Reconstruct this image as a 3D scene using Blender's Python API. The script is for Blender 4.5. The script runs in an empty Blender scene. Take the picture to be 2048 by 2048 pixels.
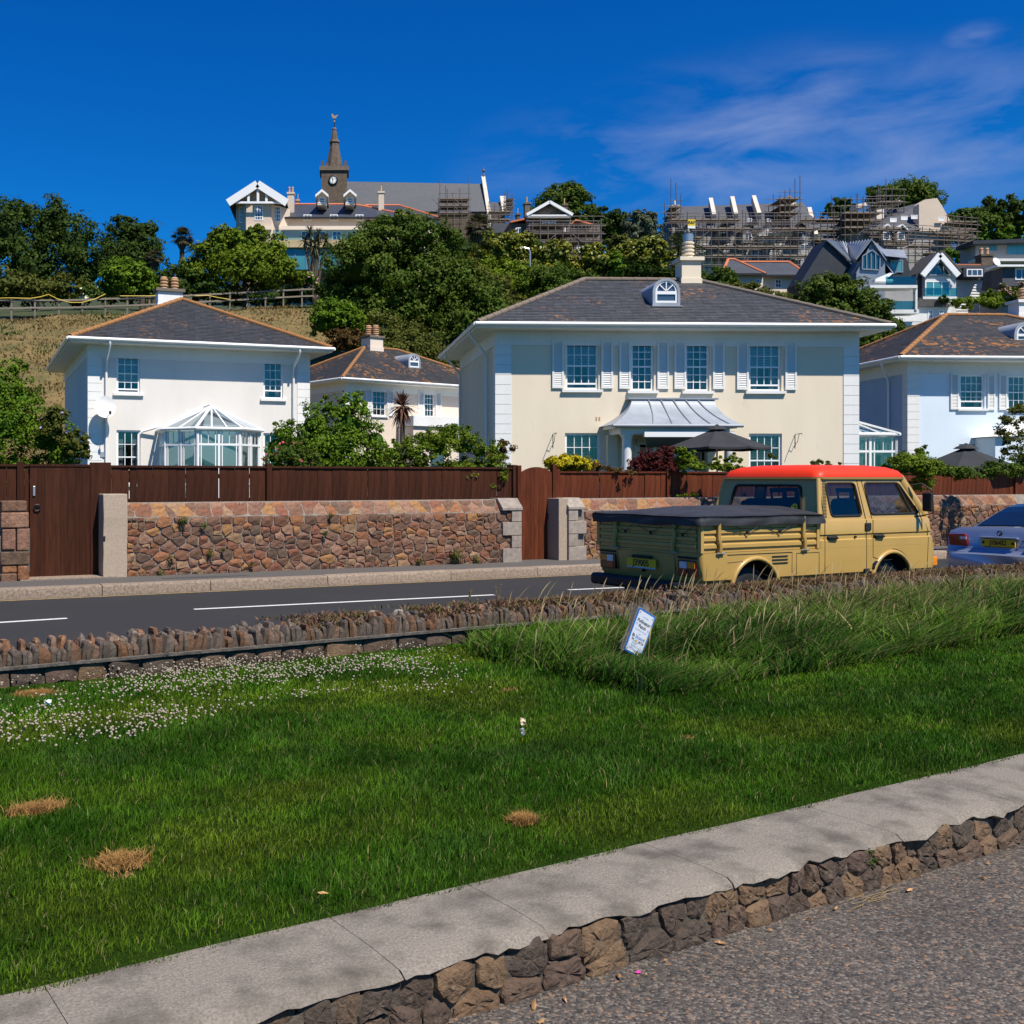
import bpy, bmesh, math, random
import numpy as np
from mathutils import Vector, Matrix
from mathutils.geometry import tessellate_polygon

# ---------------------------------------------------------------- camera, sky, sun, exposure
F, CX, HY, EYE = 2100.0, 690.0, 957.0, 1.75       # focal length and principal point of the photograph (2048 px), eye height
scene = bpy.context.scene
col = scene.collection
R = math.radians
cam_d = bpy.data.cameras.new('camera'); cam = bpy.data.objects.new('camera', cam_d); col.objects.link(cam)
cam.location = (0, 0, EYE); cam.rotation_euler = (R(90), 0, 0)
cam_d.sensor_width = 36; cam_d.lens = 36 * F / 2048
cam_d.shift_x = (1024 - CX) / 2048; cam_d.shift_y = -(1024 - HY) / 2048
cam_d.clip_start = 0.05; cam_d.clip_end = 3000
scene.camera = cam
scene.render.resolution_x = 1024; scene.render.resolution_y = 1024

SUN = Vector((.337, -.444, .83)).normalized()
sun_el = math.asin(SUN.z); sun_az = math.atan2(SUN.x, SUN.y)
w = bpy.data.worlds.new('World'); scene.world = w; w.use_nodes = True
nt = w.node_tree; nt.nodes.clear()
wo = nt.nodes.new('ShaderNodeOutputWorld'); bg = nt.nodes.new('ShaderNodeBackground')
sky = nt.nodes.new('ShaderNodeTexSky'); sky.sky_type = 'NISHITA'; sky.sun_disc = False
sky.sun_elevation = sun_el; sky.sun_rotation = sun_az
sky.altitude = 0; sky.air_density = 1; sky.dust_density = .5; sky.ozone_density = 1
hs = nt.nodes.new('ShaderNodeHueSaturation'); hs.inputs['Saturation'].default_value = 1.5; hs.inputs['Hue'].default_value = .5
tint = nt.nodes.new('ShaderNodeMix'); tint.data_type = 'RGBA'; tint.blend_type = 'MULTIPLY'; tint.inputs[0].default_value = 1
tint.inputs[7].default_value = (.11, 1.0, 1.70, 1)
# thin fair-weather cloud, laid out on the sky by direction
tc = nt.nodes.new('ShaderNodeTexCoord')
def wn(t, **k):
    n = nt.nodes.new(t)
    for a, b in k.items(): setattr(n, a, b)
    return n
mp = wn('ShaderNodeMapping'); mp.inputs['Scale'].default_value = (4.2, 4.2, 13); mp.inputs['Rotation'].default_value = (0, R(8), 0)
n1 = wn('ShaderNodeTexNoise'); n1.inputs['Scale'].default_value = 1.9; n1.inputs['Detail'].default_value = 9; n1.inputs['Roughness'].default_value = .55; n1.inputs['Distortion'].default_value = .45
nt.links.new(tc.outputs['Generated'], mp.inputs['Vector']); nt.links.new(mp.outputs['Vector'], n1.inputs['Vector'])
r1 = wn('ShaderNodeMapRange'); r1.inputs['From Min'].default_value = .36; r1.inputs['From Max'].default_value = .80
nt.links.new(n1.outputs['Fac'], r1.inputs['Value'])
acc = None
CLOUDS = [((.40, 1, .315), .13, 1.0), ((.56, 1, .325), .12, .9), ((.26, 1, .30), .10, .8), ((.46, 1, .372), .055, .9), ((.60, 1, .422), .018, .9), ((.18, 1, .295), .06, .5),
          ((-1, -.4, .6), .3, .9), ((.9, -.8, .5), .28, .9), ((-.3, -1, .45), .3, .9)]
for d, rad, st in CLOUDS:
    v = Vector(d).normalized()
    df = wn('ShaderNodeVectorMath', operation='SUBTRACT'); df.inputs[1].default_value = v
    nt.links.new(tc.outputs['Generated'], df.inputs[0])
    sc = wn('ShaderNodeVectorMath', operation='MULTIPLY'); sc.inputs[1].default_value = (.75, .75, 1.75)
    nt.links.new(df.outputs[0], sc.inputs[0])
    ln = wn('ShaderNodeVectorMath', operation='LENGTH'); nt.links.new(sc.outputs[0], ln.inputs[0])
    mr = wn('ShaderNodeMapRange', interpolation_type='SMOOTHSTEP'); mr.inputs['From Min'].default_value = rad * 1.25; mr.inputs['From Max'].default_value = 0; mr.inputs['To Max'].default_value = st
    nt.links.new(ln.outputs['Value'], mr.inputs['Value'])
    if acc is None: acc = mr.outputs[0]
    else:
        mx = wn('ShaderNodeMath', operation='MAXIMUM'); nt.links.new(acc, mx.inputs[0]); nt.links.new(mr.outputs[0], mx.inputs[1]); acc = mx.outputs[0]
mu = wn('ShaderNodeMath', operation='MULTIPLY'); nt.links.new(acc, mu.inputs[0]); nt.links.new(r1.outputs[0], mu.inputs[1])
mu2 = wn('ShaderNodeMath', operation='MULTIPLY'); nt.links.new(mu.outputs[0], mu2.inputs[0]); mu2.inputs[1].default_value = .80
cm = wn('ShaderNodeMix', data_type='RGBA'); cm.inputs[7].default_value = (5.2, 6.2, 9.6, 1)
nt.links.new(sky.outputs[0], hs.inputs['Color']); nt.links.new(hs.outputs[0], tint.inputs[6])
nt.links.new(mu2.outputs[0], cm.inputs[0]); nt.links.new(tint.outputs[2], cm.inputs[6])
nt.links.new(cm.outputs[2], bg.inputs['Color']); bg.inputs['Strength'].default_value = 0.051
nt.links.new(bg.outputs[0], wo.inputs[0])

sl = bpy.data.lights.new('sun', 'SUN'); sl.energy = 5.0; sl.angle = R(.53); sl.color = (1, .935, .835)
so = bpy.data.objects.new('sun', sl); col.objects.link(so); so.location = (20, -20, 60)
so.rotation_euler = SUN.to_track_quat('Z', 'Y').to_euler()
scene.view_settings.view_transform = 'Standard'; scene.view_settings.look = 'None'
scene.view_settings.exposure = 0.45; scene.view_settings.gamma = 1.0; scene.view_settings.use_curve_mapping = False

# ---------------------------------------------------------------- helpers
def pz(x, y, z):
    """photo pixel -> point on the level plane z"""
    Y = (EYE - z) * F / (y - HY); return Vector(((x - CX) * Y / F, Y, z))
def py(x, y, Y):
    """photo pixel -> point at depth Y"""
    return Vector(((x - CX) * Y / F, Y, EYE + (HY - y) * Y / F))

def tag(o, label=None, cat=None, group=None, kind=None):
    if label: o['label'] = label
    if cat: o['category'] = cat
    if group: o['group'] = group
    if kind: o['kind'] = kind
    return o
def link(o, parent=None):
    col.objects.link(o)
    if parent is not None: o.parent = parent
    return o
def thing(name, label, cat, loc=(0, 0, 0), rz=0, group=None):
    o = bpy.data.objects.new(name, None); o.empty_display_size = .2
    o.location = loc; o.rotation_euler = (0, 0, rz); link(o); return tag(o, label, cat, group)

def arr_mesh(name, verts, faces, colors=None, smooth=False):
    """verts (n,3) numpy; faces: list of (m,k) index arrays; colors per vertex (n,3)"""
    me = bpy.data.meshes.new(name)
    verts = np.asarray(verts, np.float32)
    me.vertices.add(len(verts)); me.vertices.foreach_set('co', verts.ravel())
    loops = np.concatenate([np.asarray(f, np.int32).ravel() for f in faces])
    sizes = np.concatenate([np.full(len(f), np.asarray(f).shape[1], np.int32) for f in faces])
    starts = np.concatenate([[0], np.cumsum(sizes)[:-1]]).astype(np.int32)
    me.loops.add(len(loops)); me.loops.foreach_set('vertex_index', loops)
    me.polygons.add(len(sizes)); me.polygons.foreach_set('loop_start', starts)
    if smooth: me.polygons.foreach_set('use_smooth', np.ones(len(sizes), bool))
    if colors is not None:
        a = me.color_attributes.new('col', 'FLOAT_COLOR', 'POINT')
        c = np.ones((len(verts), 4), np.float32); c[:, :3] = colors
        a.data.foreach_set('color', c.ravel())
    me.update(calc_edges=True); return me

class MB:
    def __init__(s): s.v = []; s.f = []; s.m = []; s.mi = 0; s.c = []; s.cc = None
    def add(s, vs, fs):
        n = len(s.v); s.v += [tuple(v) for v in vs]
        for f in fs: s.f.append(tuple(i + n for i in f)); s.m.append(s.mi)
        if s.cc is not None: s.c += [s.cc] * len(vs)
        return s
    def box(s, x0, x1, y0, y1, z0, z1):
        return s.add([(x0, y0, z0), (x1, y0, z0), (x1, y1, z0), (x0, y1, z0), (x0, y0, z1), (x1, y0, z1), (x1, y1, z1), (x0, y1, z1)],
                     [(0, 3, 2, 1), (4, 5, 6, 7), (0, 1, 5, 4), (1, 2, 6, 5), (2, 3, 7, 6), (3, 0, 4, 7)])
    def beam(s, p, q, w, h, up=(0, 0, 1)):
        p, q = Vector(p), Vector(q); d = (q - p).normalized(); up = Vector(up)
        a = d.cross(up)
        if a.length < 1e-4: a = d.cross(Vector((0, 1, 0)))
        a.normalize(); b = a.cross(d).normalized(); a = a * w / 2; b = b * h / 2
        return s.add([p - a - b, p + a - b, p + a + b, p - a + b, q - a - b, q + a - b, q + a + b, q - a + b],
                     [(0, 1, 2, 3), (7, 6, 5, 4), (4, 5, 1, 0), (5, 6, 2, 1), (6, 7, 3, 2), (7, 4, 0, 3)])
    def tube(s, path, r, n=8, cap=True):
        path = [Vector(p) for p in path]; rs = r if isinstance(r, (list, tuple)) else [r] * len(path)
        vs = []; fs = []; prev = None
        for i, p in enumerate(path):
            d = (path[min(i + 1, len(path) - 1)] - path[max(i - 1, 0)]).normalized()
            a = d.cross(Vector((0, 0, 1))) if prev is None else prev - d * prev.dot(d)
            if a.length < 1e-4: a = d.cross(Vector((1, 0, 0)))
            a.normalize(); prev = a; b = d.cross(a)
            for k in range(n):
                t = 2 * math.pi * k / n; vs.append(p + (a * math.cos(t) + b * math.sin(t)) * rs[i])
        for i in range(len(path) - 1):
            for k in range(n):
                k2 = (k + 1) % n; fs.append((i * n + k, i * n + k2, (i + 1) * n + k2, (i + 1) * n + k))
        if cap: fs.append(tuple(range(n - 1, -1, -1))); fs.append(tuple((len(path) - 1) * n + k for k in range(n)))
        return s.add(vs, fs)
    def lathe(s, prof, n=16, c=(0, 0, 0), cap=True):
        vs = []; fs = []
        for r, z in prof:
            for k in range(n):
                t = 2 * math.pi * k / n; vs.append((c[0] + r * math.cos(t), c[1] + r * math.sin(t), c[2] + z))
        for i in range(len(prof) - 1):
            for k in range(n):
                k2 = (k + 1) % n; fs.append((i * n + k, i * n + k2, (i + 1) * n + k2, (i + 1) * n + k))
        if cap: fs.append(tuple(range(n - 1, -1, -1))); fs.append(tuple((len(prof) - 1) * n + k for k in range(n)))
        return s.add(vs, fs)
    def loft(s, loops, cap=True):
        n = len(loops[0]); vs = [p for l in loops for p in l]; fs = []
        for i in range(len(loops) - 1):
            for k in range(n):
                k2 = (k + 1) % n; fs.append((i * n + k, i * n + k2, (i + 1) * n + k2, (i + 1) * n + k))
        if cap: fs.append(tuple(range(n - 1, -1, -1))); fs.append(tuple((len(loops) - 1) * n + k for k in range(n)))
        return s.add(vs, fs)
    def prism(s, pts, d0, d1, fn=lambda a, b, d: (a, d, b)):
        """polygon (a,b) extruded from d0 to d1; fn maps to xyz"""
        n = len(pts); vs = [fn(a, b, d0) for a, b in pts] + [fn(a, b, d1) for a, b in pts]
        fs = [tuple(range(n)), tuple(range(2 * n - 1, n - 1, -1))] + [(i, n + i, n + (i + 1) % n, (i + 1) % n) for i in range(n)]
        return s.add(vs, fs)
    def panel(s, outer, holes, fn, depth=0.1):
        """flat sheet with holes; fn(a,b,d)->xyz, reveals run d=0..depth round each hole"""
        loops = [outer] + holes
        tris = tessellate_polygon([[Vector((a, b, 0)) for a, b in l] for l in loops])
        flat = [p for l in loops for p in l]
        s.add([fn(a, b, 0) for a, b in flat], [tuple(t) for t in tris])
        for h in holes:
            n = len(h); s.add([fn(a, b, 0) for a, b in h] + [fn(a, b, depth) for a, b in h], [(i, (i + 1) % n, n + (i + 1) % n, n + i) for i in range(n)])
        return s
    def quad(s, *p): return s.add(p, [tuple(range(len(p)))])
    def mesh(s, name):
        me = bpy.data.meshes.new(name); me.from_pydata(s.v, [], s.f)
        if any(s.m): me.polygons.foreach_set('material_index', s.m)
        if s.c:
            a = me.color_attributes.new('col', 'FLOAT_COLOR', 'POINT')
            for i, c in enumerate(s.c): a.data[i].color = (*c, 1)
        me.update(); return me
    def build(s, name, mat, parent=None, smooth=None, bevel=0, loc=None, recalc=True):
        me = s.mesh(name)
        if recalc:
            bm = bmesh.new(); bm.from_mesh(me); bmesh.ops.recalc_face_normals(bm, faces=bm.faces); bm.to_mesh(me); bm.free()
        return mkobj(name, me, mat, parent, smooth, bevel, loc)

def mkobj(name, me, mat, parent=None, smooth=None, bevel=0, loc=None):
    if not me.materials:
        for m in (mat if isinstance(mat, (list, tuple)) else [mat]): me.materials.append(m)
    if smooth is not None:
        me.polygons.foreach_set('use_smooth', np.ones(len(me.polygons), bool)); me.set_sharp_from_angle(angle=R(smooth))
    o = bpy.data.objects.new(name, me); link(o, parent)
    if loc is not None: o.location = loc
    if bevel:
        b = o.modifiers.new('bevel', 'BEVEL'); b.width = bevel; b.segments = 2; b.limit_method = 'ANGLE'; b.angle_limit = R(40)
    return o

def rrect(x0, x1, z0, z1, r, n=4):
    return rpoly([(x0, z0), (x1, z0), (x1, z1), (x0, z1)], r, n)
def rpoly(pts, r, n=4):
    out = []
    for i in range(len(pts)):
        p = Vector(pts[i]); a = Vector(pts[i - 1]) - p; b = Vector(pts[(i + 1) % len(pts)]) - p
        ra = min(r, a.length * .45, b.length * .45); p0 = p + a.normalized() * ra; p1 = p + b.normalized() * ra
        for k in range(n + 1):
            t = k / n; out.append(tuple(p0 * (1 - t) ** 2 + p * 2 * t * (1 - t) + p1 * t * t))
    return out

def text_mesh(body, size, name='lettering', extrude=.0005, align='CENTER', bold=0.0, sx=1.0):
    cu = bpy.data.curves.new(name, 'FONT'); cu.body = body; cu.size = size; cu.align_x = align; cu.align_y = 'CENTER'; cu.extrude = extrude; cu.offset = bold
    cu.resolution_u = 3
    o = bpy.data.objects.new(name, cu); col.objects.link(o)
    dg = bpy.context.evaluated_depsgraph_get(); me = bpy.data.meshes.new_from_object(o.evaluated_get(dg)); me.materials.clear()
    bpy.data.objects.remove(o)
    if sx != 1.0:
        for v in me.vertices: v.co.x *= sx
    return me

def vnoise(x, y, seed=0):
    """smooth value noise in numpy, 0..1"""
    rs = np.random.RandomState(seed); tab = rs.rand(256, 256)
    x = np.asarray(x, float) + 1000; y = np.asarray(y, float) + 1000
    xi = np.floor(x).astype(int); yi = np.floor(y).astype(int); fx = x - xi; fy = y - yi
    fx = fx * fx * (3 - 2 * fx); fy = fy * fy * (3 - 2 * fy)
    g = lambda a, b: tab[a % 256, b % 256]
    return (g(xi, yi) * (1 - fx) + g(xi + 1, yi) * fx) * (1 - fy) + (g(xi, yi + 1) * (1 - fx) + g(xi + 1, yi + 1) * fx) * fy
def fbm(x, y, seed=0, o=4):
    x = np.asarray(x, float); y = np.asarray(y, float); t = 0; a = .5
    for k in range(o): t = t + a * vnoise(x * 2 ** k, y * 2 ** k, seed + k); a *= .5
    return t / (1 - .5 ** o)
def in_poly(px, py_, poly):
    ins = np.zeros(len(px), bool); n = len(poly); j = n - 1
    for i in range(n):
        xi, yi = poly[i]; xj, yj = poly[j]
        c = ((yi > py_) != (yj > py_)) & (px < (xj - xi) * (py_ - yi) / (yj - yi + 1e-12) + xi); ins ^= c; j = i
    return ins

# ---------------------------------------------------------------- materials
MATS = {}
def mat(name, c1, c2=None, rough=.75, scale=4, detail=5, bump=0, bscale=None, spec=.4, metal=0, lo=.35, hi=.65, rnd=0, coord='Object', ramp=None,
        attr=False, c3=None, s3=1.2, lo3=.58, hi3=.66, coat=0, bdist=.02, stretch=None, transl=0, s4=0):
    m = bpy.data.materials.new(name); m.use_nodes = True; t = m.node_tree; N = t.nodes; L = t.links
    p = N['Principled BSDF']; p.inputs['Roughness'].default_value = rough; p.inputs['Metallic'].default_value = metal
    p.inputs['Specular IOR Level'].default_value = spec; p.inputs['Coat Weight'].default_value = coat
    if coat: p.inputs['Coat Roughness'].default_value = .08
    tcn = N.new('ShaderNodeTexCoord'); vec = tcn.outputs[coord]
    if coord == 'World':
        pass
    if stretch:
        mpn = N.new('ShaderNodeMapping'); mpn.inputs['Scale'].default_value = stretch; L.new(vec, mpn.inputs['Vector']); vec = mpn.outputs[0]
    def noise(sc, de, dist=0):
        n = N.new('ShaderNodeTexNoise'); n.inputs['Scale'].default_value = sc; n.inputs['Detail'].default_value = de; n.inputs['Roughness'].default_value = .6
        L.new(vec, n.inputs['Vector']); return n.outputs['Fac']
    def mrange(v, a, b, c=0, d=1):
        n = N.new('ShaderNodeMapRange'); L.new(v, n.inputs['Value'])
        for k, x in zip(('From Min', 'From Max', 'To Min', 'To Max'), (a, b, c, d)): n.inputs[k].default_value = x
        return n.outputs[0]
    def mix(f, a, b, bt='MIX'):
        n = N.new('ShaderNodeMix'); n.data_type = 'RGBA'; n.blend_type = bt
        for s_, x in ((n.inputs[0], f), (n.inputs[6], a), (n.inputs[7], b)):
            if isinstance(x, (int, float)): s_.default_value = x
            elif isinstance(x, tuple): s_.default_value = (*x[:3], 1)
            else: L.new(x, s_)
        return n.outputs[2]
    base = c1
    if ramp:
        oi = N.new('ShaderNodeObjectInfo'); rp = N.new('ShaderNodeValToRGB'); L.new(oi.outputs['Random'], rp.inputs[0])
        rp.color_ramp.interpolation = 'CONSTANT'
        while len(rp.color_ramp.elements) < len(ramp): rp.color_ramp.elements.new(.5)
        for i, c in enumerate(ramp): rp.color_ramp.elements[i].position = i / len(ramp); rp.color_ramp.elements[i].color = (*c, 1)
        base = rp.outputs[0]
    if attr:
        at = N.new('ShaderNodeAttribute'); at.attribute_name = 'col'; base = at.outputs['Color']
    if c2 is not None:
        if ramp or attr: base = mix(mrange(noise(scale, detail), lo, hi), base, mix(1.0, base, c2, 'MULTIPLY'))
        else: base = mix(mrange(noise(scale, detail), lo, hi), base, c2)
    if c3 is not None:
        mk = mrange(noise(s3, 6), lo3, hi3)
        if s4:
            mm = N.new('ShaderNodeMath'); mm.operation = 'MULTIPLY'; L.new(mk, mm.inputs[0]); L.new(mrange(noise(s4, 3), .46, .58), mm.inputs[1]); mk = mm.outputs[0]
        base = mix(mk, base, c3)
    if rnd:
        oi = N.new('ShaderNodeObjectInfo'); v = mrange(oi.outputs['Random'], 0, 1, 1 - rnd, 1 + rnd)
        hsn = N.new('ShaderNodeHueSaturation'); L.new(v, hsn.inputs['Value'])
        if isinstance(base, tuple): hsn.inputs['Color'].default_value = (*base, 1)
        else: L.new(base, hsn.inputs['Color'])
        base = hsn.outputs[0]
    if isinstance(base, tuple): p.inputs['Base Color'].default_value = (*base, 1)
    else: L.new(base, p.inputs['Base Color'])
    if bump:
        bn = N.new('ShaderNodeBump'); bn.inputs['Strength'].default_value = bump; bn.inputs['Distance'].default_value = bdist
        L.new(noise(bscale or scale * 4, 6), bn.inputs['Height']); L.new(bn.outputs[0], p.inputs['Normal'])
    if transl:
        tr = N.new('ShaderNodeBsdfTranslucent'); ms = N.new('ShaderNodeMixShader'); ms.inputs[0].default_value = transl
        if isinstance(base, tuple): tr.inputs['Color'].default_value = (*base, 1)
        else: L.new(base, tr.inputs['Color'])
        L.new(p.outputs[0], ms.inputs[1]); L.new(tr.outputs[0], ms.inputs[2]); L.new(ms.outputs[0], N['Material Output'].inputs[0])
    MATS[name] = m; return m

def glass_mat(name, tint_c, refl, rough=.02):
    m = bpy.data.materials.new(name); m.use_nodes = True; t = m.node_tree; N = t.nodes; N.clear()
    o = N.new('ShaderNodeOutputMaterial'); tr = N.new('ShaderNodeBsdfTransparent'); gl = N.new('ShaderNodeBsdfGlossy'); mx = N.new('ShaderNodeMixShader')
    tr.inputs[0].default_value = (*tint_c, 1); gl.inputs['Roughness'].default_value = rough; gl.inputs['Color'].default_value = (1, 1, 1, 1)
    lwn = N.new('ShaderNodeLayerWeight'); lwn.inputs['Blend'].default_value = .5; fr = N.new('ShaderNodeMath'); fr.operation = 'POWER'; fr.inputs[1].default_value = 4.0; t.links.new(lwn.outputs['Facing'], fr.inputs[0]); ad = N.new('ShaderNodeMath'); ad.operation = 'ADD'; ad.inputs[1].default_value = refl; ad.use_clamp = True
    t.links.new(fr.outputs[0], ad.inputs[0]); t.links.new(ad.outputs[0], mx.inputs[0]); t.links.new(tr.outputs[0], mx.inputs[1]); t.links.new(gl.outputs[0], mx.inputs[2]); t.links.new(mx.outputs[0], o.inputs[0])
    MATS[name] = m; return m

mat('white', (.76, .745, .71), (.68, .665, .63), scale=1.3, rough=.55, lo=.45, hi=.8, stretch=(1, 1, .4))
mat('upvc', (.79, .785, .77), rough=.35)
mat('cream', (.74, .635, .48), (.68, .58, .435), scale=1.1, rough=.9, spec=.15, bump=.15, bscale=60, bdist=.004, lo=.42, hi=.8, stretch=(1, 1, .3), c3=(.58, .50, .38), s3=5, lo3=.62, hi3=.85)
mat('palegrey', (.70, .66, .61), (.64, .60, .55), scale=1.1, rough=.9, spec=.15, bump=.15, bscale=60, bdist=.004, lo=.42, hi=.8, stretch=(1, 1, .3), c3=(.56, .52, .47), s3=5, lo3=.62, hi3=.85)
mat('pink', (.69, .58, .47), (.64, .53, .43), scale=.8, rough=.85, lo=.4, hi=.75)
mat('bluewhite', (.66, .74, .80), (.60, .68, .75), scale=.8, rough=.85, lo=.4, hi=.75)
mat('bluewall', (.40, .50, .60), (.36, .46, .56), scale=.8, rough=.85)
mat('slate', (.055, .055, .062), (.75, .72, .70), attr=True, scale=14, detail=8, rough=.62, c3=(.30, .135, .04), s3=5.5, lo3=.555, hi3=.62, s4=.3, bump=.3, bscale=40)
mat('slate_lichen', (.055, .055, .062), (.75, .72, .70), attr=True, scale=14, detail=8, rough=.62, c3=(.34, .14, .03), s3=4.5, lo3=.535, hi3=.60, s4=.4, bump=.3, bscale=40)
mat('hiptile', (.17, .115, .075), (.36, .14, .025), scale=3.5, detail=8, rough=.85, lo=.40, hi=.56, bump=.4, bscale=30)
mat('hipgrey', (.15, .125, .10), (.30, .15, .05), scale=2.5, detail=8, rough=.85, lo=.55, hi=.66, bump=.4, bscale=30)
mat('lead', (.30, .33, .37), (.24, .265, .30), scale=2, rough=.5, spec=.5)
mat('terracotta', (.55, .33, .18), (.42, .24, .13), scale=4, rough=.8)
mat('concrete', (.265, .23, .19), (.15, .13, .107), scale=115, detail=6, rough=.95, spec=.15, bump=.9, bscale=70, bdist=.006, lo=.34, hi=.66, c3=(.085, .073, .06), s3=4.5, lo3=.45, hi3=.72)
mat('asphalt_path', (.070, .055, .045), (.165, .132, .108), scale=60, detail=2, rough=.95, spec=.12, lo=.45, hi=.68, bump=.9, bscale=110, bdist=.006, coord='Object')
mat('asphalt_road', (.029, .029, .031), (.046, .045, .046), scale=55, detail=3, rough=.95, spec=.12, lo=.45, hi=.68, bump=.6, bscale=90, bdist=.004, c3=(.038, .037, .037), s3=.5, lo3=.45, hi3=.7)
m_ = MATS['asphalt_path']; t_ = m_.node_tree; vo = t_.nodes.new('ShaderNodeTexVoronoi'); vo.inputs['Scale'].default_value = 95; tc_ = t_.nodes.new('ShaderNodeTexCoord'); t_.links.new(tc_.outputs['Object'], vo.inputs['Vector'])
sx_ = t_.nodes.new('ShaderNodeSeparateColor'); t_.links.new(vo.outputs['Color'], sx_.inputs[0]); rp_ = t_.nodes.new('ShaderNodeValToRGB'); t_.links.new(sx_.outputs[0], rp_.inputs[0])
for k_, (p_, c_) in enumerate(((0, (0.039, 0.036, 0.035)), (.25, (0.066, 0.059, 0.055)), (.55, (0.090, 0.076, 0.066)), (.78, (0.125, 0.103, 0.084)), (.93, (0.179, 0.156, 0.133)), (1, (.24, .13, .07)))):
    el_ = rp_.color_ramp.elements[k_] if k_ < 2 else rp_.color_ramp.elements.new(p_); el_.position = p_; el_.color = (*c_, 1)
big_ = t_.nodes.new('ShaderNodeTexNoise'); big_.inputs['Scale'].default_value = 1.3; big_.inputs['Detail'].default_value = 6; t_.links.new(tc_.outputs['Object'], big_.inputs['Vector']); mr_ = t_.nodes.new('ShaderNodeMapRange'); mr_.inputs['From Min'].default_value = .3; mr_.inputs['From Max'].default_value = .7; mr_.inputs['To Min'].default_value = .82; mr_.inputs['To Max'].default_value = 1.12; t_.links.new(big_.outputs['Fac'], mr_.inputs['Value'])
hv_ = t_.nodes.new('ShaderNodeHueSaturation'); t_.links.new(rp_.outputs[0], hv_.inputs['Color']); t_.links.new(mr_.outputs[0], hv_.inputs['Value']); t_.links.new(hv_.outputs[0], t_.nodes['Principled BSDF'].inputs['Base Color'])
bp_ = t_.nodes.new('ShaderNodeBump'); bp_.inputs['Strength'].default_value = .7; bp_.inputs['Distance'].default_value = .006; t_.links.new(vo.outputs['Distance'], bp_.inputs['Height']); bp_.invert = True; t_.links.new(bp_.outputs[0], t_.nodes['Principled BSDF'].inputs['Normal'])
mat('pavement', (.075, .068, .062), (.11, .10, .09), scale=40, rough=.9, lo=.45, hi=.65, bump=.4, bscale=80, bdist=.004)
mat('kerbstone', (.27, .205, .15), (.155, .118, .088), scale=26, detail=9, rough=.88, lo=.42, hi=.62, bump=.5, bscale=60, bdist=.006, rnd=.12)
mat('granite', (.37, .29, .215), (.29, .225, .165), scale=30, detail=6, rough=.85, bump=.4, bscale=80, bdist=.005, rnd=.10)
mat('quoin_stone', (.31, .26, .215), (.21, .175, .145), scale=12, detail=8, rough=.85, bump=.4, bscale=60, bdist=.006, rnd=.10)
mat('mortar', (.26, .215, .175), (.17, .14, .115), scale=9, detail=8, rough=.95, bump=.6, bscale=40)
mat('mortar_dark', (.12, .095, .07), (.06, .048, .036), scale=9, detail=8, rough=.95, bump=.6, bscale=40)
STONE = [(.25, .105, .048), (.19, .085, .048), (.29, .125, .055), (.17, .09, .055), (.32, .16, .062), (.24, .125, .08), (.16, .085, .052), (.28, .15, .095), (.13, .08, .052), (.30, .18, .10), (.22, .088, .05), (.20, .105, .068)]
mat('rubble', (.2, .12, .08), (.50, .48, .46), ramp=STONE, scale=11, detail=9, rough=.88, lo=.40, hi=.68, bump=.75, bscale=22, bdist=.025, c3=(.33, .25, .19), s3=13, lo3=.63, hi3=.72)
STONE2 = [(0.081, 0.054, 0.038), (0.115, 0.073, 0.046), (0.155, 0.092, 0.049), (0.074, 0.053, 0.039), (0.121, 0.076, 0.05), (0.176, 0.108, 0.059), (0.095, 0.063, 0.045), (0.101, 0.063, 0.046)]
mat('rubble_near', (.2, .12, .08), (.55, .52, .50), ramp=STONE2, scale=14, detail=10, rough=.85, lo=.38, hi=.66, bump=1.0, bscale=55, bdist=.014, c3=(.18, .135, .095), s3=9, lo3=.57, hi3=.74)
STONE3 = [(0.18, 0.129, 0.091), (0.209, 0.118, 0.068), (0.144, 0.11, 0.084), (0.23, 0.144, 0.095), (0.187, 0.144, 0.11), (0.223, 0.11, 0.053), (0.158, 0.125, 0.099), (0.202, 0.156, 0.122)]
mat('upright', (.2, .12, .08), (.42, .36, .31), ramp=STONE3, scale=16, detail=9, rough=.9, lo=.40, hi=.66, bump=.8, bscale=35, bdist=.02, c3=(.40, .37, .33), s3=22, lo3=.62, hi3=.70)
mat('wood_dark', (.060, .020, .010), (.030, .011, .006), scale=3, detail=8, rough=.6, stretch=(7, 7, .6), lo=.35, hi=.7, rnd=.20, bump=.3, bscale=9, bdist=.004, spec=.1)
mat('wood_red', (.13, .034, .014), (.062, .018, .009), scale=3, detail=8, rough=.55, stretch=(7, 7, .6), lo=.35, hi=.7, rnd=.15, bump=.3, bscale=9, bdist=.004, spec=.1)
mat('wood_grey', (.24, .20, .155), (.15, .125, .095), scale=4, detail=8, rough=.85, stretch=(6, 6, .8), rnd=.1)
mat('black', (.012, .012, .013), rough=.5)
mat('blackgloss', (.01, .01, .012), rough=.2)
mat('dark', (.02, .02, .022), rough=.9)
mat('interior', (.035, .033, .032), (.06, .055, .05), scale=1, rough=.95)
mat('curtain', (.50, .50, .50), (.40, .40, .40), scale=6, rough=.9, stretch=(6, 1, .2))
mat('blind', (.52, .53, .54), rough=.8)
glass_mat('glass', (.62, .72, .78), .10)
glass_mat('glass_dark', (.30, .38, .42), .16)
glass_mat('glass_teal', (.30, .55, .56), .10)
mat('windowblue', (.035, .055, .085), (.06, .085, .12), scale=.5, rough=.06, spec=1.0)
mat('white_line', (.62, .61, .58), (.34, .33, .32), scale=25, detail=8, rough=.8, lo=.5, hi=.75)
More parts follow.
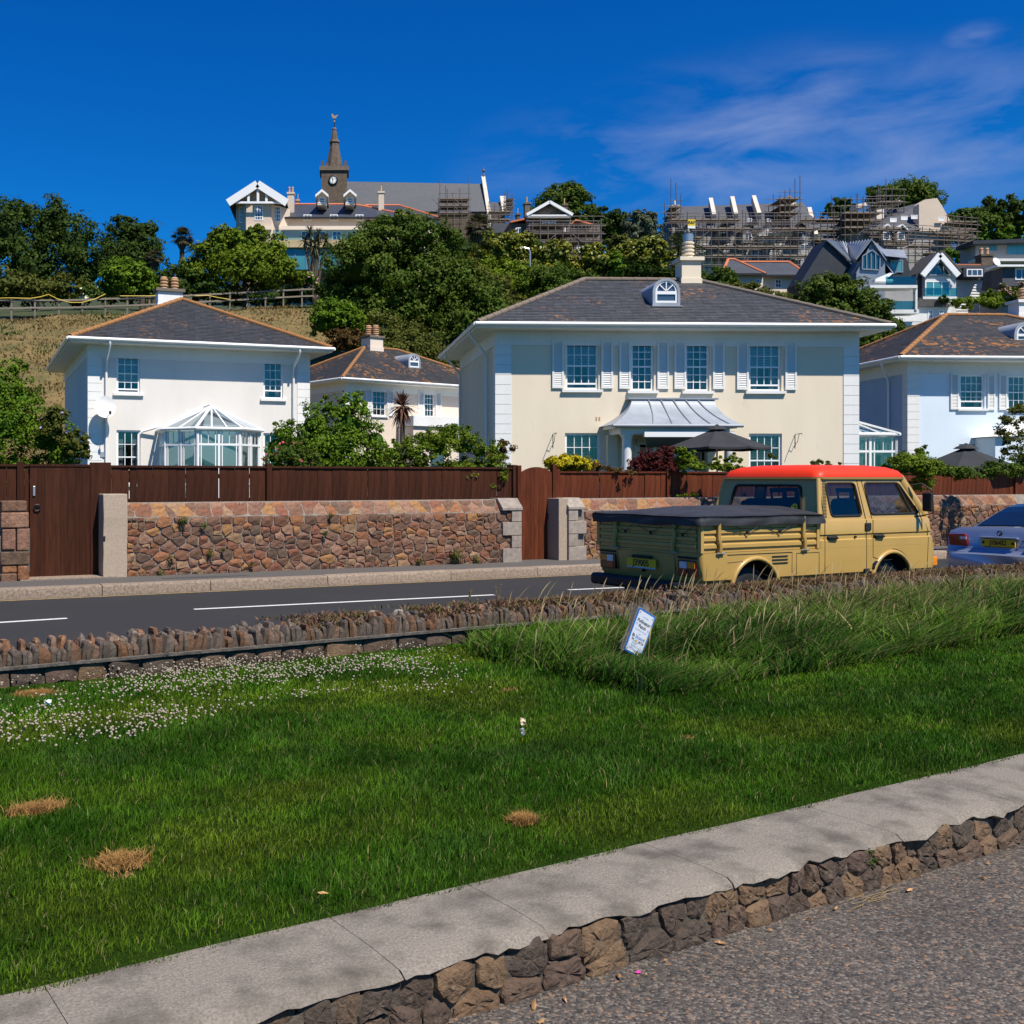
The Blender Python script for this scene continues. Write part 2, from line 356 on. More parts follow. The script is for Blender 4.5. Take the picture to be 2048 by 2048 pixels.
mat('yellow_line', (.42, .27, .09), (.17, .13, .08), scale=14, detail=8, rough=.85, lo=.42, hi=.66)
mat('leaf', (.05, .1, .03), attr=True, rough=.65, spec=.12, transl=.28)
mat('leafgloss', (.05, .1, .03), attr=True, rough=.42, spec=.3, transl=.18)
mat('grass', (.05, .1, .03), attr=True, rough=.6, spec=.10, transl=.30)
mat('bark', (.10, .075, .055), (.055, .042, .032), scale=6, rough=.95, bump=.6)
mat('hill', (.028, .042, .016), (.05, .062, .022), scale=.6, detail=8, rough=.95, bump=.8, bscale=3, bdist=.4)
mat('soil', (.07, .055, .038), (.045, .045, .02), scale=6, rough=.95)
# ---------------------------------------------------------------- ground, hill, road, pavement
rng = random.Random(7)
def sstep(a, b, x):
    t = np.clip((np.asarray(x, float) - a) / (b - a), 0, 1); return t * t * (3 - 2 * t)
def terr(X, Y):
    X = np.asarray(X, float); Y = np.asarray(Y, float)
    yt = 80 + np.clip((X + 26.3) * .42, -6, 10) - sstep(12, 34, X) * 4
    zt = 13.7 + np.clip((X + 26.3) * .10, -2, 2.4) - sstep(14, 36, X) * 6.5
    ys = 50 + np.clip((X + 14) / 16, 0, 1) * 17
    z0 = .95 + sstep(44, 60, Y) * sstep(-16, -4, X) * 1.0
    r = np.clip((Y - ys) / (yt - ys), 0, 1); r = r * .7 + .3 * r * r * (3 - 2 * r)
    z = z0 + (zt - z0) * r
    up = np.clip(Y - yt, 0, 115)
    return z + up * (.20 + .05 * sstep(14, 36, X))
def T(x, y): return float(terr(x, y))

XS = np.concatenate([np.arange(-700, -90, 30), np.arange(-90, 150, 3.0), np.arange(150, 900, 30)]); YS = np.concatenate([np.arange(20.6, 140, 2.5), np.arange(140, 260, 8), np.array([280, 340, 450, 700, 1200])])
gx, gy = np.meshgrid(XS, YS); base = 17.12 + .439 * (np.clip(gx, -60, 40) + 3.53) + .45
row0 = np.zeros_like(gx, bool); row0[0] = True
gyy = np.where(row0, np.minimum(base, 40), np.maximum(gy, np.minimum(base + .05, 40)))
gz = terr(gx, gyy) + (fbm(gx * .15, gy * .15, 3) - .5) * np.clip((gy - 48) * .05, 0, 1.2)
nx_, ny_ = len(XS), len(YS); idx = np.arange(nx_ * ny_).reshape(ny_, nx_)
q = np.stack([idx[:-1, :-1], idx[:-1, 1:], idx[1:, 1:], idx[1:, :-1]], -1).reshape(-1, 4)
tag(mkobj('hillside', arr_mesh('hillside', np.stack([gx, gyy, gz], -1).reshape(-1, 3), [q], smooth=True), MATS['hill']), kind='structure')
mat('ground', (.07, .065, .055), (.05, .055, .03), scale=1, rough=.95)
tag(MB().quad((-900, -300, -.12), (1200, -300, -.12), (1200, 21, -.12), (-900, 21, -.12)).build('ground', MATS['ground']), kind='structure')

# dry grass bank behind the left-hand house
mat('drygrass', (.20, .135, .050), (.115, .092, .032), scale=.55, detail=9, rough=.95, lo=.35, hi=.62, bump=.8, bscale=6, bdist=.2, c3=(.065, .078, .022), s3=.4, lo3=.56, hi3=.72)
bx = np.arange(-46, 1.01, 1.0); by = np.arange(44, 90, 1.0); gx, gy = np.meshgrid(bx, by)
ytop = 80 + np.clip((gx + 26.3) * .42, -6, 10)
gy2 = 46 + (gy - 44) / 46 * (ytop + .5 - 46)
gz = terr(gx, gy2) + (fbm(gx * .15, gy2 * .15, 3) - .5) * np.clip((gy2 - 48) * .05, 0, 1.2) + .35 + (fbm(gx * .6, gy2 * .6, 9) - .5) * .5
idx = np.arange(gx.size).reshape(gx.shape); q = np.stack([idx[:-1, :-1], idx[:-1, 1:], idx[1:, 1:], idx[1:, :-1]], -1).reshape(-1, 4)
bank = mkobj('grass_bank', arr_mesh('grass_bank', np.stack([gx, gy2, gz], -1).reshape(-1, 3), [q], smooth=True), MATS['drygrass']); tag(bank, kind='structure')
def bank_z(X, Y): return terr(X, Y) + (fbm(X * .15, Y * .15, 3) - .5) * np.clip((Y - 48) * .05, 0, 1.2) + .35

def blades(name, P, H_, W_, lean, colors, label=None, cat=None, kind='stuff', parent=None, seed=0, mtl='grass', curve=.5, zt=None):
    """P (n,3) base points; lean (n,2) tip offset as share of the height; three triangles a blade"""
    rs = np.random.RandomState(seed); n = len(P); a = rs.rand(n) * np.pi
    side = np.stack([np.cos(a), np.sin(a), np.zeros(n)], -1) * (W_ / 2)[:, None]
    L3 = np.concatenate([lean * H_[:, None], H_[:, None] * np.ones((n, 1))], -1)
    mid = P + L3 * np.array([.5 * (1 - curve), .5 * (1 - curve), .58]); tip = P + L3
    V = np.stack([P - side, P + side, mid + side * .75, mid - side * .75, tip], 1).reshape(-1, 3)
    b = np.arange(n)[:, None] * 5
    q = b + np.array([[0, 1, 2, 3]]); t = b + np.array([[3, 2, 4]])
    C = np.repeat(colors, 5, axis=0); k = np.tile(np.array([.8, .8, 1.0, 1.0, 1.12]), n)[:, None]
    o = mkobj(name, arr_mesh(name, V, [q, t], np.clip(C * k, 0, 1), smooth=False), MATS[mtl], parent)
    return tag(o, label, cat, kind=kind)

rs = np.random.RandomState(5); n = 36000
X = rs.uniform(-45, 1, n); Yb = rs.uniform(50, 90, n); ok = Yb < 80 + np.clip((X + 26.3) * .42, -6, 10) + .5; X = X[ok]; Yb = Yb[ok]; n = len(X)
Z = bank_z(X, Yb); g = fbm(X * .35, Yb * .35, 21)[:, None]; r = rs.rand(n, 1)
C = np.where(g > .60, np.array([[.075, .10, .025]]), np.array([[.225, .155, .06]])) * (.6 + .7 * r)
blades('dry_grass', np.stack([X, Yb, Z], -1), rs.uniform(.08, .24, n), rs.uniform(.06, .16, n), rs.normal(0, .5, (n, 2)), C, 'dry yellow grass covering the steep bank', 'grass', seed=2)

# near frame: u runs along the kerb to the right, v away from the camera
UO = Vector((1.54, 4.05, 0)); UA = R(29.6); U = Vector((math.cos(UA), math.sin(UA), 0)); V_ = Vector((-math.sin(UA), math.cos(UA), 0))
def uv(u, v, z=0): p = UO + U * u + V_ * v; return Vector((p.x, p.y, z))
def to_uv(p): d = Vector((p[0], p[1], 0)) - UO; return d.dot(U), d.dot(V_)
LAWN = .20; LW0, LW1 = 5.27, 5.66          # lawn level, front and back of the low wall
# wall frame
WO = Vector((-3.53, 17.12, 0)); WA = R(23.7); WX = Vector((math.cos(WA), math.sin(WA), 0)); WN = Vector((-math.sin(WA), math.cos(WA), 0))
def wv(t, d, z=0): p = WO + WX * t + WN * d; return Vector((p.x, p.y, z))
def wpx(x, y, d=0):
    r = Vector(((x - CX) / F, 1, (HY - y) / F)); s = ((WO + WN * d) - Vector((0, 0, 0))).dot(WN) / r.dot(WN)
    P = Vector((0, 0, EYE)) + r * s; return (P - WO).dot(WX), P.z
PAVE = .15; KD = -1.28                      # pavement level, kerb face line in the wall frame

# foreground path, road and pavement sheets
path = MB(); path.quad(uv(-30, -25), uv(60, -25), uv(60, .06), uv(-30, .06))
tag(path.build('path', MATS['asphalt_path']), kind='structure')
road = MB().quad(uv(-60, LW1 - .05, 0), uv(80, LW1 - .05, 0), wv(75, KD + .06, 0), wv(-60, KD + .06, 0)).build('road', MATS['asphalt_road']); tag(road, kind='structure')
pv = MB(); pv.quad(wv(-60, KD + .24, PAVE), wv(75, KD + .24, PAVE), wv(75, .6, PAVE), wv(-60, .6, PAVE))
pave = tag(pv.build('pavement', MATS['pavement']), kind='structure')
pt = MB(); c0 = wpx(480, 1152)[0]
pt.prism([(c0 - .75 + .15 * math.cos(a) * 5, -.55 + .10 * math.sin(a)) for a in [k * .52 for k in range(12)]], PAVE + .003, PAVE + .004, lambda a, b, d: wv(a, b, d))
mat('patch', (.058, .058, .06), rough=.9, bump=.4, bscale=80, bdist=.004)
pt.build('tar_patch', MATS['patch'], pave)
def rmark(name, p, q, wd, m, z=.004):
    d = (q - p).normalized(); s = Vector((-d.y, d.x, 0)) * wd / 2; b = MB()
    n = max(1, int((q - p).length / .5)); b = MB()
    for i in range(n):
        a = p + (q - p) * (i / n); c = p + (q - p) * ((i + 1) / n); j = .004
        b.quad(*[Vector((v.x, v.y, z)) for v in (a - s, c - s, c + s, a + s)])
    return b.build(name, MATS[m], road)
for a, b in (((-330, 1266), (134, 1237)), ((388, 1219), (988, 1190)), ((1137, 1180), (1500, 1164)), ((1560, 1161), (1900, 1149))):
    rmark('lane_marking', pz(*a, 0), pz(*b, 0), .10, 'white_line')
rmark('yellow_line', wv(-30, KD - .13), wv(60, KD - .13), .06, 'yellow_line', .004)
gm = MB().quad(wv(-40, KD - .09, .003), wv(60, KD - .09, .003), wv(60, KD + .05, .003), wv(-40, KD + .05, .003))
mat('gutter_grit', (.11, .09, .065), (.06, .055, .05), scale=18, rough=.95); gm.build('gutter_grit', MATS['gutter_grit'], road)

# kerb of long granite stones
kerb = thing('kerb', 'pale granite kerb along the far pavement below the rubble wall', 'kerb', wv(0, KD, 0), WA)
t = -14.0; i = 0
while t < 45:
    L = rng.uniform(1.4, 2.3); b = MB()
    h = PAVE + .008 + rng.uniform(-.004, .004)
    nseg = 5; prof = [(0, -.02), (.004, h - .03), (.012, h - .010), (.03, h), (.26, h + .002), (.27, -.02)]
    loops = []
    for k in range(nseg + 1):
        x = t + .006 + (L - .012) * k / nseg; loops.append([(x, y + rng.uniform(-.004, .004), z + (rng.uniform(-.004, .004) if z > 0 else 0)) for y, z in prof])
    b.loft(loops); b.build('kerb_stone', MATS['kerbstone'], kerb, smooth=50); t += L

# ---------------------------------------------------------------- rubble walls
def power_cells(W, H_, seeds, an):
    cells = []
    S = [(x, y * an, w_) for x, y, w_ in seeds]
    for i, (x, y, w_) in enumerate(S):
        poly = [(0, 0), (W, 0), (W, H_ * an), (0, H_ * an)]
        for j, (x2, y2, w2) in enumerate(S):
            if i == j or abs(x - x2) > 1.6 * max(.25, cells_r) or abs(y - y2) > 1.6 * max(.25, cells_r): continue
            nx, ny = x2 - x, y2 - y; c = (x2 * x2 + y2 * y2 - x * x - y * y - w2 + w_) / 2
            out = []
            for k in range(len(poly)):
                a, b = poly[k], poly[(k + 1) % len(poly)]
                da = a[0] * nx + a[1] * ny - c; db = b[0] * nx + b[1] * ny - c
                if da <= 0: out.append(a)
                if da * db < 0: tt = da / (da - db); out.append((a[0] + (b[0] - a[0]) * tt, a[1] + (b[1] - a[1]) * tt))
            poly = out
            if len(poly) < 3: break
        if len(poly) >= 3: cells.append([(a, b / an) for a, b in poly])
    return cells
cells_r = .35
def rubble(parent, L, H_, sw, sh, m, gap=.012, dep=.035, seed=0, fn=None, x0=0, z0=0, an=1.45, name='stone', skip=None, vary=.6, fine=False):
    """random rubble filling x0..x0+L by z0..z0+H; fn(x,z,d) -> local xyz (d outwards)"""
    rr = random.Random(seed); seeds = []; nrow = max(1, round(H_ / sh)); hs_ = [rr.uniform(.7, 1.35) for _ in range(nrow)]; sm = sum(hs_); zr = 0
    for r_ in range(nrow):
        rh_ = hs_[r_] / sm * H_; x = rr.uniform(-.5, .3) * sw
        while x < L:
            k = rr.choice((.42, .5, .65, .85, 1, 1.3, 1.75)); wd = sw * k; x += wd / 2
            if k < .7 and nrow > 2 and rr.random() < .6:
                seeds.append((x, zr + rh_ * .27, 0)); seeds.append((x + rr.uniform(-.02, .02), zr + rh_ * .76, 0))
            elif k > 1.5 and nrow > 2 and rr.random() < .5:
                seeds.append((x - wd * .05, zr + rh_ * .65, (sw * .35) ** 2 * vary))
            else: seeds.append((x, zr + rh_ * (.5 + rr.uniform(-.17, .17)), (sw * .36) ** 2 * rr.uniform(-vary * .6, vary)))
            x += wd / 2
        zr += rh_
    global cells_r
    cells_r = max(sw * 1.6, sh * an * 1.6)
    cells = power_cells(L, H_, seeds, an); n = 0
    for poly in cells:
        cx = sum(p[0] for p in poly) / len(poly); cz = sum(p[1] for p in poly) / len(poly)
        if skip and skip(x0 + cx, z0 + cz): continue
        A = abs(sum(poly[k][0] * poly[(k + 1) % len(poly)][1] - poly[(k + 1) % len(poly)][0] * poly[k][1] for k in range(len(poly)))) / 2
        if A < (sw * sh) * .10: continue
        pts = []
        for k in range(len(poly)):
            a, b = poly[k], poly[(k + 1) % len(poly)]
            for tt in ((.12, .35, .65, .88) if fine else (.15, .85)): pts.append((a[0] + (b[0] - a[0]) * tt, a[1] + (b[1] - a[1]) * tt))
        r_ = math.sqrt(A); k1 = 1 - gap * .9 / r_
        ring0 = [(cx + (x - cx) * k1, cz + (z - cz) * k1) for x, z in pts]
        ring0 = [(x + rr.uniform(-.05, .05) * r_, z + rr.uniform(-.05, .05) * r_) for x, z in ring0]
        d1 = dep * rr.uniform(.45, 1.0); d2 = dep * rr.uniform(.8, 1.5); tx, tz = rr.uniform(-.25, .25) * dep / r_ * 3, rr.uniform(-.25, .25) * dep / r_ * 3
        ring1 = [(cx + (x - cx) * .93, cz + (z - cz) * .93) for x, z in ring0]
        N = len(pts); vs = [fn(x0 + x, z0 + z, -.02) for x, z in ring0] + [fn(x0 + x, z0 + z, max(.004, d1 + (x - cx) * tx + (z - cz) * tz + rr.uniform(-.15, .15) * dep)) for x, z in ring1]
        vs.append(fn(x0 + cx + rr.uniform(-.2, .2) * r_, z0 + cz + rr.uniform(-.2, .2) * r_, d2))
        c = Vector(fn(x0 + cx, z0 + cz, 0)); vs = [Vector(v) - c for v in vs]
        if fine:
            rings = [ring0]; vs = [fn(x0 + x, z0 + z, -.03) for x, z in ring0]
            for sc_, dd in ((.97, .35), (.90, .8), (.66, 1.05), (.34, 1.1)):
                vs += [fn(x0 + cx + (x - cx) * sc_ + rr.uniform(-.02, .02) * r_, z0 + cz + (z - cz) * sc_ + rr.uniform(-.02, .02) * r_, max(.003, (d1 * dd + (x - cx) * sc_ * tx * .8 + (z - cz) * sc_ * tz * .8) + rr.uniform(-.22, .22) * dep)) for x, z in ring0]
            vs.append(fn(x0 + cx, z0 + cz, d1 * 1.1)); vs = [Vector(v) - c for v in vs]; fs = []
            for q_ in range(4): fs += [(q_ * N + k, q_ * N + (k + 1) % N, (q_ + 1) * N + (k + 1) % N, (q_ + 1) * N + k) for k in range(N)]
            fs += [(4 * N + k, 4 * N + (k + 1) % N, 5 * N) for k in range(N)]; b = MB(); b.add(vs, fs); b.build(name, MATS[m], parent, loc=c, smooth=28); n += 1; continue
        b = MB(); b.add(vs, [(k, (k + 1) % N, N + (k + 1) % N, N + k) for k in range(N)] + [(N + k, N + (k + 1) % N, 2 * N) for k in range(N)])
        b.build(name, MATS[m], parent, loc=c); n += 1
    return n

# near retaining wall: stones, concrete coping
rw = thing('retaining_wall', 'low rough stone retaining wall with concrete coping along the lawn edge', 'wall', uv(0, 0, 0), UA)
rubble(rw, 6.2, .20, .135, .085, 'rubble_near', fine=True, gap=.005, dep=.026, seed=3, fn=lambda x, z, d: (x, .03 - d + z * .10, z), x0=-2.2, z0=-.02, an=1.15, vary=.9)
MB().box(-14, 14, .034, .4, -.05, .150).build('mortar_core', MATS['mortar_dark'], rw)
def coping_slab(u0, u1, seed):
    rr = random.Random(seed); n = max(4, int((u1 - u0) / .045)); b = MB(); loops = []
    for k in range(n + 1):
        u = u0 + .0012 + (u1 - u0 - .0024) * k / n
        f = .018 + (fbm([u * 5.0], [3.3], 5)[0] - .5) * .09 + rr.uniform(-.008, .008); zb = .166 + (fbm([u * 7], [9.1], 8)[0] - .5) * .06 + rr.uniform(-.006, .006)
        zt = LAWN + (fbm([u * 1.3], [1.1], 4)[0] - .5) * .012
        loops.append([(u, f + .014, zb), (u, f - .004, zb + .01), (u, f + .004, zt - .018 + rr.uniform(-.004, .004)), (u, f + .03, zt - .003), (u, .22, zt + .002), (u, .50, zt - .004), (u, .50, zb)])
    b.loft(loops); return b.build('coping_slab', MATS['concrete'], rw, smooth=60)
js = [-3.6, -2.55, -1.55, -.95, -.03, 1.02, 1.95, 3.2, 4.5]
for a, b_ in zip(js[:-1], js[1:]): coping_slab(a, b_, int(a * 100) + 900)
coping_slab(-9, -3.6, 11); coping_slab(4.5, 12, 12)
mat('lichenwhite', (.62, .61, .58), (.42, .41, .38), scale=20, rough=.95)
for u_, v_, s_ in ():
    b = MB(); rr = random.Random(int(u_ * 97)); N = 9
    b.add([(u_ + s_ * rr.uniform(.6, 1.1) * math.cos(k * 6.283 / N), v_ + .02 + s_ * .6 * rr.uniform(.6, 1.1) * math.sin(k * 6.283 / N), LAWN + .003) for k in range(N)] + [(u_, v_ + .02, LAWN + .006)], [(k, (k + 1) % N, N) for k in range(N)])
    b.build('lichen_patch', MATS['lichenwhite'], rw)

# low wall of upright stones between lawn and road
lw = thing('low_wall', 'low boundary wall topped by rows of upright stones between lawn and road', 'wall', uv(0, LW0, 0), UA)
UMIN, UMAX = -2.3, 11.6
MB().box(-12, 26, .05, .37, -.1, .315).build('wall_core', MATS['mortar_dark'], lw)
rubble(lw, UMAX - UMIN, .15, .36, .12, 'rubble_near', gap=.010, dep=.03, seed=8, fn=lambda x, z, d: (x, .05 - d, z), x0=UMIN, z0=.17, an=1.1, name='base_stone')
led = MB(); loops = []
for k in range(150):
    u = UMIN - 2 + (UMAX + 4 - UMIN) * k / 149; e = rng.uniform(-.006, .006); loops.append([(u, .0 + e, .322), (u, -.004 + e, .345), (u, .41, .345), (u, .41, .322)])
mat('ledge', (.085, .072, .06), (.16, .14, .12), scale=10, rough=.95, bump=.6, bscale=30); led.loft(loops).build('ledge', MATS['ledge'], lw)
MB().box(-12, 26, .09, .34, .345, .42).build('stone_bed', MATS['mortar_dark'], lw)
def upright(seed, w, h, d):
    rr = random.Random(seed); b = MB(); N = 7; loops = []
    tx = rr.uniform(-.25, .25) * w; px_ = rr.uniform(.25, .75)
    for z, s in ((0, 1.0), (.35, 1.03), (.66, .96), (.88, .60 + .3 * (seed % 3 > 0)), (1.0, (.2, .5, .68)[seed % 3])):
        l = []
        for k in range(N):
            a = 6.283 * (k + .5) / N; ss = s * rr.uniform(.86, 1.1)
            sq = lambda t: math.copysign(abs(t) ** .55, t); l.append((sq(math.cos(a)) * w / 2 * ss * 1.08 + tx * z, sq(math.sin(a)) * d / 2 * (s if z < .9 else s * 1.1) * rr.uniform(.9, 1.06), h * (z + rr.uniform(-.03, .03) * (z > 0))))
        loops.append(l)
    b.loft(loops); return b.mesh('upright_stone')
UPM = [upright(100 + k, 1, 1, 1) for k in range(22)]
u = UMIN; cnt = 0
while u < UMAX and cnt < 300:
    wd = rng.choice((.03, .036, .042, .048, .052, .06)); hh = rng.uniform(.085, .165)
    o = mkobj('upright_stone', UPM[rng.randrange(22)], MATS['upright'], lw); o.location = (u + wd / 2, .095 + rng.uniform(-.015, .015), .340)
    o.scale = (wd * 1.12, rng.uniform(.13, .18), hh); o.rotation_euler = (rng.uniform(-.08, .16), rng.uniform(-.14, .22), rng.uniform(-.10, .10)); cnt += 1
    u += wd * .98
back = MB(); u = UMIN
while u < UMAX + 1:
    wd = rng.choice((.04, .05, .06, .07)); me_ = UPM[rng.randrange(22)]; hh = rng.uniform(.12, .185); M_ = Matrix.Translation((u, .26 + rng.uniform(-.03, .03), .34)) @ Matrix.Rotation(rng.uniform(-.2, .25), 4, 'Y') @ Matrix.Diagonal((wd * 1.1, .17, hh, 1))
    g_ = rng.choice(STONE3); q_ = rng.uniform(.75, 1.1); back.cc = tuple(x * q_ for x in g_); back.add([M_ @ v.co for v in me_.vertices], [tuple(p.vertices) for p in me_.polygons]); u += wd * .95
mat('upright_back', (.2, .12, .08), (.42, .36, .31), attr=True, scale=16, detail=9, rough=.9, lo=.40, hi=.66, bump=.8, bscale=35, bdist=.02, c3=(.40, .37, .33), s3=22, lo3=.62, hi3=.70)
tag(back.build('back_stones', MATS['upright_back'], lw), kind='stuff')

# ---------------------------------------------------------------- tall wall, gate posts, fences, gates
def wall_thing(label, t0): return thing('stone_wall', label, 'wall', wv(t0, 0, 0), WA)
WH = 1.35
tL, tR = wpx(255, 1150)[0], wpx(1043, 1120)[0]
w1 = wall_thing('long rubble stone wall with sloping top between the granite post and arched gate', tL); LL = tR - tL
slope = .24   # height of the sloping coping
def wfn(x, z, d):
    zc = WH - slope
    return (x, .05 - d, z) if z < zc else (x, .05 - d * .6 + (z - zc) * .72, z - d * .5)
rubble(w1, LL - .22, WH - slope - PAVE + .02, .225, .14, 'rubble', gap=.010, dep=.028, seed=21, fn=wfn, x0=0, z0=PAVE - .02, an=1.3, vary=1.0)
rubble(w1, LL - .40, slope - .03, .30, .13, 'rubble', gap=.010, dep=.022, seed=22, fn=wfn, x0=0, z0=WH - slope + .01, an=1.15, name='coping_stone')
def wall_core(L): return MB().prism([(.052, -.05), (.052, WH - slope), (.052 + slope * .74, WH), (.42, WH), (.42, -.05)], 0, L, lambda a, b, d: (d, a, b))
wall_core(LL - .01).build('mortar_core', MATS['mortar'], w1)
def quoins(parent, xa, side, d0=0.0, m='quoin_stone', cap=True):
    zz = [PAVE - .02, .42, .66, .92, 1.14]; 
    for k in range(4):
        L = .42 if k % 2 == 0 else .22
        b = MB(); a, c = (xa - L, xa) if side > 0 else (xa, xa + L)
        b.box(a, c, d0 - .012, .44, zz[k] + .004, zz[k + 1] - .006); b.build('quoin', MATS[m], parent, bevel=.008)
    if cap:
        a, c = (xa - .44, xa + .015) if side > 0 else (xa - .015, xa + .38)
        MB().prism([(d0 - .03, 1.14), (d0 - .03, 1.19), (d0 + .16, WH + .02), (.44, WH + .02), (.44, 1.14)], a, c, lambda p, q_, d: (d, p, q_)).build('cap_stone', MATS[m], parent, bevel=.008)
quoins(w1, LL, 1)
# granite gate post at the left
gp = thing('gate_post', 'tall square granite gate post at the left end of the long wall', 'post', wv(0, 0, 0), WA)
ta, tb = wpx(206, 1150)[0], wpx(254, 1150)[0]; zt = wpx(230, 988)[1]
b = MB(); loops = []
for k in range(9):
    z = -.02 + (zt + .02) * k / 8; s = .006
    loops.append([(ta + rng.uniform(-s, s), -.03 + rng.uniform(-s, s), z), (tb + rng.uniform(-s, s), -.03 + rng.uniform(-s, s), z), (tb, .42, z), (ta, .42, z)])
b.loft(loops).build('shaft', MATS['granite'], gp, bevel=.012)
MB().box(ta + .004, ta + .03, -.045, -.022, .75, .82).build('iron_pin', MATS['black'], gp)
# far-left pier
w0 = wall_thing('short end of rubble wall left of the dark plank gate', -8)
te = wpx(60, 1150)[0] + 8
for x0_, x1_, z0_, z1_ in ((te - .44, te - .02, .98, 1.22), (te - .20, te - .01, .62, .97), (te - .45, te - .005, .40, .61), (te - .19, te - .01, .16, .39), (te - .43, te - .05, 1.235, 1.40), (te - .42, te - .2, .28, .395), (te - .44, te - .2, .13, .27), (te - .42, te - .22, .64, .96)):
    b = MB(); b.box(x0_, x1_, -.03 - rng.uniform(0, .025), .35, z0_, z1_); b.build('quoin', MATS['rubble'], w0, bevel=.02)
rubble(w0, te - .46, 1.02, .27, .17, 'rubble', gap=.011, dep=.028, seed=31, fn=lambda x, z, d: (x, .05 - d, z), x0=0, z0=PAVE - .02, an=1.3, skip=lambda x, z: x < te - 3)
MB().box(0, te - .03, .05, .42, -.05, 1.16).build('mortar_core', MATS['mortar'], w0)
MB().box(te - .42, te - .06, .0, .30, 1.0, 1.36).build('pier_core', MATS['mortar'], w0)
# right-hand wall
t2 = wpx(1136, 1120)[0]
w2 = wall_thing('rubble stone wall running behind the pickup with pale quoins at the arched gate', t2)
TE = 13.5
rubble(w2, TE - .42, WH - slope - PAVE + .02, .225, .14, 'rubble', gap=.010, dep=.028, seed=41, fn=wfn, x0=.42, z0=PAVE - .02, an=1.3, vary=1.0)
rubble(w2, TE - .42, slope - .03, .30, .13, 'rubble', gap=.010, dep=.022, seed=42, fn=wfn, x0=.42, z0=WH - slope + .01, an=1.15, name='coping_stone')
wall_core(TE + 25).build('mortar_core', MATS['mortar'], w2)
quoins(w2, .0, -1, d0=-.02)
jm = thing('gate_jamb', 'narrow granite slab standing right of the arched gate', 'post', wv(0, 0, 0), WA)
ja, jb = wpx(1113, 1110, .1)[0], wpx(1131, 1110, .1)[0]
MB().box(ja, jb, .02, .46, -.02, 1.36).build('slab', MATS['granite'], jm, bevel=.006)

FD = .47
def fence(label, ta, tb, ztop, zbot, m, posts, gapat=(), seed=0, group=None):
    f = thing('plank_fence', label, 'fence', wv(ta, FD, 0), WA, group); rr = random.Random(seed); x = 0; L = tb - ta
    cache = {}
    while x < L - .03:
        wd = min(rr.choice((.125, .14, .14, .15)), L - x)
        key = round(wd, 3)
        if key not in cache: cache[key] = MB().box(0.002, key - .0025, 0, .02, 0, 1).mesh('plank')
        o = mkobj('plank', cache[key], MATS[m], f); o.location = (x, rr.uniform(-.004, .004), zbot); o.scale = (1, 1, ztop - .035 - zbot); o.rotation_euler = (rr.uniform(-.006, .006), rr.uniform(-.003, .003), 0)
        x += wd + (.012 if rr.random() < .10 else 0)
    for p in posts: MB().box(p - ta - .05, p - ta + .05, -.05, .06, zbot - .3, ztop + .045).build('post', MATS[m], f, bevel=.006)
    MB().box(-.01, L + .01, -.028, .05, ztop - .035, ztop).build('capping_rail', MATS[m], f)
    MB().box(0, L, .022, .06, zbot + .08, zbot + .16).build('rail', MATS[m], f)
    MB().box(0, L, .022, .06, ztop - .22, ztop - .14).build('rail', MATS[m], f)
    return f
fx = lambda x, d=FD: wpx(x, 950, d)[0]
zf1 = wpx(300, 932, FD)[1]; zf2 = wpx(900, 933, FD)[1]
fence('dark brown plank fence on the long stone wall, left of the arched gate', fx(188), fx(1036), (zf1 + zf2) / 2, 1.25, 'wood_dark', [fx(192), fx(537), fx(1028)], seed=1)
fence('dark brown plank fence left of the plank gate, behind the wall end', fx(-260), fx(60), zf1 + .02, .95, 'wood_dark', [fx(40)], seed=2)
zf3 = wpx(1300, 943, FD)[1]
fence('red-brown plank fence on the wall behind the pickup', fx(1108), fx(2048) + 14, zf3, 1.25, 'wood_red', [fx(1113), fx(1335), fx(1560), fx(1800), fx(2030)], seed=3)

g1 = thing('plank_gate', 'flat-topped dark brown plank gate beside the granite post', 'gate', wv(fx(60, .40), .40, 0), WA)
Lg = fx(180, .40) - fx(60, .40); zt = wpx(120, 933, .4)[1]; n = 8
for k in range(n): MB().box(Lg * k / n + .0015, Lg * (k + 1) / n - .0015, rng.uniform(0, .003), .03, PAVE + .020, zt).build('plank', MATS['wood_dark'], g1)
MB().box(-.005, Lg + .005, -.012, .04, zt, zt + .035).build('top_rail', MATS['wood_dark'], g1)
MB().box(Lg + .004, Lg + .34, -.02, .06, PAVE, zt + .07).build('gate_stile', MATS['wood_dark'], g1)
mat('steel', (.45, .46, .48), rough=.35, metal=.7)
hx, hz = wpx(68, 982, .4); hx = hx - fx(60, .40)
MB().box(hx - .018, hx + .018, -.022, -.001, hz - .08, hz + .08).build('keypad', MATS['steel'], g1, bevel=.006)
hx2, hz2 = wpx(74, 1015, .4); hx2 -= fx(60, .40)
b = MB(); b.tube([(hx2 + .05 * math.cos(a), -.025, hz2 + .05 * math.sin(a)) for a in [k * .5236 for k in range(13)]], .010, 6); b.lathe([(.02, 0), (.02, .02)], 8, (hx2, -.01, hz2 - .01)); b.build('ring_handle', MATS['black'], g1)
MB().box(-.2, Lg + .35, -.45, .1, PAVE - .05, PAVE + .018).build('threshold', MATS['kerbstone'], g1)

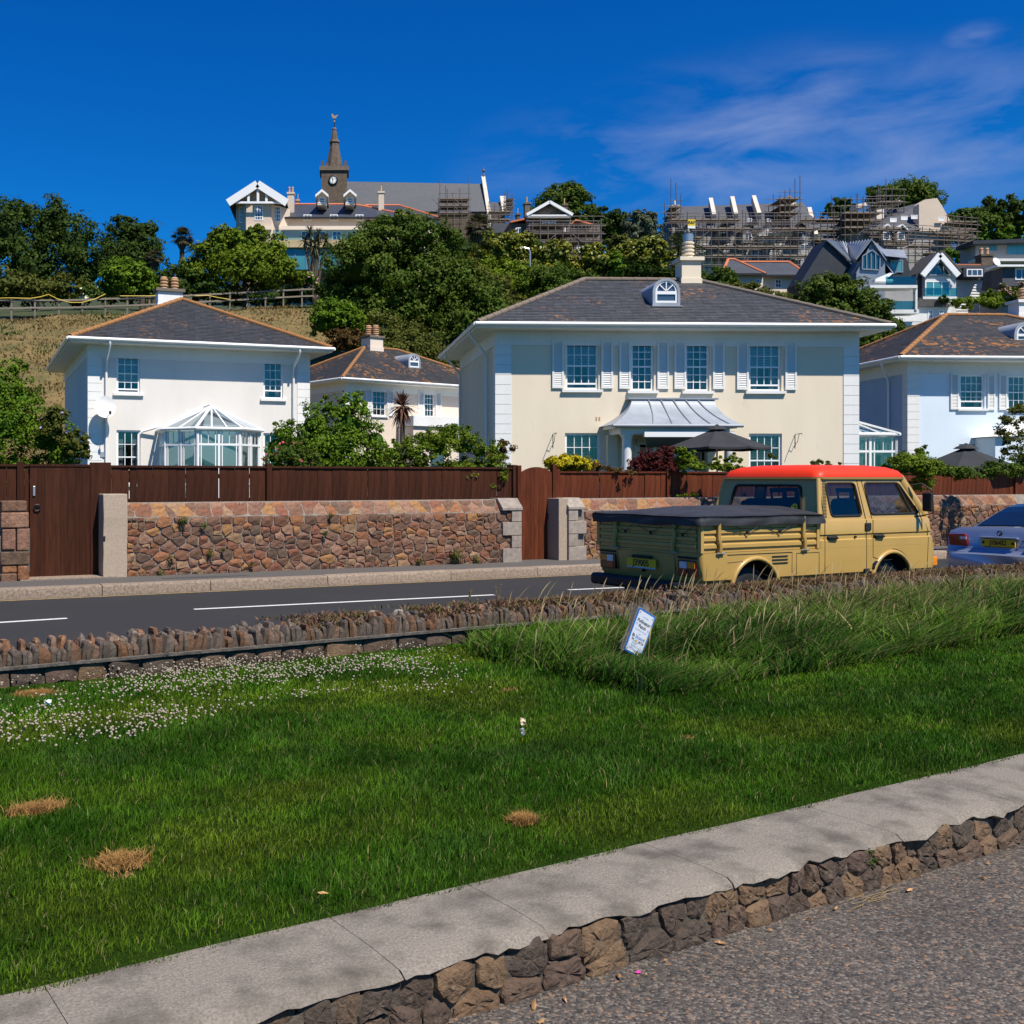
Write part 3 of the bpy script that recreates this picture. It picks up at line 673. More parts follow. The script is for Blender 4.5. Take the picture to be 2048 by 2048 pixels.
g2 = thing('arched_gate', 'red-brown plank gate with curved top between the two stone walls', 'gate', wv(fx(1043, .40), .40, 0), WA)
Lg = fx(1104, .40) - fx(1043, .40); zt = wpx(1070, 934, .4)[1]; ze = wpx(1070, 945, .4)[1]; n = 7
for k in range(n):
    xa, xb = Lg * k / n + .0015, Lg * (k + 1) / n - .0015
    arc = lambda x: ze + (zt - ze) * math.sin(math.pi * min(max(x / Lg, 0), 1)) ** .8
    MB().prism([(xa, PAVE + .004), (xb, PAVE + .004), (xb, arc(xb)), ((xa + xb) / 2, arc((xa + xb) / 2)), (xa, arc(xa))], rng.uniform(0, .003), .035).build('plank', MATS['wood_red'], g2)
for xx in (-.10, Lg + .01): MB().box(xx, xx + .09, -.02, .08, PAVE, zt + (.03 if xx < 0 else .05)).build('gate_post', MATS['wood_red'], g2, bevel=.006)
b = MB(); b.tube([(Lg - .09 + .045 * math.cos(a), -.025, 1.0 + .045 * math.sin(a)) for a in [k * .5236 for k in range(13)]], .010, 6); b.build('ring_handle', MATS['black'], g2)
# ---------------------------------------------------------------- lawn, long grass, clover
lawn_m = MB(); n = 40
lawn_m.quad(uv(-14, .47, LAWN - .008), uv(30, .47, LAWN - .008), uv(30, LW0 + .1, LAWN - .008), uv(-14, LW0 + .1, LAWN - .008))
mat('lawn_soil', (.012, .028, .004), (.022, .040, .006), scale=3, detail=8, rough=1.0, spec=.0, bump=.5, bscale=40)
tag(lawn_m.build('lawn', MATS['lawn_soil']), kind='structure')
PXL = [(925, 1300), (960, 1335), (1040, 1365), (1110, 1395), (1180, 1412), (1290, 1408), (1400, 1386), (1520, 1362), (1640, 1345), (1760, 1322), (1880, 1302), (2048, 1268), (2500, 1190)]
LONG = [to_uv(pz(x, y, LAWN)) for x, y in PXL]; LONG = LONG + [(26, LW0 - .02), (LONG[0][0] + .3, LW0 - .02)]
BROWN = [(to_uv(pz(x, y, LAWN)), a, b) for x, y, a, b in ((72, 1621, .085, .05), (242, 1727, .075, .06), (1047, 1645, .04, .035), (70, 1390, .10, .06), (200, 1363, .09, .03), (1375, 1477, .03, .03), (240, 1745, .04, .05), (1020, 1380, .06, .03))]
rs = np.random.RandomState(11)
def scatter(n, u0, u1, v0, v1, seed):
    r_ = np.random.RandomState(seed); return r_.uniform(u0, u1, n), r_.uniform(v0, v1, n), r_
def visible(u, v, z=LAWN, pad=60):
    X = UO.x + U.x * u + V_.x * v; Y = UO.y + U.y * u + V_.y * v; px_ = CX + F * X / np.maximum(Y, .3); py_ = HY + F * (EYE - z) / np.maximum(Y, .3)
    return (px_ > -pad) & (px_ < 2048 + pad) & (py_ < 2048 + pad) & (Y > .5), X, Y
parts = []
u, v, r_ = scatter(950000, -5, 16, .455, LW0 + .04, 3)
vis, X, Y = visible(u, v); keep = vis & (r_.rand(len(u)) < np.clip(4.6 / Y, .28, 1.0) ** 1.15)
keep &= ~in_poly(u, v, LONG) | (r_.rand(len(u)) < .6)
edge = .47 + (fbm(u * 6, u * 0, 44) - .5) * .07; keep &= v > edge
u, v, X, Y = u[keep], v[keep], X[keep], Y[keep]; n = len(u)
big = fbm(u * .9, v * 1.3, 51); mid = fbm(u * 3.2, v * 3.2, 61); fine = r_.rand(n)
tuft0 = fbm(u * 13, v * 13, 88, 2); lush = np.array([.028, .086, .004]); mid_c = np.array([.078, .165, .008]); yel = np.array([.110, .160, .010]); blue = np.array([.030, .085, .014])
C = lush + (mid_c - lush) * np.clip((mid - .30) * 2.4, 0, 1)[:, None]
C = C + (yel - C) * np.clip((big - .50) * 4.0, 0, .85)[:, None]
C = C + (blue - C) * (np.clip((.49 - big) * 6, 0, 1) * np.clip((mid - .35) * 2, 0, .7))[:, None]
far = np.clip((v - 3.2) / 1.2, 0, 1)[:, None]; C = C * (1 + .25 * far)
C *= ((.55 + .85 * fine) * (.75 + .5 * tuft0))[:, None]
straw = r_.rand(n) < .03; C[straw] = np.array([.26, .22, .09]) * (.7 + .5 * r_.rand(straw.sum(), 1))
tuft = fbm(u * 13, v * 13, 88, 2); Hh = (.018 + .026 * np.clip((.62 - big) * 2.2, 0, 1) + .014 * r_.rand(n)) * (.55 + .9 * tuft) * np.where(r_.rand(n) < .06, 1.5, 1)
Hh *= np.clip((v - edge[keep]) / .12, .45, 1) * np.clip((LW0 + .02 - v) / .3, .35, 1)
for (bu, bv), a, b in BROWN:
    q_ = ((u - bu) / (a * 1.45)) ** 2 + ((v - bv) / (b * 1.45)) ** 2; near_ = q_ < 2.2; Hh[near_] *= .6; m_ = q_ < (.75 + .5 * fbm(u * 9, v * 9, 71)) ** 2
    C[m_] = np.array([.40, .235, .085]) * (.6 + .7 * r_.rand(m_.sum(), 1)); Hh[m_] *= 1.2
C *= (.48 + 1.1 * fbm(u * 2.3 + 7, v * 3.2, 123))[:, None]
lean = r_.normal(0, .42, (n, 2)) + np.array([.12, 0])
Z = LAWN - .006 + (fbm(u * 1.5, v * 1.5, 81) - .5) * .03
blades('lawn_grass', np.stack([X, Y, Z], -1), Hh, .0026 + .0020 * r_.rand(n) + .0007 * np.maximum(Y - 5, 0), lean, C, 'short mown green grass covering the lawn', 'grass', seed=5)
bu_, bv_ = [], []
for (bu, bv), a, b in BROWN[:4]:
    k_ = r_.normal(0, .5, (1500, 2)); bu_.append(bu + k_[:, 0] * a * 1.3); bv_.append(bv + k_[:, 1] * b * 1.3)
bu_, bv_ = np.concatenate(bu_), np.concatenate(bv_); n = len(bu_)
blades('dead_grass', np.stack([UO.x + U.x * bu_ + V_.x * bv_, UO.y + U.y * bu_ + V_.y * bv_, np.full(n, LAWN)], -1), r_.uniform(.018, .04, n), r_.uniform(.003, .005, n), r_.normal(0, .8, (n, 2)), np.array([.40, .225, .075]) * r_.uniform(.6, 1.2, (n, 1)), 'patches of dead straw-coloured grass in the lawn', 'grass', seed=15)
# long pollinator grass
u, v, r_ = scatter(95000, LONG[0][0] - .1, 15, 1.5, LW0, 9)
vis, X, Y = visible(u, v, .35, 120); keep = vis & in_poly(u, v, LONG) & (r_.rand(len(u)) < np.clip(9.0 / Y, .35, 1))
u, v, X, Y = u[keep], v[keep], X[keep], Y[keep]; n = len(u)
poly_np = np.array(LONG[:13]); dedge = np.min(np.sqrt((u[:, None] - poly_np[None, :, 0]) ** 2 + (v[:, None] - poly_np[None, :, 1]) ** 2), 1)
big = fbm(u * 1.3, v * 1.6, 91); clump = fbm(u * 4.5, v * 4.5, 95)
H2 = (.04 + .26 * np.clip(clump - .15, 0, 1) + .09 * r_.rand(n)) * np.clip(.75 + dedge * .5, .75, 1.15) * np.where(v > LW0 - .5, .8, 1); H2 *= 1 + .35 * np.clip((u - 4) / 4, 0, 1)
ang = 6.0 * (fbm(u * 2.6, v * 2.6, 97) - .5) + r_.normal(0, .75, n); mag = np.clip(.75 + .7 * fbm(u * 1.7, v * 1.7, 99) + r_.normal(0, .22, n), .1, 1.8)
dirx = U.x * np.cos(ang) - V_.x * .55 + U.x * 0 - V_.x * np.sin(ang); diry = U.y * np.cos(ang) - V_.y * .55 - V_.y * np.sin(ang)
lean = np.stack([dirx, diry], -1) * mag[:, None]
su_, sv_ = to_uv(py(1262, 1330, 8.75)); H2 *= 1 - .6 * np.exp(-(((u - su_ - .05) / .55) ** 2 + ((v - sv_ + .35) / .5) ** 2))
ek = np.clip(1 - dedge / .35, 0, 1) * r_.rand(n) * 1.1; lean -= np.stack([U.x * 0 + V_.x * ek, V_.y * ek], -1)
c_d = np.array([.028, .078, .006]); c_l = np.array([.105, .195, .018]); c_s = np.array([.25, .22, .085]); c_b = np.array([.17, .125, .06])
C = c_d + (c_l - c_d) * np.clip((big - .38) * 3.6 + r_.normal(0, .25, n), 0, 1)[:, None]
dry = np.clip((u - 3.6) / 7, 0, .45) * np.clip((v - 2.8) / 2, .15, 1) + .05; m_ = r_.rand(n) < dry; C[m_] = (c_s if False else np.array([.23, .20, .08])) * (.6 + .6 * r_.rand(m_.sum(), 1))
m_ = r_.rand(n) < .05; C[m_] = c_b
C *= (.65 + .65 * r_.rand(n))[:, None]
wide = r_.rand(n) < .30; lean[wide] = r_.normal(0, .75, (wide.sum(), 2)) + np.array([.25, -.1]); H2[wide] *= 1.12; C[wide] *= r_.uniform(.5, 1.35, (wide.sum(), 1)); Wm_ = np.where(wide, 1.9, 1.0)
blades('long_grass', np.stack([X, Y, np.full(n, LAWN - .01)], -1), H2, (.0055 + .006 * r_.rand(n) + .0007 * np.maximum(Y - 8, 0)) * Wm_, lean, C, 'long unmown grass leaning over in the pollinator patch', 'grass', seed=6, curve=.35)
# tall dry flowering stems near the low wall
def stems(n, umin, umax, vmin, vmax, seed, hmin, hmax, name, label):
    r_ = np.random.RandomState(seed); V3 = []; Fq = []; C = []; k = 0; rr = random.Random(seed)
    mb_v = []; mb_f = []; cols_ = []
    for i in range(n):
        u_ = umin + (umax - umin) * (rr.random() ** .8); v_ = rr.uniform(vmin, vmax); p = uv(u_, v_, LAWN if v_ < LW0 else .36); h = rr.uniform(hmin, hmax) * (1 if v_ < LW0 else .6)
        a = rr.uniform(-.9, .9); L_ = rr.uniform(.15, .75); d = (U * math.cos(a) - V_ * math.sin(a) * .6) * L_
        pts = [p + d * h * (t_ ** 2.2) + Vector((0, 0, h * (t_ - .22 * L_ * t_ ** 3))) for t_ in (0, .35, .62, .82, .93, 1.04)]
        ws = [.0016, .0016, .0014, .006, .0065, .001]; s_ = Vector((U.x, U.y, 0)); b0 = len(mb_v); tone = rr.choice(((.30, .235, .12), (.36, .28, .15), (.24, .165, .085), (.28, .25, .13)))
        for q_, w_ in zip(pts, ws): mb_v += [q_ - s_ * w_, q_ + s_ * w_]; cols_ += [tone, tone]
        for j in range(5): mb_f.append((b0 + 2 * j, b0 + 2 * j + 1, b0 + 2 * j + 3, b0 + 2 * j + 2))
    o = mkobj(name, arr_mesh(name, np.array([tuple(x) for x in mb_v]), [np.array(mb_f)], np.array(cols_)), MATS['grass']); tag(o, label, 'grass', kind='stuff')
stems(440, 2.0, 14, 3.2, LW0 - .02, 4, .22, .46, 'grass_stems', 'tall dry flowering grass stems along the low wall')
stems(110, 2.8, 9.5, LW0 - .25, LW0 - .02, 14, .38, .62, 'seed_heads', 'pale seed heads standing up against the pickup')
# clover flowers, white with a pink-brown skirt
def clover():
    PX = [(-40, 1345), (150, 1345), (380, 1325), (560, 1305), (760, 1290), (900, 1310), (1000, 1385), (960, 1405), (780, 1395), (640, 1405), (480, 1430), (330, 1480), (150, 1510), (-60, 1520)]
    poly = [to_uv(pz(x, y, LAWN)) for x, y in PX]; r_ = np.random.RandomState(77)
    u = r_.uniform(-4, 3.5, 15000); v = r_.uniform(2, LW0, 15000); m = in_poly(u, v, poly); u, v = u[m], v[m]
    dens = fbm(u * 1.6, v * 2.0, 31); px_ = r_.rand(len(u)); keep = px_ < np.clip((dens - .33) * 2.8, .10, 1) * np.clip(1.05 - (u - .0) * .25, .3, 1); u, v = u[keep], v[keep]
    n = len(u); X = UO.x + U.x * u + V_.x * v; Y = UO.y + U.y * u + V_.y * v; rad = r_.uniform(.0055, .0100, n); h = r_.uniform(.045, .085, n)
    N = 7; rings = [(0, -.7, (.30, .20, .15)), (.75, -.55, (.42, .30, .24)), (1.0, .05, (.36, .29, .22)), (.7, .65, (.42, .36, .27)), (0, .95, (.40, .35, .25))]
    V3 = []; C = []
    for rr_, zz, c in rings:
        for k in range(N):
            a = 6.2832 * k / N + r_.uniform(-.3, .3, n); jit = r_.uniform(.8, 1.15, n)
            V3.append(np.stack([X + rad * rr_ * jit * np.cos(a), Y + rad * rr_ * jit * np.sin(a), LAWN + h + rad * zz], -1)); C.append(np.tile(np.array(c), (n, 1)) * r_.uniform(.75, 1.1, (n, 1)))
    K = len(V3); VV = np.stack(V3, 1).reshape(-1, 3); CC = np.stack(C, 1).reshape(-1, 3); b = np.arange(n)[:, None] * K; F4 = []
    for i in range(4):
        for k in range(N): F4.append(b + np.array([[i * N + k, i * N + (k + 1) % N, (i + 1) * N + (k + 1) % N, (i + 1) * N + k]]))
    o = mkobj('clover_flowers', arr_mesh('clover_flowers', VV, [np.concatenate(F4)], CC), MATS['petal']); tag(o, 'white clover flower heads dotted over the lawn by the low wall', 'flowers', kind='stuff')
mat('petal', (.8, .8, .7), attr=True, rough=.8, transl=.2)
clover()
# creeping stonecrop over the low wall
def stonecrop():
    r_ = np.random.RandomState(41); n = 26000; u = r_.uniform(-.4, 14.5, n); vv = np.abs(r_.normal(0, .13, n)) * np.where(r_.rand(n) < .6, -1, 1)
    dens = fbm(u * 1.6, vv * 3, 55); w_ = np.clip((u - .3) / 1.6, 0, 1) * np.where(u > 8.5, .6, 1); keep = (r_.rand(n) < w_) & (dens > .36) & (vv > -.16); u, vv = u[keep], vv[keep]; n = len(u)
    v = LW0 + .20 + vv; top = .342 + .165 + .035 * fbm(u * 3, vv * 6, 57) - np.clip(-(vv + .02) * 1.1, 0, .16) * r_.rand(n) * 1.5; X = UO.x + U.x * u + V_.x * v; Y = UO.y + U.y * u + V_.y * v
    P = np.stack([X, Y, top - .02], -1); pal = np.array([[.17, .085, .055], [.20, .12, .055], [.13, .07, .045], [.15, .13, .045], [.24, .13, .09], [.12, .12, .04]])
    C = pal[r_.randint(0, 6, n)] * r_.uniform(.6, 1.3, (n, 1))
    o = blades('stonecrop', P, r_.uniform(.018, .045, n), r_.uniform(.010, .022, n), r_.normal(0, .7, (n, 2)), C, kind='stuff', seed=3, mtl='leaf', curve=.2); o.parent = lw; o.matrix_parent_inverse = (Matrix.Translation(uv(0, LW0, 0)) @ Matrix.Rotation(UA, 4, 'Z')).inverted()
stonecrop()
# ---------------------------------------------------------------- villas
class Bld:
    """a building in its own frame: x along the facade, y into the house, z up from its base"""
    def __init__(s, name, label, cat, o, ang, group=None):
        s.o = Vector(o); s.a = ang; s.nx = Vector((math.cos(ang), math.sin(ang), 0)); s.ny = Vector((-math.sin(ang), math.cos(ang), 0))
        s.root = thing(name, label, cat, s.o, ang, group)
    def at(s, x, y, d=0):
        r = Vector(((x - CX) / F, 1, (HY - y) / F)); C = Vector((0, 0, EYE))
        k = ((s.o + s.ny * d) - C).dot(s.ny) / r.dot(s.ny); P = C + r * k
        return (P - s.o).dot(s.nx), P.z - s.o.z
    def rect(s, x0, y0, x1, y1, d=0):
        a, zt = s.at(x0, y0, d); b, zb = s.at(x1, y1, d); return a, b, zb, zt
    def build(s, mb, name, m, parent=None, **k): return mb.build(name, MATS[m] if isinstance(m, str) else m, parent or s.root, **k)
FRONT = lambda d0: (lambda a, b, d: (a, d0 + d, b))
WCACHE = {}
def window(b, x0, x1, z0, z1, d=0, cols=3, rows=2, split=True, sill=True, recess=.06, fw=.07, blind=None, curt=True, open_=0, name='window', far=False, parent=None, frame='upvc', glass='glass', bar=.022, sillw=.12):
    """sash window standing in a wall opening; frame with pane, bars, sill, curtain beneath"""
    par = parent or b.root; w_, h_ = x1 - x0, z1 - z0
    key = (round(w_, 2), round(h_, 2), cols, rows, split, round(fw, 3), round(bar, 3), open_)
    if key not in WCACHE:
        w2, h2 = round(w_, 2), round(h_, 2)
        f = MB(); f.box(0, fw, 0, .07, 0, h2); f.box(w2 - fw, w2, 0, .07, 0, h2); f.box(fw, w2 - fw, 0, .07, h2 - fw, h2); f.box(fw, w2 - fw, 0, .07, 0, fw * .8)
        g = MB(); zb = fw * .8 + open_; zm = h2 * .5
        if split: f.box(fw, w2 - fw, .008, .06, zm - .022, zm + .022)
        if open_: f.box(fw, w2 - fw, .008, .06, zb, zb + .05)
        secs = [(zb, zm - .02), (zm + .02, h2 - fw)] if split else [(zb, h2 - fw)]
        for za, zc in secs:
            for k in range(1, cols): x = fw + (w2 - 2 * fw) * k / cols; g.box(x - bar / 2, x + bar / 2, .018, .046, za, zc)
            for k in range(1, rows): z = za + (zc - za) * k / rows; g.box(fw, w2 - fw, .019, .045, z - bar / 2, z + bar / 2)
        p = MB().quad((fw, .035, fw * .8), (w2 - fw, .035, fw * .8), (w2 - fw, .035, h2 - fw), (fw, .035, h2 - fw))
        WCACHE[key] = (f.mesh('frame'), g.mesh('glazing_bars') if g.v else None, p.mesh('pane'))
    fm, gm_, pm = WCACHE[key]
    o = mkobj(name, fm, MATS[frame], par); o.location = (x0, d + recess, z0)
    if gm_: mkobj('glazing_bars', gm_, MATS[frame], o)
    mkobj('pane', pm, MATS[glass], o)
    if sill: MB().box(-sillw, w_ + sillw, -recess - .09, .02, -.09, -.005).build('sill', MATS['white'], o)
    if not far:
        MB().quad((0, .75, 0), (w_, .75, 0), (w_, .75, h_), (0, .75, h_)).build('room', MATS['interior'], o)
        if curt:
            for sx in (0, 1):
                c = MB(); n = 10; cw = w_ * .24; xs = [(fw + cw * k / n) if sx == 0 else (w_ - fw - cw * k / n) for k in range(n + 1)]
                c.loft([[(x, .13 + .018 * (k % 2), fw), (x, .13 + .018 * (k % 2), h_ - fw)] for k, x in enumerate(xs)], cap=False); c.build('curtain', MATS['curtain'], o, recalc=False)
        if blind:
            bl = MB(); n = int(blind * h_ / .05)
            for k in range(n): zz = h_ - fw - .05 * k; bl.quad((fw, .10, zz), (w_ - fw, .10, zz), (w_ - fw, .125, zz - .032), (fw, .125, zz - .032))
            bl.build('blind', MATS['blind'], o, recalc=False)
    return o

def slates(b, poly, name='slates', m='slate', rowh=.165, sw=.24, seed=0, parent=None, colr=(.047, .047, .054), var=.22, thick=.012):
    """one roof plane laid in courses of single slates; poly lower-left first, local xyz"""
    P = [Vector(p) for p in poly]; o = P[0]; ex = (P[1] - P[0]).normalized(); n = ex.cross(P[-1] - P[0]).normalized(); ey = n.cross(ex)
    q = [((p - o).dot(ex), (p - o).dot(ey)) for p in P]; hmax = max(y for _, y in q); rr = random.Random(seed)
    def span(y):
        xs = []
        for k in range(len(q)):
            (xa, ya), (xb, yb) = q[k], q[(k + 1) % len(q)]
            if abs(ya - yb) > 1e-6 and min(ya, yb) - 1e-6 <= y <= max(ya, yb) + 1e-6: xs.append(xa + (xb - xa) * (y - ya) / (yb - ya))
        return (min(xs), max(xs)) if len(xs) >= 2 else None
    mb = MB(); y = -.03; r_ = 0
    W3 = lambda x, yy, h: o + ex * x + ey * yy + n * h
    while y < hmax - .02:
        y1 = min(y + rowh * 1.08, hmax); s0 = span(max(y, 0.001)); s1 = span(min(y1, hmax - .001))
        if not s0 or not s1: y += rowh; r_ += 1; continue
        x = s0[0] - (sw * .5 if r_ % 2 else 0)
        while x < s0[1]:
            xa, xb = max(x, s0[0]), min(x + sw, s0[1])
            if xb - xa > .01:
                xa1, xb1 = min(max(xa, s1[0]), s1[1]), max(min(xb, s1[1]), s1[0])
                g = rr.uniform(1 - var, 1 + var); mb.cc = (colr[0] * g, colr[1] * g, colr[2] * g)
                h = thick + rr.uniform(0, .006); t_ = rr.uniform(-.003, .003)
                mb.add([W3(xa + .002, y, h + t_), W3(xb - .002, y, h - t_), W3(xb1 - .002, y1, .001), W3(xa1 + .002, y1, .001), W3(xa + .002, y, 0), W3(xb - .002, y, 0)], [(0, 1, 2, 3), (4, 5, 1, 0)])
            x += sw
        y += rowh; r_ += 1
    return tag(mb.build(name, MATS[m], parent or b.root, recalc=False), kind='stuff')

HIPT = None
def hip_line(b, p, q, m, parent=None, step=.42, r=.105, name='hip_tile'):
    p, q = Vector(p), Vector(q); L = (q - p).length; n = max(2, round(L / step)); d = (q - p).normalized()
    mb = MB(); loops = []
    for x, s in ((0, 1.05), (1, .93)):
        loops.append([(x, math.cos(a) * s, math.sin(a) * s * .8) for a in [-.35 + k * (math.pi + .7) / 6 for k in range(7)]])
    mb.loft(loops, cap=False); me = mb.mesh('hip_tile')
    xa = d; zc = Vector((0, 0, 1)); ya = zc.cross(xa).normalized(); za = xa.cross(ya)
    rot = Matrix((xa, ya, za)).transposed().to_euler()
    for k in range(n):
        o = mkobj(name, me, MATS[m], parent or b.root); o.location = p + d * (L * k / n) + za * .02; o.scale = (L / n * 1.03, r, r); o.rotation_euler = rot

def tube_run(pts, r, n=8):
    return MB().tube(pts, r, n)

def villa(name, label, xl, ang, Yl, base, eave, W, D, wallm, sidem=None, hipm='hipgrey', slatem='slate', ovh=.66, rise=None, frieze=.45, cols_seed=0, qn=True, downpipes=(), back=True, holes=(), qw=.49, slate_col=(.047, .047, .054)):
    p = py(xl, 957, Yl); b = Bld(name, label, 'house', (p.x, p.y, base), ang); he = eave - base; b.he = he; b.W = W; b.D = D
    f = MB(); f.panel([(0, 0), (W, 0), (W, he), (0, he)], [[(x0, z0), (x1, z0), (x1, z1), (x0, z1)] for x0, x1, z0, z1 in holes], FRONT(0), .14)
    b.build(f, 'wall', wallm)
    s = MB(); s.quad((0, 0, 0), (0, D, 0), (0, D, he), (0, 0, he)); s.quad((W, D, 0), (W, 0, 0), (W, 0, he), (W, D, he)); s.quad((0, D, 0), (W, D, 0), (W, D, he), (0, D, he))
    b.build(s, 'side_wall', sidem or wallm)
    fr = MB(); fr.box(-.02, W + .02, -.022, .0, he - frieze, he); fr.box(-.022, 0, 0, D, he - frieze, he); fr.box(W, W + .022, 0, D, he - frieze, he); b.build(fr, 'frieze', 'white')
    e = ovh
    so_ = MB(); so_.quad((-e, -e, he), (W + e, -e, he), (W + e, D + e, he), (-e, D + e, he)); 
    for a in ((-e, W + e, -e - .02, -e), (-e, W + e, D + e, D + e + .02)): so_.box(a[0], a[1], a[2], a[3], he - .005, he + .16)
    for a in ((-e - .02, -e), (W + e, W + e + .02)): so_.box(a[0], a[1], -e, D + e, he - .005, he + .16)
    b.build(so_, 'soffit', 'white', recalc=False)
    g = MB(); zz = he + .11; gp_ = [(0, .0), (.0, .05), (-.02, .09), (-.06, .115), (-.10, .09), (-.12, .05), (-.12, .0), (-.10, .0)]
    g.tube([(-e - .07, -e - .07, zz), (W + e + .07, -e - .07, zz)], .062, 10); g.tube([(-e - .07, -e - .07, zz), (-e - .07, D + e, zz)], .060, 10); g.tube([(W + e + .07, -e - .07, zz), (W + e + .07, D + e, zz)], .060, 10)
    b.build(g, 'gutter', 'upvc', smooth=40)
    hw = min(W, D) / 2 + e; rise = rise or hw * math.tan(R(26)); zr = he + .14
    A, B_, C_, D_ = (-e, -e, zr), (W + e, -e, zr), (W + e, D + e, zr), (-e, D + e, zr)
    if W >= D: r0, r1 = (-e + hw, D / 2, zr + rise), (W + e - hw, D / 2, zr + rise); planes = [(A, B_, r1, r0), (B_, C_, r1), (C_, D_, r0, r1), (D_, A, r0)]
    else: r0, r1 = (W / 2, -e + hw, zr + rise), (W / 2, D + e - hw, zr + rise); planes = [(A, B_, r0), (B_, C_, r1, r0), (C_, D_, r1), (D_, A, r0, r1)]
    rf = MB(); 
    for pl in planes: rf.quad(*[Vector(v) - Vector((0, 0, .02)) for v in pl])
    roof = b.build(rf, 'roof', 'slate_base', recalc=False)
    for k, pl in enumerate(planes):
        if k == 2 and W >= D: continue
        slates(b, pl, m=slatem, seed=cols_seed + k, parent=roof, colr=slate_col)
    hips = [(A, r0), (B_, r1 if W >= D else r0), (r0, r1), (D_, r0 if W >= D else r1), (C_, r1)]
    for pq in hips: hip_line(b, pq[0], pq[1], hipm, roof)
    b.r0, b.r1, b.zr, b.rise, b.hw, b.e = Vector(r0), Vector(r1), zr, rise, hw, e
    if qn:
        n = int((he - frieze) / .30); qm = MB().box(0, 1, 0, 1, 0, 1).mesh('quoin')
        for xx in (-.012, W - qw + .012):
            for k in range(n + 1):
                zt_ = he - frieze - .003 - k * .30; z0 = max(zt_ - .288, 0.01)
                if zt_ < .1: continue
                o = mkobj('quoin', qm, MATS['white'], b.root); o.location = (xx, -.022, z0); o.scale = (qw, .36, zt_ - z0)
    for x, lo in downpipes:
        pp = MB(); pp.tube([(x, -e - .05, he + .06), (x, -e - .05, he - .05), (x, -.10, he - frieze - .05), (x, -.07, he - frieze - .2), (x, -.07, lo)], .042, 8); b.build(pp, 'downpipe', 'upvc', smooth=50)
    return b
mat('slate_base', (.03, .03, .034), rough=.8)

def chimney(b, x, y, z0, w_, d_, h, pots, m='white', capm='white', cowl=False, pot_h=.55, pot_r=.15, potm='terracotta'):
    c = MB(); c.box(x - w_ / 2, x + w_ / 2, y - d_ / 2, y + d_ / 2, z0, z0 + h); o = b.build(c, 'chimney', m)
    MB().box(x - w_ / 2 - .09, x + w_ / 2 + .09, y - d_ / 2 - .09, y + d_ / 2 + .09, z0 + h + .001, z0 + h + .13).build('cap', MATS[capm], o, bevel=.01)
    MB().box(x - w_ / 2 - .03, x + w_ / 2 + .03, y - d_ / 2 - .03, y + d_ / 2 + .03, z0 - .4, z0 + .28).build('flashing', MATS[m], o)
    for px_, py_ in pots:
        pr = [(pot_r * .95, 0), (pot_r * .95, .06), (pot_r * .75, .10)]; k = 0; z = .10
        while z < pot_h - .12: pr += [(pot_r * .78, z), (pot_r * 1.1, z + .03), (pot_r * 1.1, z + .075), (pot_r * .78, z + .10)]; z += .125
        pr += [(pot_r * .9, pot_h - .05), (pot_r * .7, pot_h)]
        p_ = MB().lathe(pr, 14, (x + px_, y + py_, z0 + h + .13)); po = p_.build('chimney_pot', MATS[potm], o, smooth=40)
        if cowl: MB().lathe([(pot_r * .9, 0), (pot_r * .95, .24), (pot_r * .6, .25)], 14, (x + px_, y + py_, z0 + h + .13 + pot_h)).build('cowl', MATS['steel'], po, smooth=40)
    return o

def arch_dormer(b, x, z, w_, h, d, depth):
    """barrel dormer: front at local y=d, arched window"""
    N = 14; r = w_ / 2
    def ring(rr, zz, y): return [(x - rr, y, z)] + [(x - rr * math.cos(math.pi * k / N), y, zz + rr * math.sin(math.pi * k / N)) for k in range(N + 1)] + [(x + rr, y, z)]
    zc = z + h - r
    o_ = MB(); o_.loft([ring(r, zc, d), ring(r, zc, d + depth)], cap=False)
    fo = ring(r, zc, d); fi = [(x + (p[0] - x) * .80, d, max(p[2] if p[2] > zc else p[2], z + .10) if p[2] <= zc else zc + (p[2] - zc) * .80) for p in fo]
    n = len(fo); o_.add(fo + fi, [(k, k + 1, n + k + 1, n + k) for k in range(n - 1)] + [(n - 1, 0, n, 2 * n - 1)])
    dm = b.build(o_, 'dormer', 'lead', smooth=40, recalc=False)
    ri = r * .80; W0 = MB()
    def wr(rr, zz, zb): return [(x - rr, zb)] + [(x - rr * math.cos(math.pi * k / N), zz + rr * math.sin(math.pi * k / N)) for k in range(N + 1)] + [(x + rr, zb)]
    W0.panel(wr(ri, zc, z + .10), [wr(ri * .83, zc + .02, zc + .03), [(x - ri * .83, z + .17), (x + ri * .83, z + .17), (x + ri * .83, zc - .07), (x - ri * .83, zc - .07)]], FRONT(d + .02), .05)
    wo_ = W0.build('arched_window', MATS['upvc'], dm)
    for a in (45, 90, 135): W0 = MB().beam((x, d + .03, zc + .03), (x + math.cos(R(a)) * ri * .86, d + .03, zc + .02 + math.sin(R(a)) * ri * .86), .03, .03); W0.build('glazing_bar', MATS['upvc'], dm)
    g = MB(); pts = wr(ri * .9, zc, z + .12); g.quad(*[(a, d + .055, c) for a, c in pts]); g.build('pane', MATS['windowblue'], dm)
    MB().box(x - r - .05, x + r + .05, d - .10, d + .05, z - .03, z).build('apron', MATS['lead'], dm)
    return dm

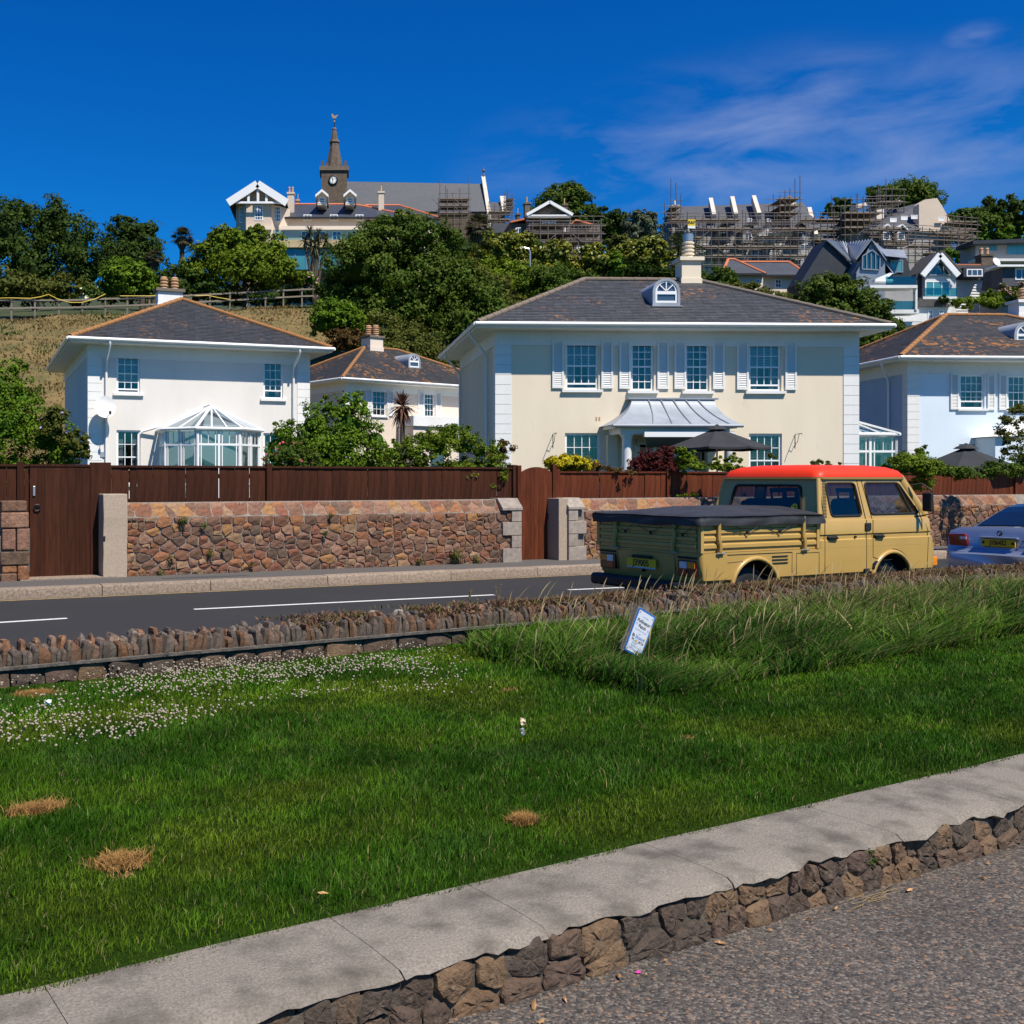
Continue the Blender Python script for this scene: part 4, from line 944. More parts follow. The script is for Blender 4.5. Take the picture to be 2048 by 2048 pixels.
def shutter(b, x0, x1, z0, z1, m='white'):
    s = MB(); f = .055; y0, y1 = -.055, -.008
    s.box(x0, x0 + f, y0, y1, z0, z1); s.box(x1 - f, x1, y0, y1, z0, z1); s.box(x0 + f, x1 - f, y0, y1, z1 - f, z1); s.box(x0 + f, x1 - f, y0, y1, z0, z0 + f * 1.3)
    o = b.build(s, 'shutter', m); l = MB(); z = z0 + f * 1.3 + .01
    while z < z1 - f - .03: l.quad((x0 + f, -.018, z + .05), (x1 - f, -.018, z + .05), (x1 - f, -.048, z), (x0 + f, -.048, z)); z += .055
    l.build('louvres', MATS[m], o, recalc=False)
    MB().quad((x0 + f, -.012, z0), (x1 - f, -.012, z0), (x1 - f, -.012, z1), (x0 + f, -.012, z1)).build('backing', MATS[m], o)

# ---- main cream house
YM = 32.0; base_m = 1.0
tmp = Bld.__new__(Bld)
def mkframe(xl, Yl, ang, base):
    t_ = Bld.__new__(Bld); p = py(xl, 957, Yl); t_.o = Vector((p.x, p.y, base)); t_.a = ang; t_.nx = Vector((math.cos(ang), math.sin(ang), 0)); t_.ny = Vector((-math.sin(ang), math.cos(ang), 0)); return t_
A_M = R(2.0); fm = mkframe(991, YM, A_M, base_m)
Wm = fm.at(1717, 800)[0]; he_z = base_m + fm.at(1350, 655, 0)[1] - .12
up = [(1131, 684, 1197, 779), (1262, 685, 1308, 781), (1371, 685, 1419, 782), (1498, 686, 1563, 782)]
lowr = [(1130, 866, 1200, 975), (1498, 867, 1564, 975)]
upr = [fm.rect(*r_) for r_ in up]; lor = [fm.rect(*r_) for r_ in lowr]
door = fm.rect(1276, 884, 1422, 1000); door = (door[0], door[1], .05, door[3])
mh = villa('cream_house', 'large cream house with slate hip roof, white shutters and curved lead porch', 991, A_M, YM, base_m, he_z, Wm, 7.4, 'cream', holes=[r_ for r_ in upr] + [r_ for r_ in lor] + [door],
           downpipes=(), cols_seed=10, slate_col=(.060, .062, .068))
for k, r_ in enumerate(upr):
    window(mh, *r_, cols=4 if k in (0, 3) else 3, rows=3 if k in (1, 2) else 2, blind=.45 if k in (0, 3) else 0, open_=.10 if k in (0, 3) else 0, curt=True)
for r_ in lor: window(mh, *r_, cols=4, rows=2, blind=.9, curt=False)
sh = [(1104, 680.5, 1127, 776.5), (1202, 681, 1225, 777), (1238, 681, 1260.5, 777.5), (1314, 681.5, 1337, 778), (1348, 682, 1371, 778), (1425, 682, 1448, 778.5), (1473, 683, 1496, 779.5), (1569.5, 683.5, 1592, 780)]
for r_ in sh: shutter(mh, *mh.rect(*r_))
# french doors
dr = MB(); x0, x1, z0, z1 = door; xs = [x0 + (x1 - x0) * k / 4 for k in range(5)]
dframe = mh.build(MB().box(x0, x1, .06, .13, z1 - .08, z1), 'french_doors', 'upvc')
for k in range(4):
    MB().box(xs[k], xs[k] + .07, .06, .12, 0.05, z1 - .08).build('stile', MATS['upvc'], dframe); MB().box(xs[k + 1] - .07, xs[k + 1], .06, .12, .05, z1 - .08).build('stile', MATS['upvc'], dframe)
    MB().box(xs[k] + .07, xs[k + 1] - .07, .07, .11, .9, 1.0).build('rail', MATS['upvc'], dframe)
    MB().box((xs[k] + xs[k + 1]) / 2 - .012, (xs[k] + xs[k + 1]) / 2 + .012, .075, .105, 1.0, z1 - .08).build('glazing_bar', MATS['upvc'], dframe)
    MB().box(xs[k] + .07, xs[k + 1] - .07, .075, .105, 1.56, 1.585).build('glazing_bar', MATS['upvc'], dframe)
    MB().quad((xs[k] + .07, .09, .06), (xs[k + 1] - .07, .09, .06), (xs[k + 1] - .07, .09, z1 - .08), (xs[k] + .07, .09, z1 - .08)).build('pane', MATS['glass_dark'], dframe)
MB().quad((x0, 1.2, 0), (x1, 1.2, 0), (x1, 1.2, z1), (x0, 1.2, z1)).build('room', MATS['interior'], dframe)
# porch: lead canopy, columns, awning
PD = -1.45
xa, zt_ = mh.at(1259, 800); xb, _ = mh.at(1422, 800); xl_, zb_ = mh.at(1226, 849, PD); xr_, _ = mh.at(1484, 849, PD)
N = 10; loops = []
for k in range(N + 1):
    t_ = k / N; f_ = 1 - math.cos(t_ * math.pi / 2)           # flares outwards at the foot
    f_ = t_ ** 2.2 * .75 + .25 * t_; z = zt_ + (zb_ - zt_) * t_
    xa_, xb_ = xa + (xl_ - xa) * f_, xb + (xr_ - xb) * f_; y_ = -.25 + (PD + .25) * f_
    loops.append([(xa_, .0, z), (xa_, y_, z), (xb_, y_, z), (xb_, .0, z)])
cp = MB(); 
for k in range(N):
    for j in range(3): cp.quad(loops[k][j], loops[k][j + 1], loops[k + 1][j + 1], loops[k + 1][j])
cp.quad(*loops[-1]); cp.box(xa - .12, xb + .12, -.30, 0.01, zt_, zt_ + .05)
porch = mh.build(cp, 'porch_canopy', 'lead', smooth=30)
for j in range(5):
    s_ = (j + .5) / 5 * .92 + .02; pts = [Vector(l[1]).lerp(Vector(l[2]), (s_ * .82 + .10)) + Vector((.0 + k * .045, -.012, .012)) for k, l in enumerate(loops)]
    MB().tube(pts, .022, 6).build('lead_roll', MATS['lead'], porch)
MB().box(xl_ + .10, xr_ - .10, PD + .10, -.001, zb_ - .10, zb_ - .002).build('cornice', MATS['white'], porch)
MB().tube([(xl_ - .02, PD - .04, zb_ - .03), (xr_ + .02, PD - .04, zb_ - .03)], .055, 8).build('gutter', MATS['lead'], porch)
MB().box(xl_ + .28, xr_ - .28, PD + .2, -.001, zb_ - .26, zb_ - .101).build('architrave', MATS['white'], porch)
for xc_ in (1254, 1459):
    cx_, _ = mh.at(xc_, 900, PD + .35); h = zb_ - .26
    MB().lathe([(.20, 0), (.20, .10), (.17, .14), (.155, .2), (.15, h * .4), (.132, h - .16), (.135, h - .14), (.16, h - .12), (.17, h - .06), (.20, h - .05), (.20, h)], 20, (cx_, PD + .38, 0)).build('column', MATS['white'], porch, smooth=40)
    MB().box(cx_ - .33, cx_ - .03, -.25, -.001, 0, h).build('pilaster', MATS['cream'], porch)
aw = MB(); ax0, _ = mh.at(1287, 870, PD + .1); ax1, _ = mh.at(1466, 870, PD + .1)
aw.box(ax0, ax1, PD + .0, PD + .14, zb_ - .36, zb_ - .20); awn = mh.build(aw, 'awning_case', 'upvc')
MB().quad((ax0 + .05, PD + .08, zb_ - .37), (ax1 - .05, PD + .08, zb_ - .37), (ax1 - .9, -.1, zb_ - .62), (ax0 + .5, -.1, zb_ - .62)).build('awning_fabric', MATS['blue_grey_cloth'] if 'blue_grey_cloth' in MATS else mat('blue_grey_cloth', (.10, .13, .17), rough=.9), awn)
MB().box(*(lambda p: (p[0] - .04, p[0] + .04))(mh.at(1270, 905, 0)), -.07, -.001, 1.6, 1.95).build('wall_lamp', MATS['steel'], mh.root)
xd_, zd_ = mh.at(1330, 612, 1.0); 
arch_dormer(mh, mh.at(1333, 612, .9)[0], mh.at(1333, 612, .9)[1], mh.at(1361, 612, .9)[0] - mh.at(1306, 612, .9)[0], mh.at(1333, 556, .9)[1] - mh.at(1333, 612, .9)[1], .9, 3.0)
cz = mh.zr + mh.rise; cx_, _ = mh.at(1377, 560, 3.7); h_ = mh.at(1377, 525, 3.7)[1]
chimney(mh, cx_, 3.75, cz - .25, .66, .66, h_ - cz + .25, [(.0, 0)], m='cream', capm='cream', cowl=True, pot_h=.60, pot_r=.19, potm='cream')
def bracket(b, x, y):
    bx_, bz = b.at(x, y); m_ = MB(); m_.tube([(bx_, -.005, bz - .42), (bx_, -.005, bz), (bx_, -.42, bz + .02), (bx_, -.46, bz - .02)], .010, 6); m_.tube([(bx_, -.005, bz - .38)] + [(bx_, -.005 - .30 * t_, bz - .38 + .36 * t_ + .05 * math.sin(t_ * 9)) for t_ in [k / 8 for k in range(1, 9)]], .008, 6)
    b.build(m_, 'hanging_bracket', 'black')
bracket(mh, 1106, 868); bracket(mh, 1590, 869)
for xx in (1193, 1199): x_, z_ = mh.at(xx, 837); MB().box(x_ - .02, x_ + .02, -.012, -.001, z_ - .06, z_ + .05).build('wall_vent', MATS['terracotta'], mh.root)
for y_ in (1.15, 7.0):
    MB().tube([(-.70, y_ - .6, mh.he + .06), (-.70, y_ - .6, mh.he - .05), (-.09, y_, mh.he - .62), (-.08, y_, mh.he - .8), (-.08, y_, 0)], .042, 8).build('downpipe', MATS['upvc'], mh.root, smooth=50)
MB().tube([(Wm + .70, 1.5, mh.he + .06), (Wm + .70, 1.5, mh.he - .06), (Wm + .09, 1.0, mh.he - .55), (Wm + .08, 1.0, 0)], .042, 8).build('downpipe', MATS['upvc'], mh.root, smooth=50)

def conservatory(b, pts, zg, ze, ztop, apex, name='conservatory', solid_left=False, door=None, dw=.55):
    """glazed bay: pts = plan corners (x,y) from wall to wall; apex line ((x,y),(x,y))"""
    o = b.build(MB().add([(p[0], p[1], 0) for p in pts] + [(p[0], p[1], .06) for p in pts], [tuple(range(len(pts)))]), name, 'upvc', recalc=False)
    n = len(pts)
    for k in range(n - 1):
        p, q = Vector((*pts[k], 0)), Vector((*pts[k + 1], 0)); L = (q - p).length; d = (q - p) / L; m = max(1, round(L / dw)); nrm = Vector((d.y, -d.x, 0))
        fr = MB()
        for j in range(m + 1):
            c = p + d * (L * j / m); fr.beam(c, c + Vector((0, 0, ze)), .075, .075, up=nrm)
        for z in (zg, ze - .52, ze - .04): fr.beam(p + Vector((0, 0, z)), q + Vector((0, 0, z)), .06, .07)
        for j in range(m):
            a = p + d * (L * (j + .16) / m); c = p + d * (L * (j + .84) / m)
            for z0, z1 in ((zg + .02, ze - .55), (ze - .50, ze - .06)):
                fr.beam(a + Vector((0, 0, z0)), a + Vector((0, 0, z1)), .035, .05, up=nrm); fr.beam(c + Vector((0, 0, z0)), c + Vector((0, 0, z1)), .035, .05, up=nrm)
            mid = (a + c) / 2; fr.beam(mid + Vector((0, 0, ze - .5)), mid + Vector((0, 0, ze - .06)), .018, .03, up=nrm)
        fr.build('frame', MATS['upvc'], o)
        for j in range(m):
            a = p + d * (L * j / m); c = p + d * (L * (j + 1) / m)
            MB().quad(a, c, c + Vector((0, 0, ze)), a + Vector((0, 0, ze))).build('pane', MATS['glass_dark'], o)
    gt = MB(); cen = Vector((sum(p[0] for p in pts) / n, sum(p[1] for p in pts) / n, 0))
    ov = [Vector((*p, 0)) + (Vector((*p, 0)) - cen).normalized() * .12 for p in pts]
    gt.tube([v + Vector((0, 0, ze + .02)) for v in ov], .055, 8); gt.build('gutter', MATS['upvc'], o)
    ap = [Vector((*a, ztop)) for a in apex]
    near = lambda v: min(ap, key=lambda a: (Vector((a.x, a.y, 0)) - Vector((v.x, v.y, 0))).length)
    for k in range(n):
        v = ov[k] + Vector((0, 0, ze + .05)); MB().beam(v, near(v), .09, .06).build('roof_bar', MATS['upvc'], o)
    for k in range(n - 1):
        a, c = ov[k] + Vector((0, 0, ze + .05)), ov[k + 1] + Vector((0, 0, ze + .05)); A1, C1 = near(a), near(c)
        pl = [a, c, C1] if (A1 - C1).length < .01 else [a, c, C1, A1]
        MB().quad(*pl).build('roof_pane', MATS['glass'], o)
        m = max(1, round((c - a).length / .62))
        for j in range(1, m): s_ = a.lerp(c, j / m); MB().beam(s_, A1.lerp(C1, j / m), .05, .04).build('roof_bar', MATS['upvc'], o)
    if len(ap) > 1: MB().beam(ap[0], ap[1], .12, .10).build('ridge', MATS['upvc'], o)
    return o

# right-hand glazed porch of the main house
cw = mh.at(1768, 900, 1.6)[0]
conservatory(mh, [(Wm, .9), (cw, .9), (cw, 4.5), (Wm, 4.5)], .15, mh.at(1740, 870, .9)[1], mh.at(1725, 842, .9)[1] + .1, [(Wm + .05, 1.0), (Wm + .05, 4.4)], dw=.75)

# ---- left-hand pale house
A_L = R(19.5); pL = py(245, 957, 36.9); kx = 1
def line_Y(xp, xr, Yr, ang):
    """depth where the facade line through (xr, Yr) meets pixel column xp"""
    X0 = (xr - CX) * Yr / F; k = (xp - CX) / F; t_ = (k * Yr - X0) / (math.cos(ang) - k * math.sin(ang)); return Yr + t_ * math.sin(ang)
Yl = line_Y(176, 245, 36.9, A_L); base_l = 1.0; fl = mkframe(176, Yl, A_L, base_l)
Wl = fl.at(619, 800)[0]
ul = [fl.rect(233, 707, 280, 787), fl.rect(527, 719, 566, 798)]; ll = [fl.rect(233, 860, 281, 968), fl.rect(527, 866, 568, 972)]
lh = villa('pale_house', 'pale grey rendered house with hip roof, satellite dish and glazed bay', 176, A_L, Yl, base_l, 6.42, Wl, 9.8, 'palegrey', sidem='palegrey', hipm='hiptile', holes=ul + ll, cols_seed=30, slate_col=(.044, .045, .050))
window(lh, *ul[0], cols=3, rows=2, blind=.7, curt=False, open_=.06); window(lh, *ul[1], cols=3, rows=2, open_=.22); window(lh, *ll[0], cols=3, rows=2); window(lh, *ll[1], cols=3, rows=2)
for xx in (212, 586):
    x_ = lh.at(xx, 800)[0]; MB().tube([(x_ + .05, -.72, lh.he + .06), (x_ + .05, -.72, lh.he - .08), (x_, -.12, lh.he - .55), (x_, -.08, lh.he - .75), (x_, -.08, 0)], .045, 8).build('downpipe', MATS['upvc'], lh.root, smooth=50)
cz = lh.zr + lh.rise; chimney(lh, Wl / 2 - .15, 6.0, cz - .2, 1.02, .6, .78, [(-.22, 0), (.22, 0)], m='white', capm='hipgrey', pot_h=.52, pot_r=.16)
cxa = lh.at(322, 930, -.3)[0]; cxb = lh.at(512, 930, -.3)[0]; cm_ = (cxa + cxb) / 2
conservatory(lh, [(cxa, .0), (cxa - .0, -1.2), (cxa + .9, -2.3), (cxb - 1.1, -2.3), (cxb - .1, -1.2), (cxb - .1, 0)], .55, lh.at(420, 858, -2.3)[1], lh.at(410, 812, -1.0)[1], [(cm_ - .1, -1.15), (cm_ - .1, -.05)], dw=.6)
MB().tube([(cxa - .75, -.08, 0), (cxa - .75, -.08, 2.3), (cxa - .6, -.1, 2.42), (cxa - .05, -.25, 2.58)], .045, 8).build('downpipe', MATS['upvc'], lh.root, smooth=50)
dish = thing('satellite_dish', 'white satellite dish on the pale house wall', 'satellite dish', lh.o, A_L)
dx, dz = lh.at(211, 815, -.55); r_ = .37; b_ = MB(); nn = Vector((-.05, -.95, .28)).normalized(); e1 = nn.cross(Vector((0, 0, 1))).normalized(); e2 = e1.cross(nn)
loops = []
for k in range(7):
    rr_ = r_ * k / 6 + .001; loops.append([Vector((dx, -.42, dz)) + (e1 * math.cos(a) + e2 * math.sin(a) * 1.08) * rr_ + nn * (.10 * (k / 6) ** 2) for a in [j * 6.2832 / 20 for j in range(20)]])
b_.loft(loops, cap=False); b_.build('reflector', MATS['white'], dish, smooth=60, recalc=False)
MB().tube([(dx, -.05, dz - .5), (dx, -.2, dz - .45), (dx, -.42, dz - .1)], .022, 8).build('mast', MATS['steel'], dish)
MB().tube([(dx + .02, -.45, dz - .38), (dx + .12, -.85, dz - .22)], .012, 6).build('feed_arm', MATS['black'], dish); MB().lathe([(.03, -.06), (.045, 0), (.045, .06)], 10, (dx + .12, -.87, dz - .2)).build('receiver', MATS['black'], dish)
MB().box(dx - .12, dx + .12, -.045, -.024, dz - 1.7, dz - 1.52).build('house_number_plate', MATS['lead'], lh.root)

# ---- house set back between the two
A_C = R(34.5); base_c = 2.0; corner_px = 691
Yc = 57.0; fc_ = mkframe(corner_px, Yc, A_C, base_c)
uc = [fc_.rect(745, 779, 772, 832), fc_.rect(849, 783, 869, 834)]; uc += [fc_.rect(938, 790, 958, 842)]
ch = villa('set_back_house', 'smaller pinkish cream house set back between the two front houses', corner_px, A_C, Yc, base_c, base_c + fc_.at(683, 757, -.6)[1] - .1, 11.5, 9.0, 'pink', hipm='hiptile', holes=uc, cols_seed=50, slate_col=(.042, .042, .044), slatem='slate_lichen')
for k, r_ in enumerate(uc):
    window(ch, *r_, cols=3, rows=2, recess=.05)
    w_ = .42; shutter(ch, r_[0] - w_ - .06, r_[0] - .06, r_[2], r_[3]); shutter(ch, r_[1] + .06, r_[1] + w_ + .06, r_[2], r_[3])
cz = ch.zr + ch.rise; cxx = ch.at(738, 690, 4.5)[0]
chimney(ch, ch.r0.x + .55, ch.r0.y, cz - .25, .95, .95, ch.at(740, 677, 4.5)[1] - cz + .25, [(-.12, .2), (.15, -.15)], m='pink', capm='hipgrey', pot_h=.68, pot_r=.2)
xq, zq = ch.at(829, 738, 1.6)
arch_dormer(ch, xq, zq, ch.at(842, 738, 1.6)[0] - ch.at(818, 738, 1.6)[0], ch.at(829, 707, 1.6)[1] - zq, 1.6, 3.2)
bxa, bz1 = ch.at(822, 852, -1.2); 
bay = MB(); bay.box(bxa, bxa + 6, -1.4, -.001, 0, bz1 - .02); bo = ch.build(bay, 'bay', 'pink'); MB().box(bxa - .1, bxa + 6.2, -1.55, -.002, bz1, bz1 + .55).build('bay_roof', MATS['white'], bo)
MB().box(bxa + 1.2, bxa + 2.2, -1.42, -1.401, .3, bz1 - .5).build('bay_window', MATS['windowblue'], bo)

# ---- pale blue house on the right
A_R = R(2.5); base_r = 1.0; fr_ = mkframe(1815, 41.0, A_R, base_r)
ur = [fr_.rect(1920, 749, 1969, 817), fr_.rect(2016, 751, 2064, 818)]; lr = [fr_.rect(1918, 888, 1970, 975)]
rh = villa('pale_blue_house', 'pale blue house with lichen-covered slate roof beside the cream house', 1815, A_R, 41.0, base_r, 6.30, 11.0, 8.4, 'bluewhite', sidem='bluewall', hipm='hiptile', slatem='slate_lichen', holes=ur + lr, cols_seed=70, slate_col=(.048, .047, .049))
for r_ in ur: window(rh, *r_, cols=4, rows=2, open_=.20 if r_ is ur[0] else 0, blind=.4)
for r_ in lr: window(rh, *r_, cols=4, rows=2)
for a in ((1900, 747, 1916, 819), (1974, 748, 1989, 820), (1997, 748, 2013, 820)): shutter(rh, *rh.rect(*a))
cz = rh.zr + rh.rise; cxx, chz = rh.at(2045, 608, 4.2)
chimney(rh, cxx + .25, 4.2, cz - .25, 1.3, .7, chz - cz + .25, [(-.25, 0), (.25, 0)], m='white', capm='white', pot_h=.55, pot_r=.18)
xq, zq = rh.at(2054, 687, 1.2); arch_dormer(rh, xq, zq, 1.05, rh.at(2054, 643, 1.2)[1] - zq, 1.2, 3.4)
for y_ in (1.2,): MB().tube([(-.70, y_ - .6, rh.he + .06), (-.70, y_ - .6, rh.he - .05), (-.09, y_, rh.he - .62), (-.08, y_, rh.he - .8), (-.08, y_, 0)], .045, 8).build('downpipe', MATS['upvc'], rh.root, smooth=50)
bx0, bz0 = rh.at(1988, 873, -1.2); 
loops = []
for k in range(9):
    t_ = k / 8; f_ = t_ ** 2.2 * .75 + .25 * t_; z = rh.at(2024, 838)[1] + (bz0 - rh.at(2024, 838)[1]) * t_; xa_ = rh.at(2017, 840)[0]; x_ = xa_ + (bx0 - .1 - xa_) * f_
    loops.append([(x_, 0, z), (x_, -.2 - 1.2 * f_, z), (x_ + 3 + (xa_ - x_) * -1.6, -.2 - 1.2 * f_, z), (x_ + 3 + (xa_ - x_) * -1.6, 0, z)])
cp = MB()
for k in range(8):
    for j in range(3): cp.quad(loops[k][j], loops[k][j + 1], loops[k + 1][j + 1], loops[k + 1][j])
cp.quad(*loops[-1]); po_ = rh.build(cp, 'porch_canopy', 'white', smooth=30)
MB().box(bx0 + .05, bx0 + 3.2, -1.2, -.001, 0, bz0 - .02).build('porch_wall', MATS['bluewhite'], po_)

# ---- parasols
def parasol(label, xpx, ypx, Y, r, h, sag=.55, pole_to=0.9, n=8, rot=.3, tilt=0, lx=.0):
    p = py(xpx, ypx, Y); o = thing('parasol', label, 'parasol', (p.x, p.y, pole_to)); zt = p.z - pole_to
    b = MB(); rim = [(r * math.cos(rot + k * 6.2832 / n), r * math.sin(rot + k * 6.2832 / n)) for k in range(n)]
    vs = []; fs = []
    M = 6
    for k in range(n):
        x0_, y0_ = rim[k]; x1_, y1_ = rim[(k + 1) % n]; base_i = len(vs)
        for i in range(M + 1):
            t_ = i / M
            for j in range(5):
                s_ = j / 4; x_ = (x0_ + (x1_ - x0_) * s_) * t_; y_ = (y0_ + (y1_ - y0_) * s_) * t_
                dip = .05 * math.sin(math.pi * s_) * t_; vs.append((x_, y_, zt - sag * t_ - dip * .7 - .05 * t_ * (1 - t_)))
        for i in range(M):
            for j in range(4): a = base_i + i * 5 + j; fs.append((a, a + 1, a + 6, a + 5))
        e = base_i + M * 5
        for j in range(4):
            q0 = len(vs); a0, a1 = vs[e + j], vs[e + j + 1]; vs += [a0, a1, (a1[0], a1[1], a1[2] - .06), (a0[0], a0[1], a0[2] - .06)]; fs.append((q0, q0 + 1, q0 + 2, q0 + 3))
    b.add(vs, fs); b.build('canopy', MATS['parasol_cloth'], o, recalc=False)
    MB().lathe([(.30, -.06), (.22, .0), (.06, .06), (.02, .09)], 12, (0, 0, zt)).build('vent_cap', MATS['parasol_cloth'], o)
    MB().lathe([(.025, 0), (.025, zt - .02)], 10).build('pole', MATS['steel'], o)
    rb = MB()
    for k in range(n): rb.tube([(0, 0, zt - .05), (rim[k][0], rim[k][1], zt - sag - .02)], .010, 5)
    rb.build('ribs', MATS['steel'], o); MB().lathe([(.25, 0), (.25, .06), (.05, .09)], 14).build('foot', MATS['black'], o)
    return o
mat('parasol_cloth', (.022, .023, .025), (.03, .031, .034), scale=3, rough=.85)
parasol('open black parasol in front of the curved lead porch', 1434, 855, 29.4, 1.42, 2.2, sag=.56)
parasol('wide dark parasol in front of the pale blue house', 1932, 893, 27.5, 1.42, 2.2, sag=.62, rot=.1)
# ---------------------------------------------------------------- crew-cab pickup
mat('tan', (.45, .285, .080), (.41, .255, .070), scale=1.2, rough=.36, spec=.5, coat=.25, c3=(.30, .20, .085), s3=2.5, lo3=.62, hi3=.80)
mat('redpaint', (.80, .04, .008), (.70, .035, .008), scale=2, rough=.5, spec=.25, coat=.05)
mat('tarp', (.018, .018, .020), (.032, .032, .035), scale=4, rough=.62, bump=.5, bscale=5, bdist=.03, spec=.5)
mat('rubber', (.012, .012, .012), rough=.7)
mat('seat', (.018, .024, .045), (.03, .036, .06), scale=8, rough=.9)
mat('amber', (.75, .22, .01), rough=.2, coat=.5); mat('lens_red', (.22, .006, .008), rough=.15, coat=.5); mat('lens_clear', (.55, .6, .66), rough=.15, coat=.5); mat('lens_dark', (.05, .004, .006), rough=.15, coat=.5)
mat('plate_yellow', (.72, .45, .012), rough=.4); mat('chrome', (.7, .7, .72), rough=.15, metal=1)
glass_mat('carglass', (.50, .56, .60), .05)
VA = R(27.0)
van = thing('pickup_truck', 'tan crew-cab pickup with red roof and black tarp over its bed', 'pickup truck', (3.84, 13.42, 0), VA)
def vp(mb, name, m, parent=None, **k): return mb.build(name, MATS[m], parent or van, **k)
def plan(x0, x1, hw, z, rr_=.06, rf=.22, n=5):
    pts = []
    for cx_, cy_, r_, a0 in ((x0 + rr_, -hw + rr_, rr_, 180), (x1 - rf, -hw + rf, rf, 270), (x1 - rf, hw - rf, rf, 0), (x0 + rr_, hw - rr_, rr_, 90)):
        for k in range(n + 1): a = R(a0 + 90 * k / n); pts.append((cx_ + r_ * math.cos(a), cy_ + r_ * math.sin(a), z))
    return pts
def cut(o, cutters):
    for c in cutters:
        m_ = o.modifiers.new('cut', 'BOOLEAN'); m_.object = c; m_.operation = 'DIFFERENCE'; m_.solver = 'EXACT'
    bpy.context.view_layer.update()
    dg = bpy.context.evaluated_depsgraph_get(); me = bpy.data.meshes.new_from_object(o.evaluated_get(dg)); o.modifiers.clear(); o.data = me
    for c in cutters: bpy.data.objects.remove(c)
AX = (.93, 3.52); WR = .325
low = MB(); low.loft([plan(.10, 4.40, .80, .36), plan(.07, 4.52, .885, .44), plan(.06, 4.54, .90, .495), plan(.05, 4.55, .922, .515), plan(.02, 4.56, .925, .70), plan(.0, 4.555, .925, .845)])
body = vp(low, 'body', 'tan')
cs = []
for ax in AX:
    for sy in (-1, 1):
        c = MB(); c.lathe([(.40, 0), (.40, .5)], 28); me = c.mesh('c'); me.transform(Matrix.Translation((ax, sy * .75 - .25 + (0 if sy > 0 else 0), .345)) @ Matrix.Rotation(R(-90), 4, 'X')); 
        o = bpy.data.objects.new('c', me); col.objects.link(o); o.parent = van; cs.append(o)
cut(body, cs); body.data.polygons.foreach_set('use_smooth', np.ones(len(body.data.polygons), bool)); body.data.set_sharp_from_angle(angle=R(35))
for ax in AX:
    for sy in (-1, 1):
        b = MB(); b.lathe([(.395, -.02), (.395, .45)], 24, cap=False); b.lathe([(0.01, .02), (.395, .02)], 24, cap=False); me = b.mesh('wheel_arch'); me.transform(Matrix.Translation((ax, sy * .45, .345)) @ Matrix.Rotation(R(-90 * sy), 4, 'X'))
        mkobj('wheel_arch', me, MATS['dark'], van)
        lip = MB(); pts = [(ax + .415 * math.cos(a), sy * .925, .345 + .415 * math.sin(a)) for a in [math.pi * k / 16 for k in range(-1, 18)]]
        lip.tube(pts, .030, 8); vp(lip, 'arch_lip', 'tan', body, smooth=60)
        tyre = MB().lathe([(.20, -.09), (.29, -.095), (.32, -.075), (WR, -.04), (WR, .04), (.32, .075), (.29, .095), (.20, .09)], 28); me = tyre.mesh('tyre'); me.transform(Matrix.Rotation(R(90), 4, 'X'))
        wh = bpy.data.objects.new('wheel', None); link(wh, van); wh.location = (ax, sy * .74, WR); mkobj('tyre', me, MATS['rubber'], wh, smooth=40)
        rim = MB().lathe([(.02, .06), (.08, .07), (.12, .05), (.16, .02), (.19, .06), (.205, .085)], 24, cap=False); me = rim.mesh('rim'); me.transform(Matrix.Rotation(R(90 if sy < 0 else -90), 4, 'X')); mkobj('rim', me, MATS['steel'], wh, smooth=40)
# cab lower half with the waist groove
cab = MB(); cab.loft([plan(2.10, 4.555, .925, .846, .04, .24), plan(2.10, 4.545, .925, .945, .04, .25), plan(2.10, 4.535, .908, .958, .04, .25), plan(2.10, 4.525, .908, 1.012, .04, .25), plan(2.10, 4.52, .922, 1.022, .04, .25), plan(2.10, 4.485, .922, 1.185, .04, .25), plan(2.11, 4.46, .908, 1.215, .05, .25)])
cabl = vp(cab, 'cab', 'tan', smooth=35)
# glasshouse: leaning panels with window openings
Z0, Z1 = 1.215, 1.745
hwz = lambda z: .905 + (.795 - .905) * (z - Z0) / (Z1 - Z0)
xr = lambda z: 2.12 + (2.235 - 2.12) * (z - Z0) / (Z1 - Z0)
xf = lambda z: 4.44 + (4.02 - 4.44) * (z - Z0) / (Z1 - Z0)
def sidefn(sy): return lambda a, b_, d: (a, sy * (hwz(b_) - d), b_)
side_o = [(xr(Z0) + .02, Z0), (xf(Z0) - .22, Z0), (xf(Z1) - .20, Z1), (xr(Z1) + .02, Z1)]
w_rear = rpoly([(2.345, 1.258), (2.945, 1.258), (2.905, 1.690), (2.335, 1.690)], .06)
w_front = rpoly([(3.13, 1.272), (4.12, 1.272), (3.80, 1.690), (3.10, 1.690)], .05)
for sy in (-1, 1):
    g = MB(); g.panel(side_o, [w_rear, w_front], sidefn(sy), .03); sp = vp(g, 'cab_side', 'tan', cabl)
    for wp in (w_rear, w_front):
        vp(MB().tube([(a, sy * (hwz(b_) + .004), b_) for a, b_ in wp + wp[:1]], .013, 6), 'window_seal', 'rubber', cabl)
        vp(MB().quad(*[(a, sy * (hwz(b_) - .012), b_) for a, b_ in wp]), 'side_window', 'carglass', cabl)
    vp(MB().beam((3.98, sy * (hwz(1.28) + .001), 1.275), (3.78, sy * (hwz(1.685) + .001), 1.685), .022, .02), 'quarter_light_bar', 'rubber', cabl)
rfn = lambda a, b_, d: (xr(b_) + d, a, b_)
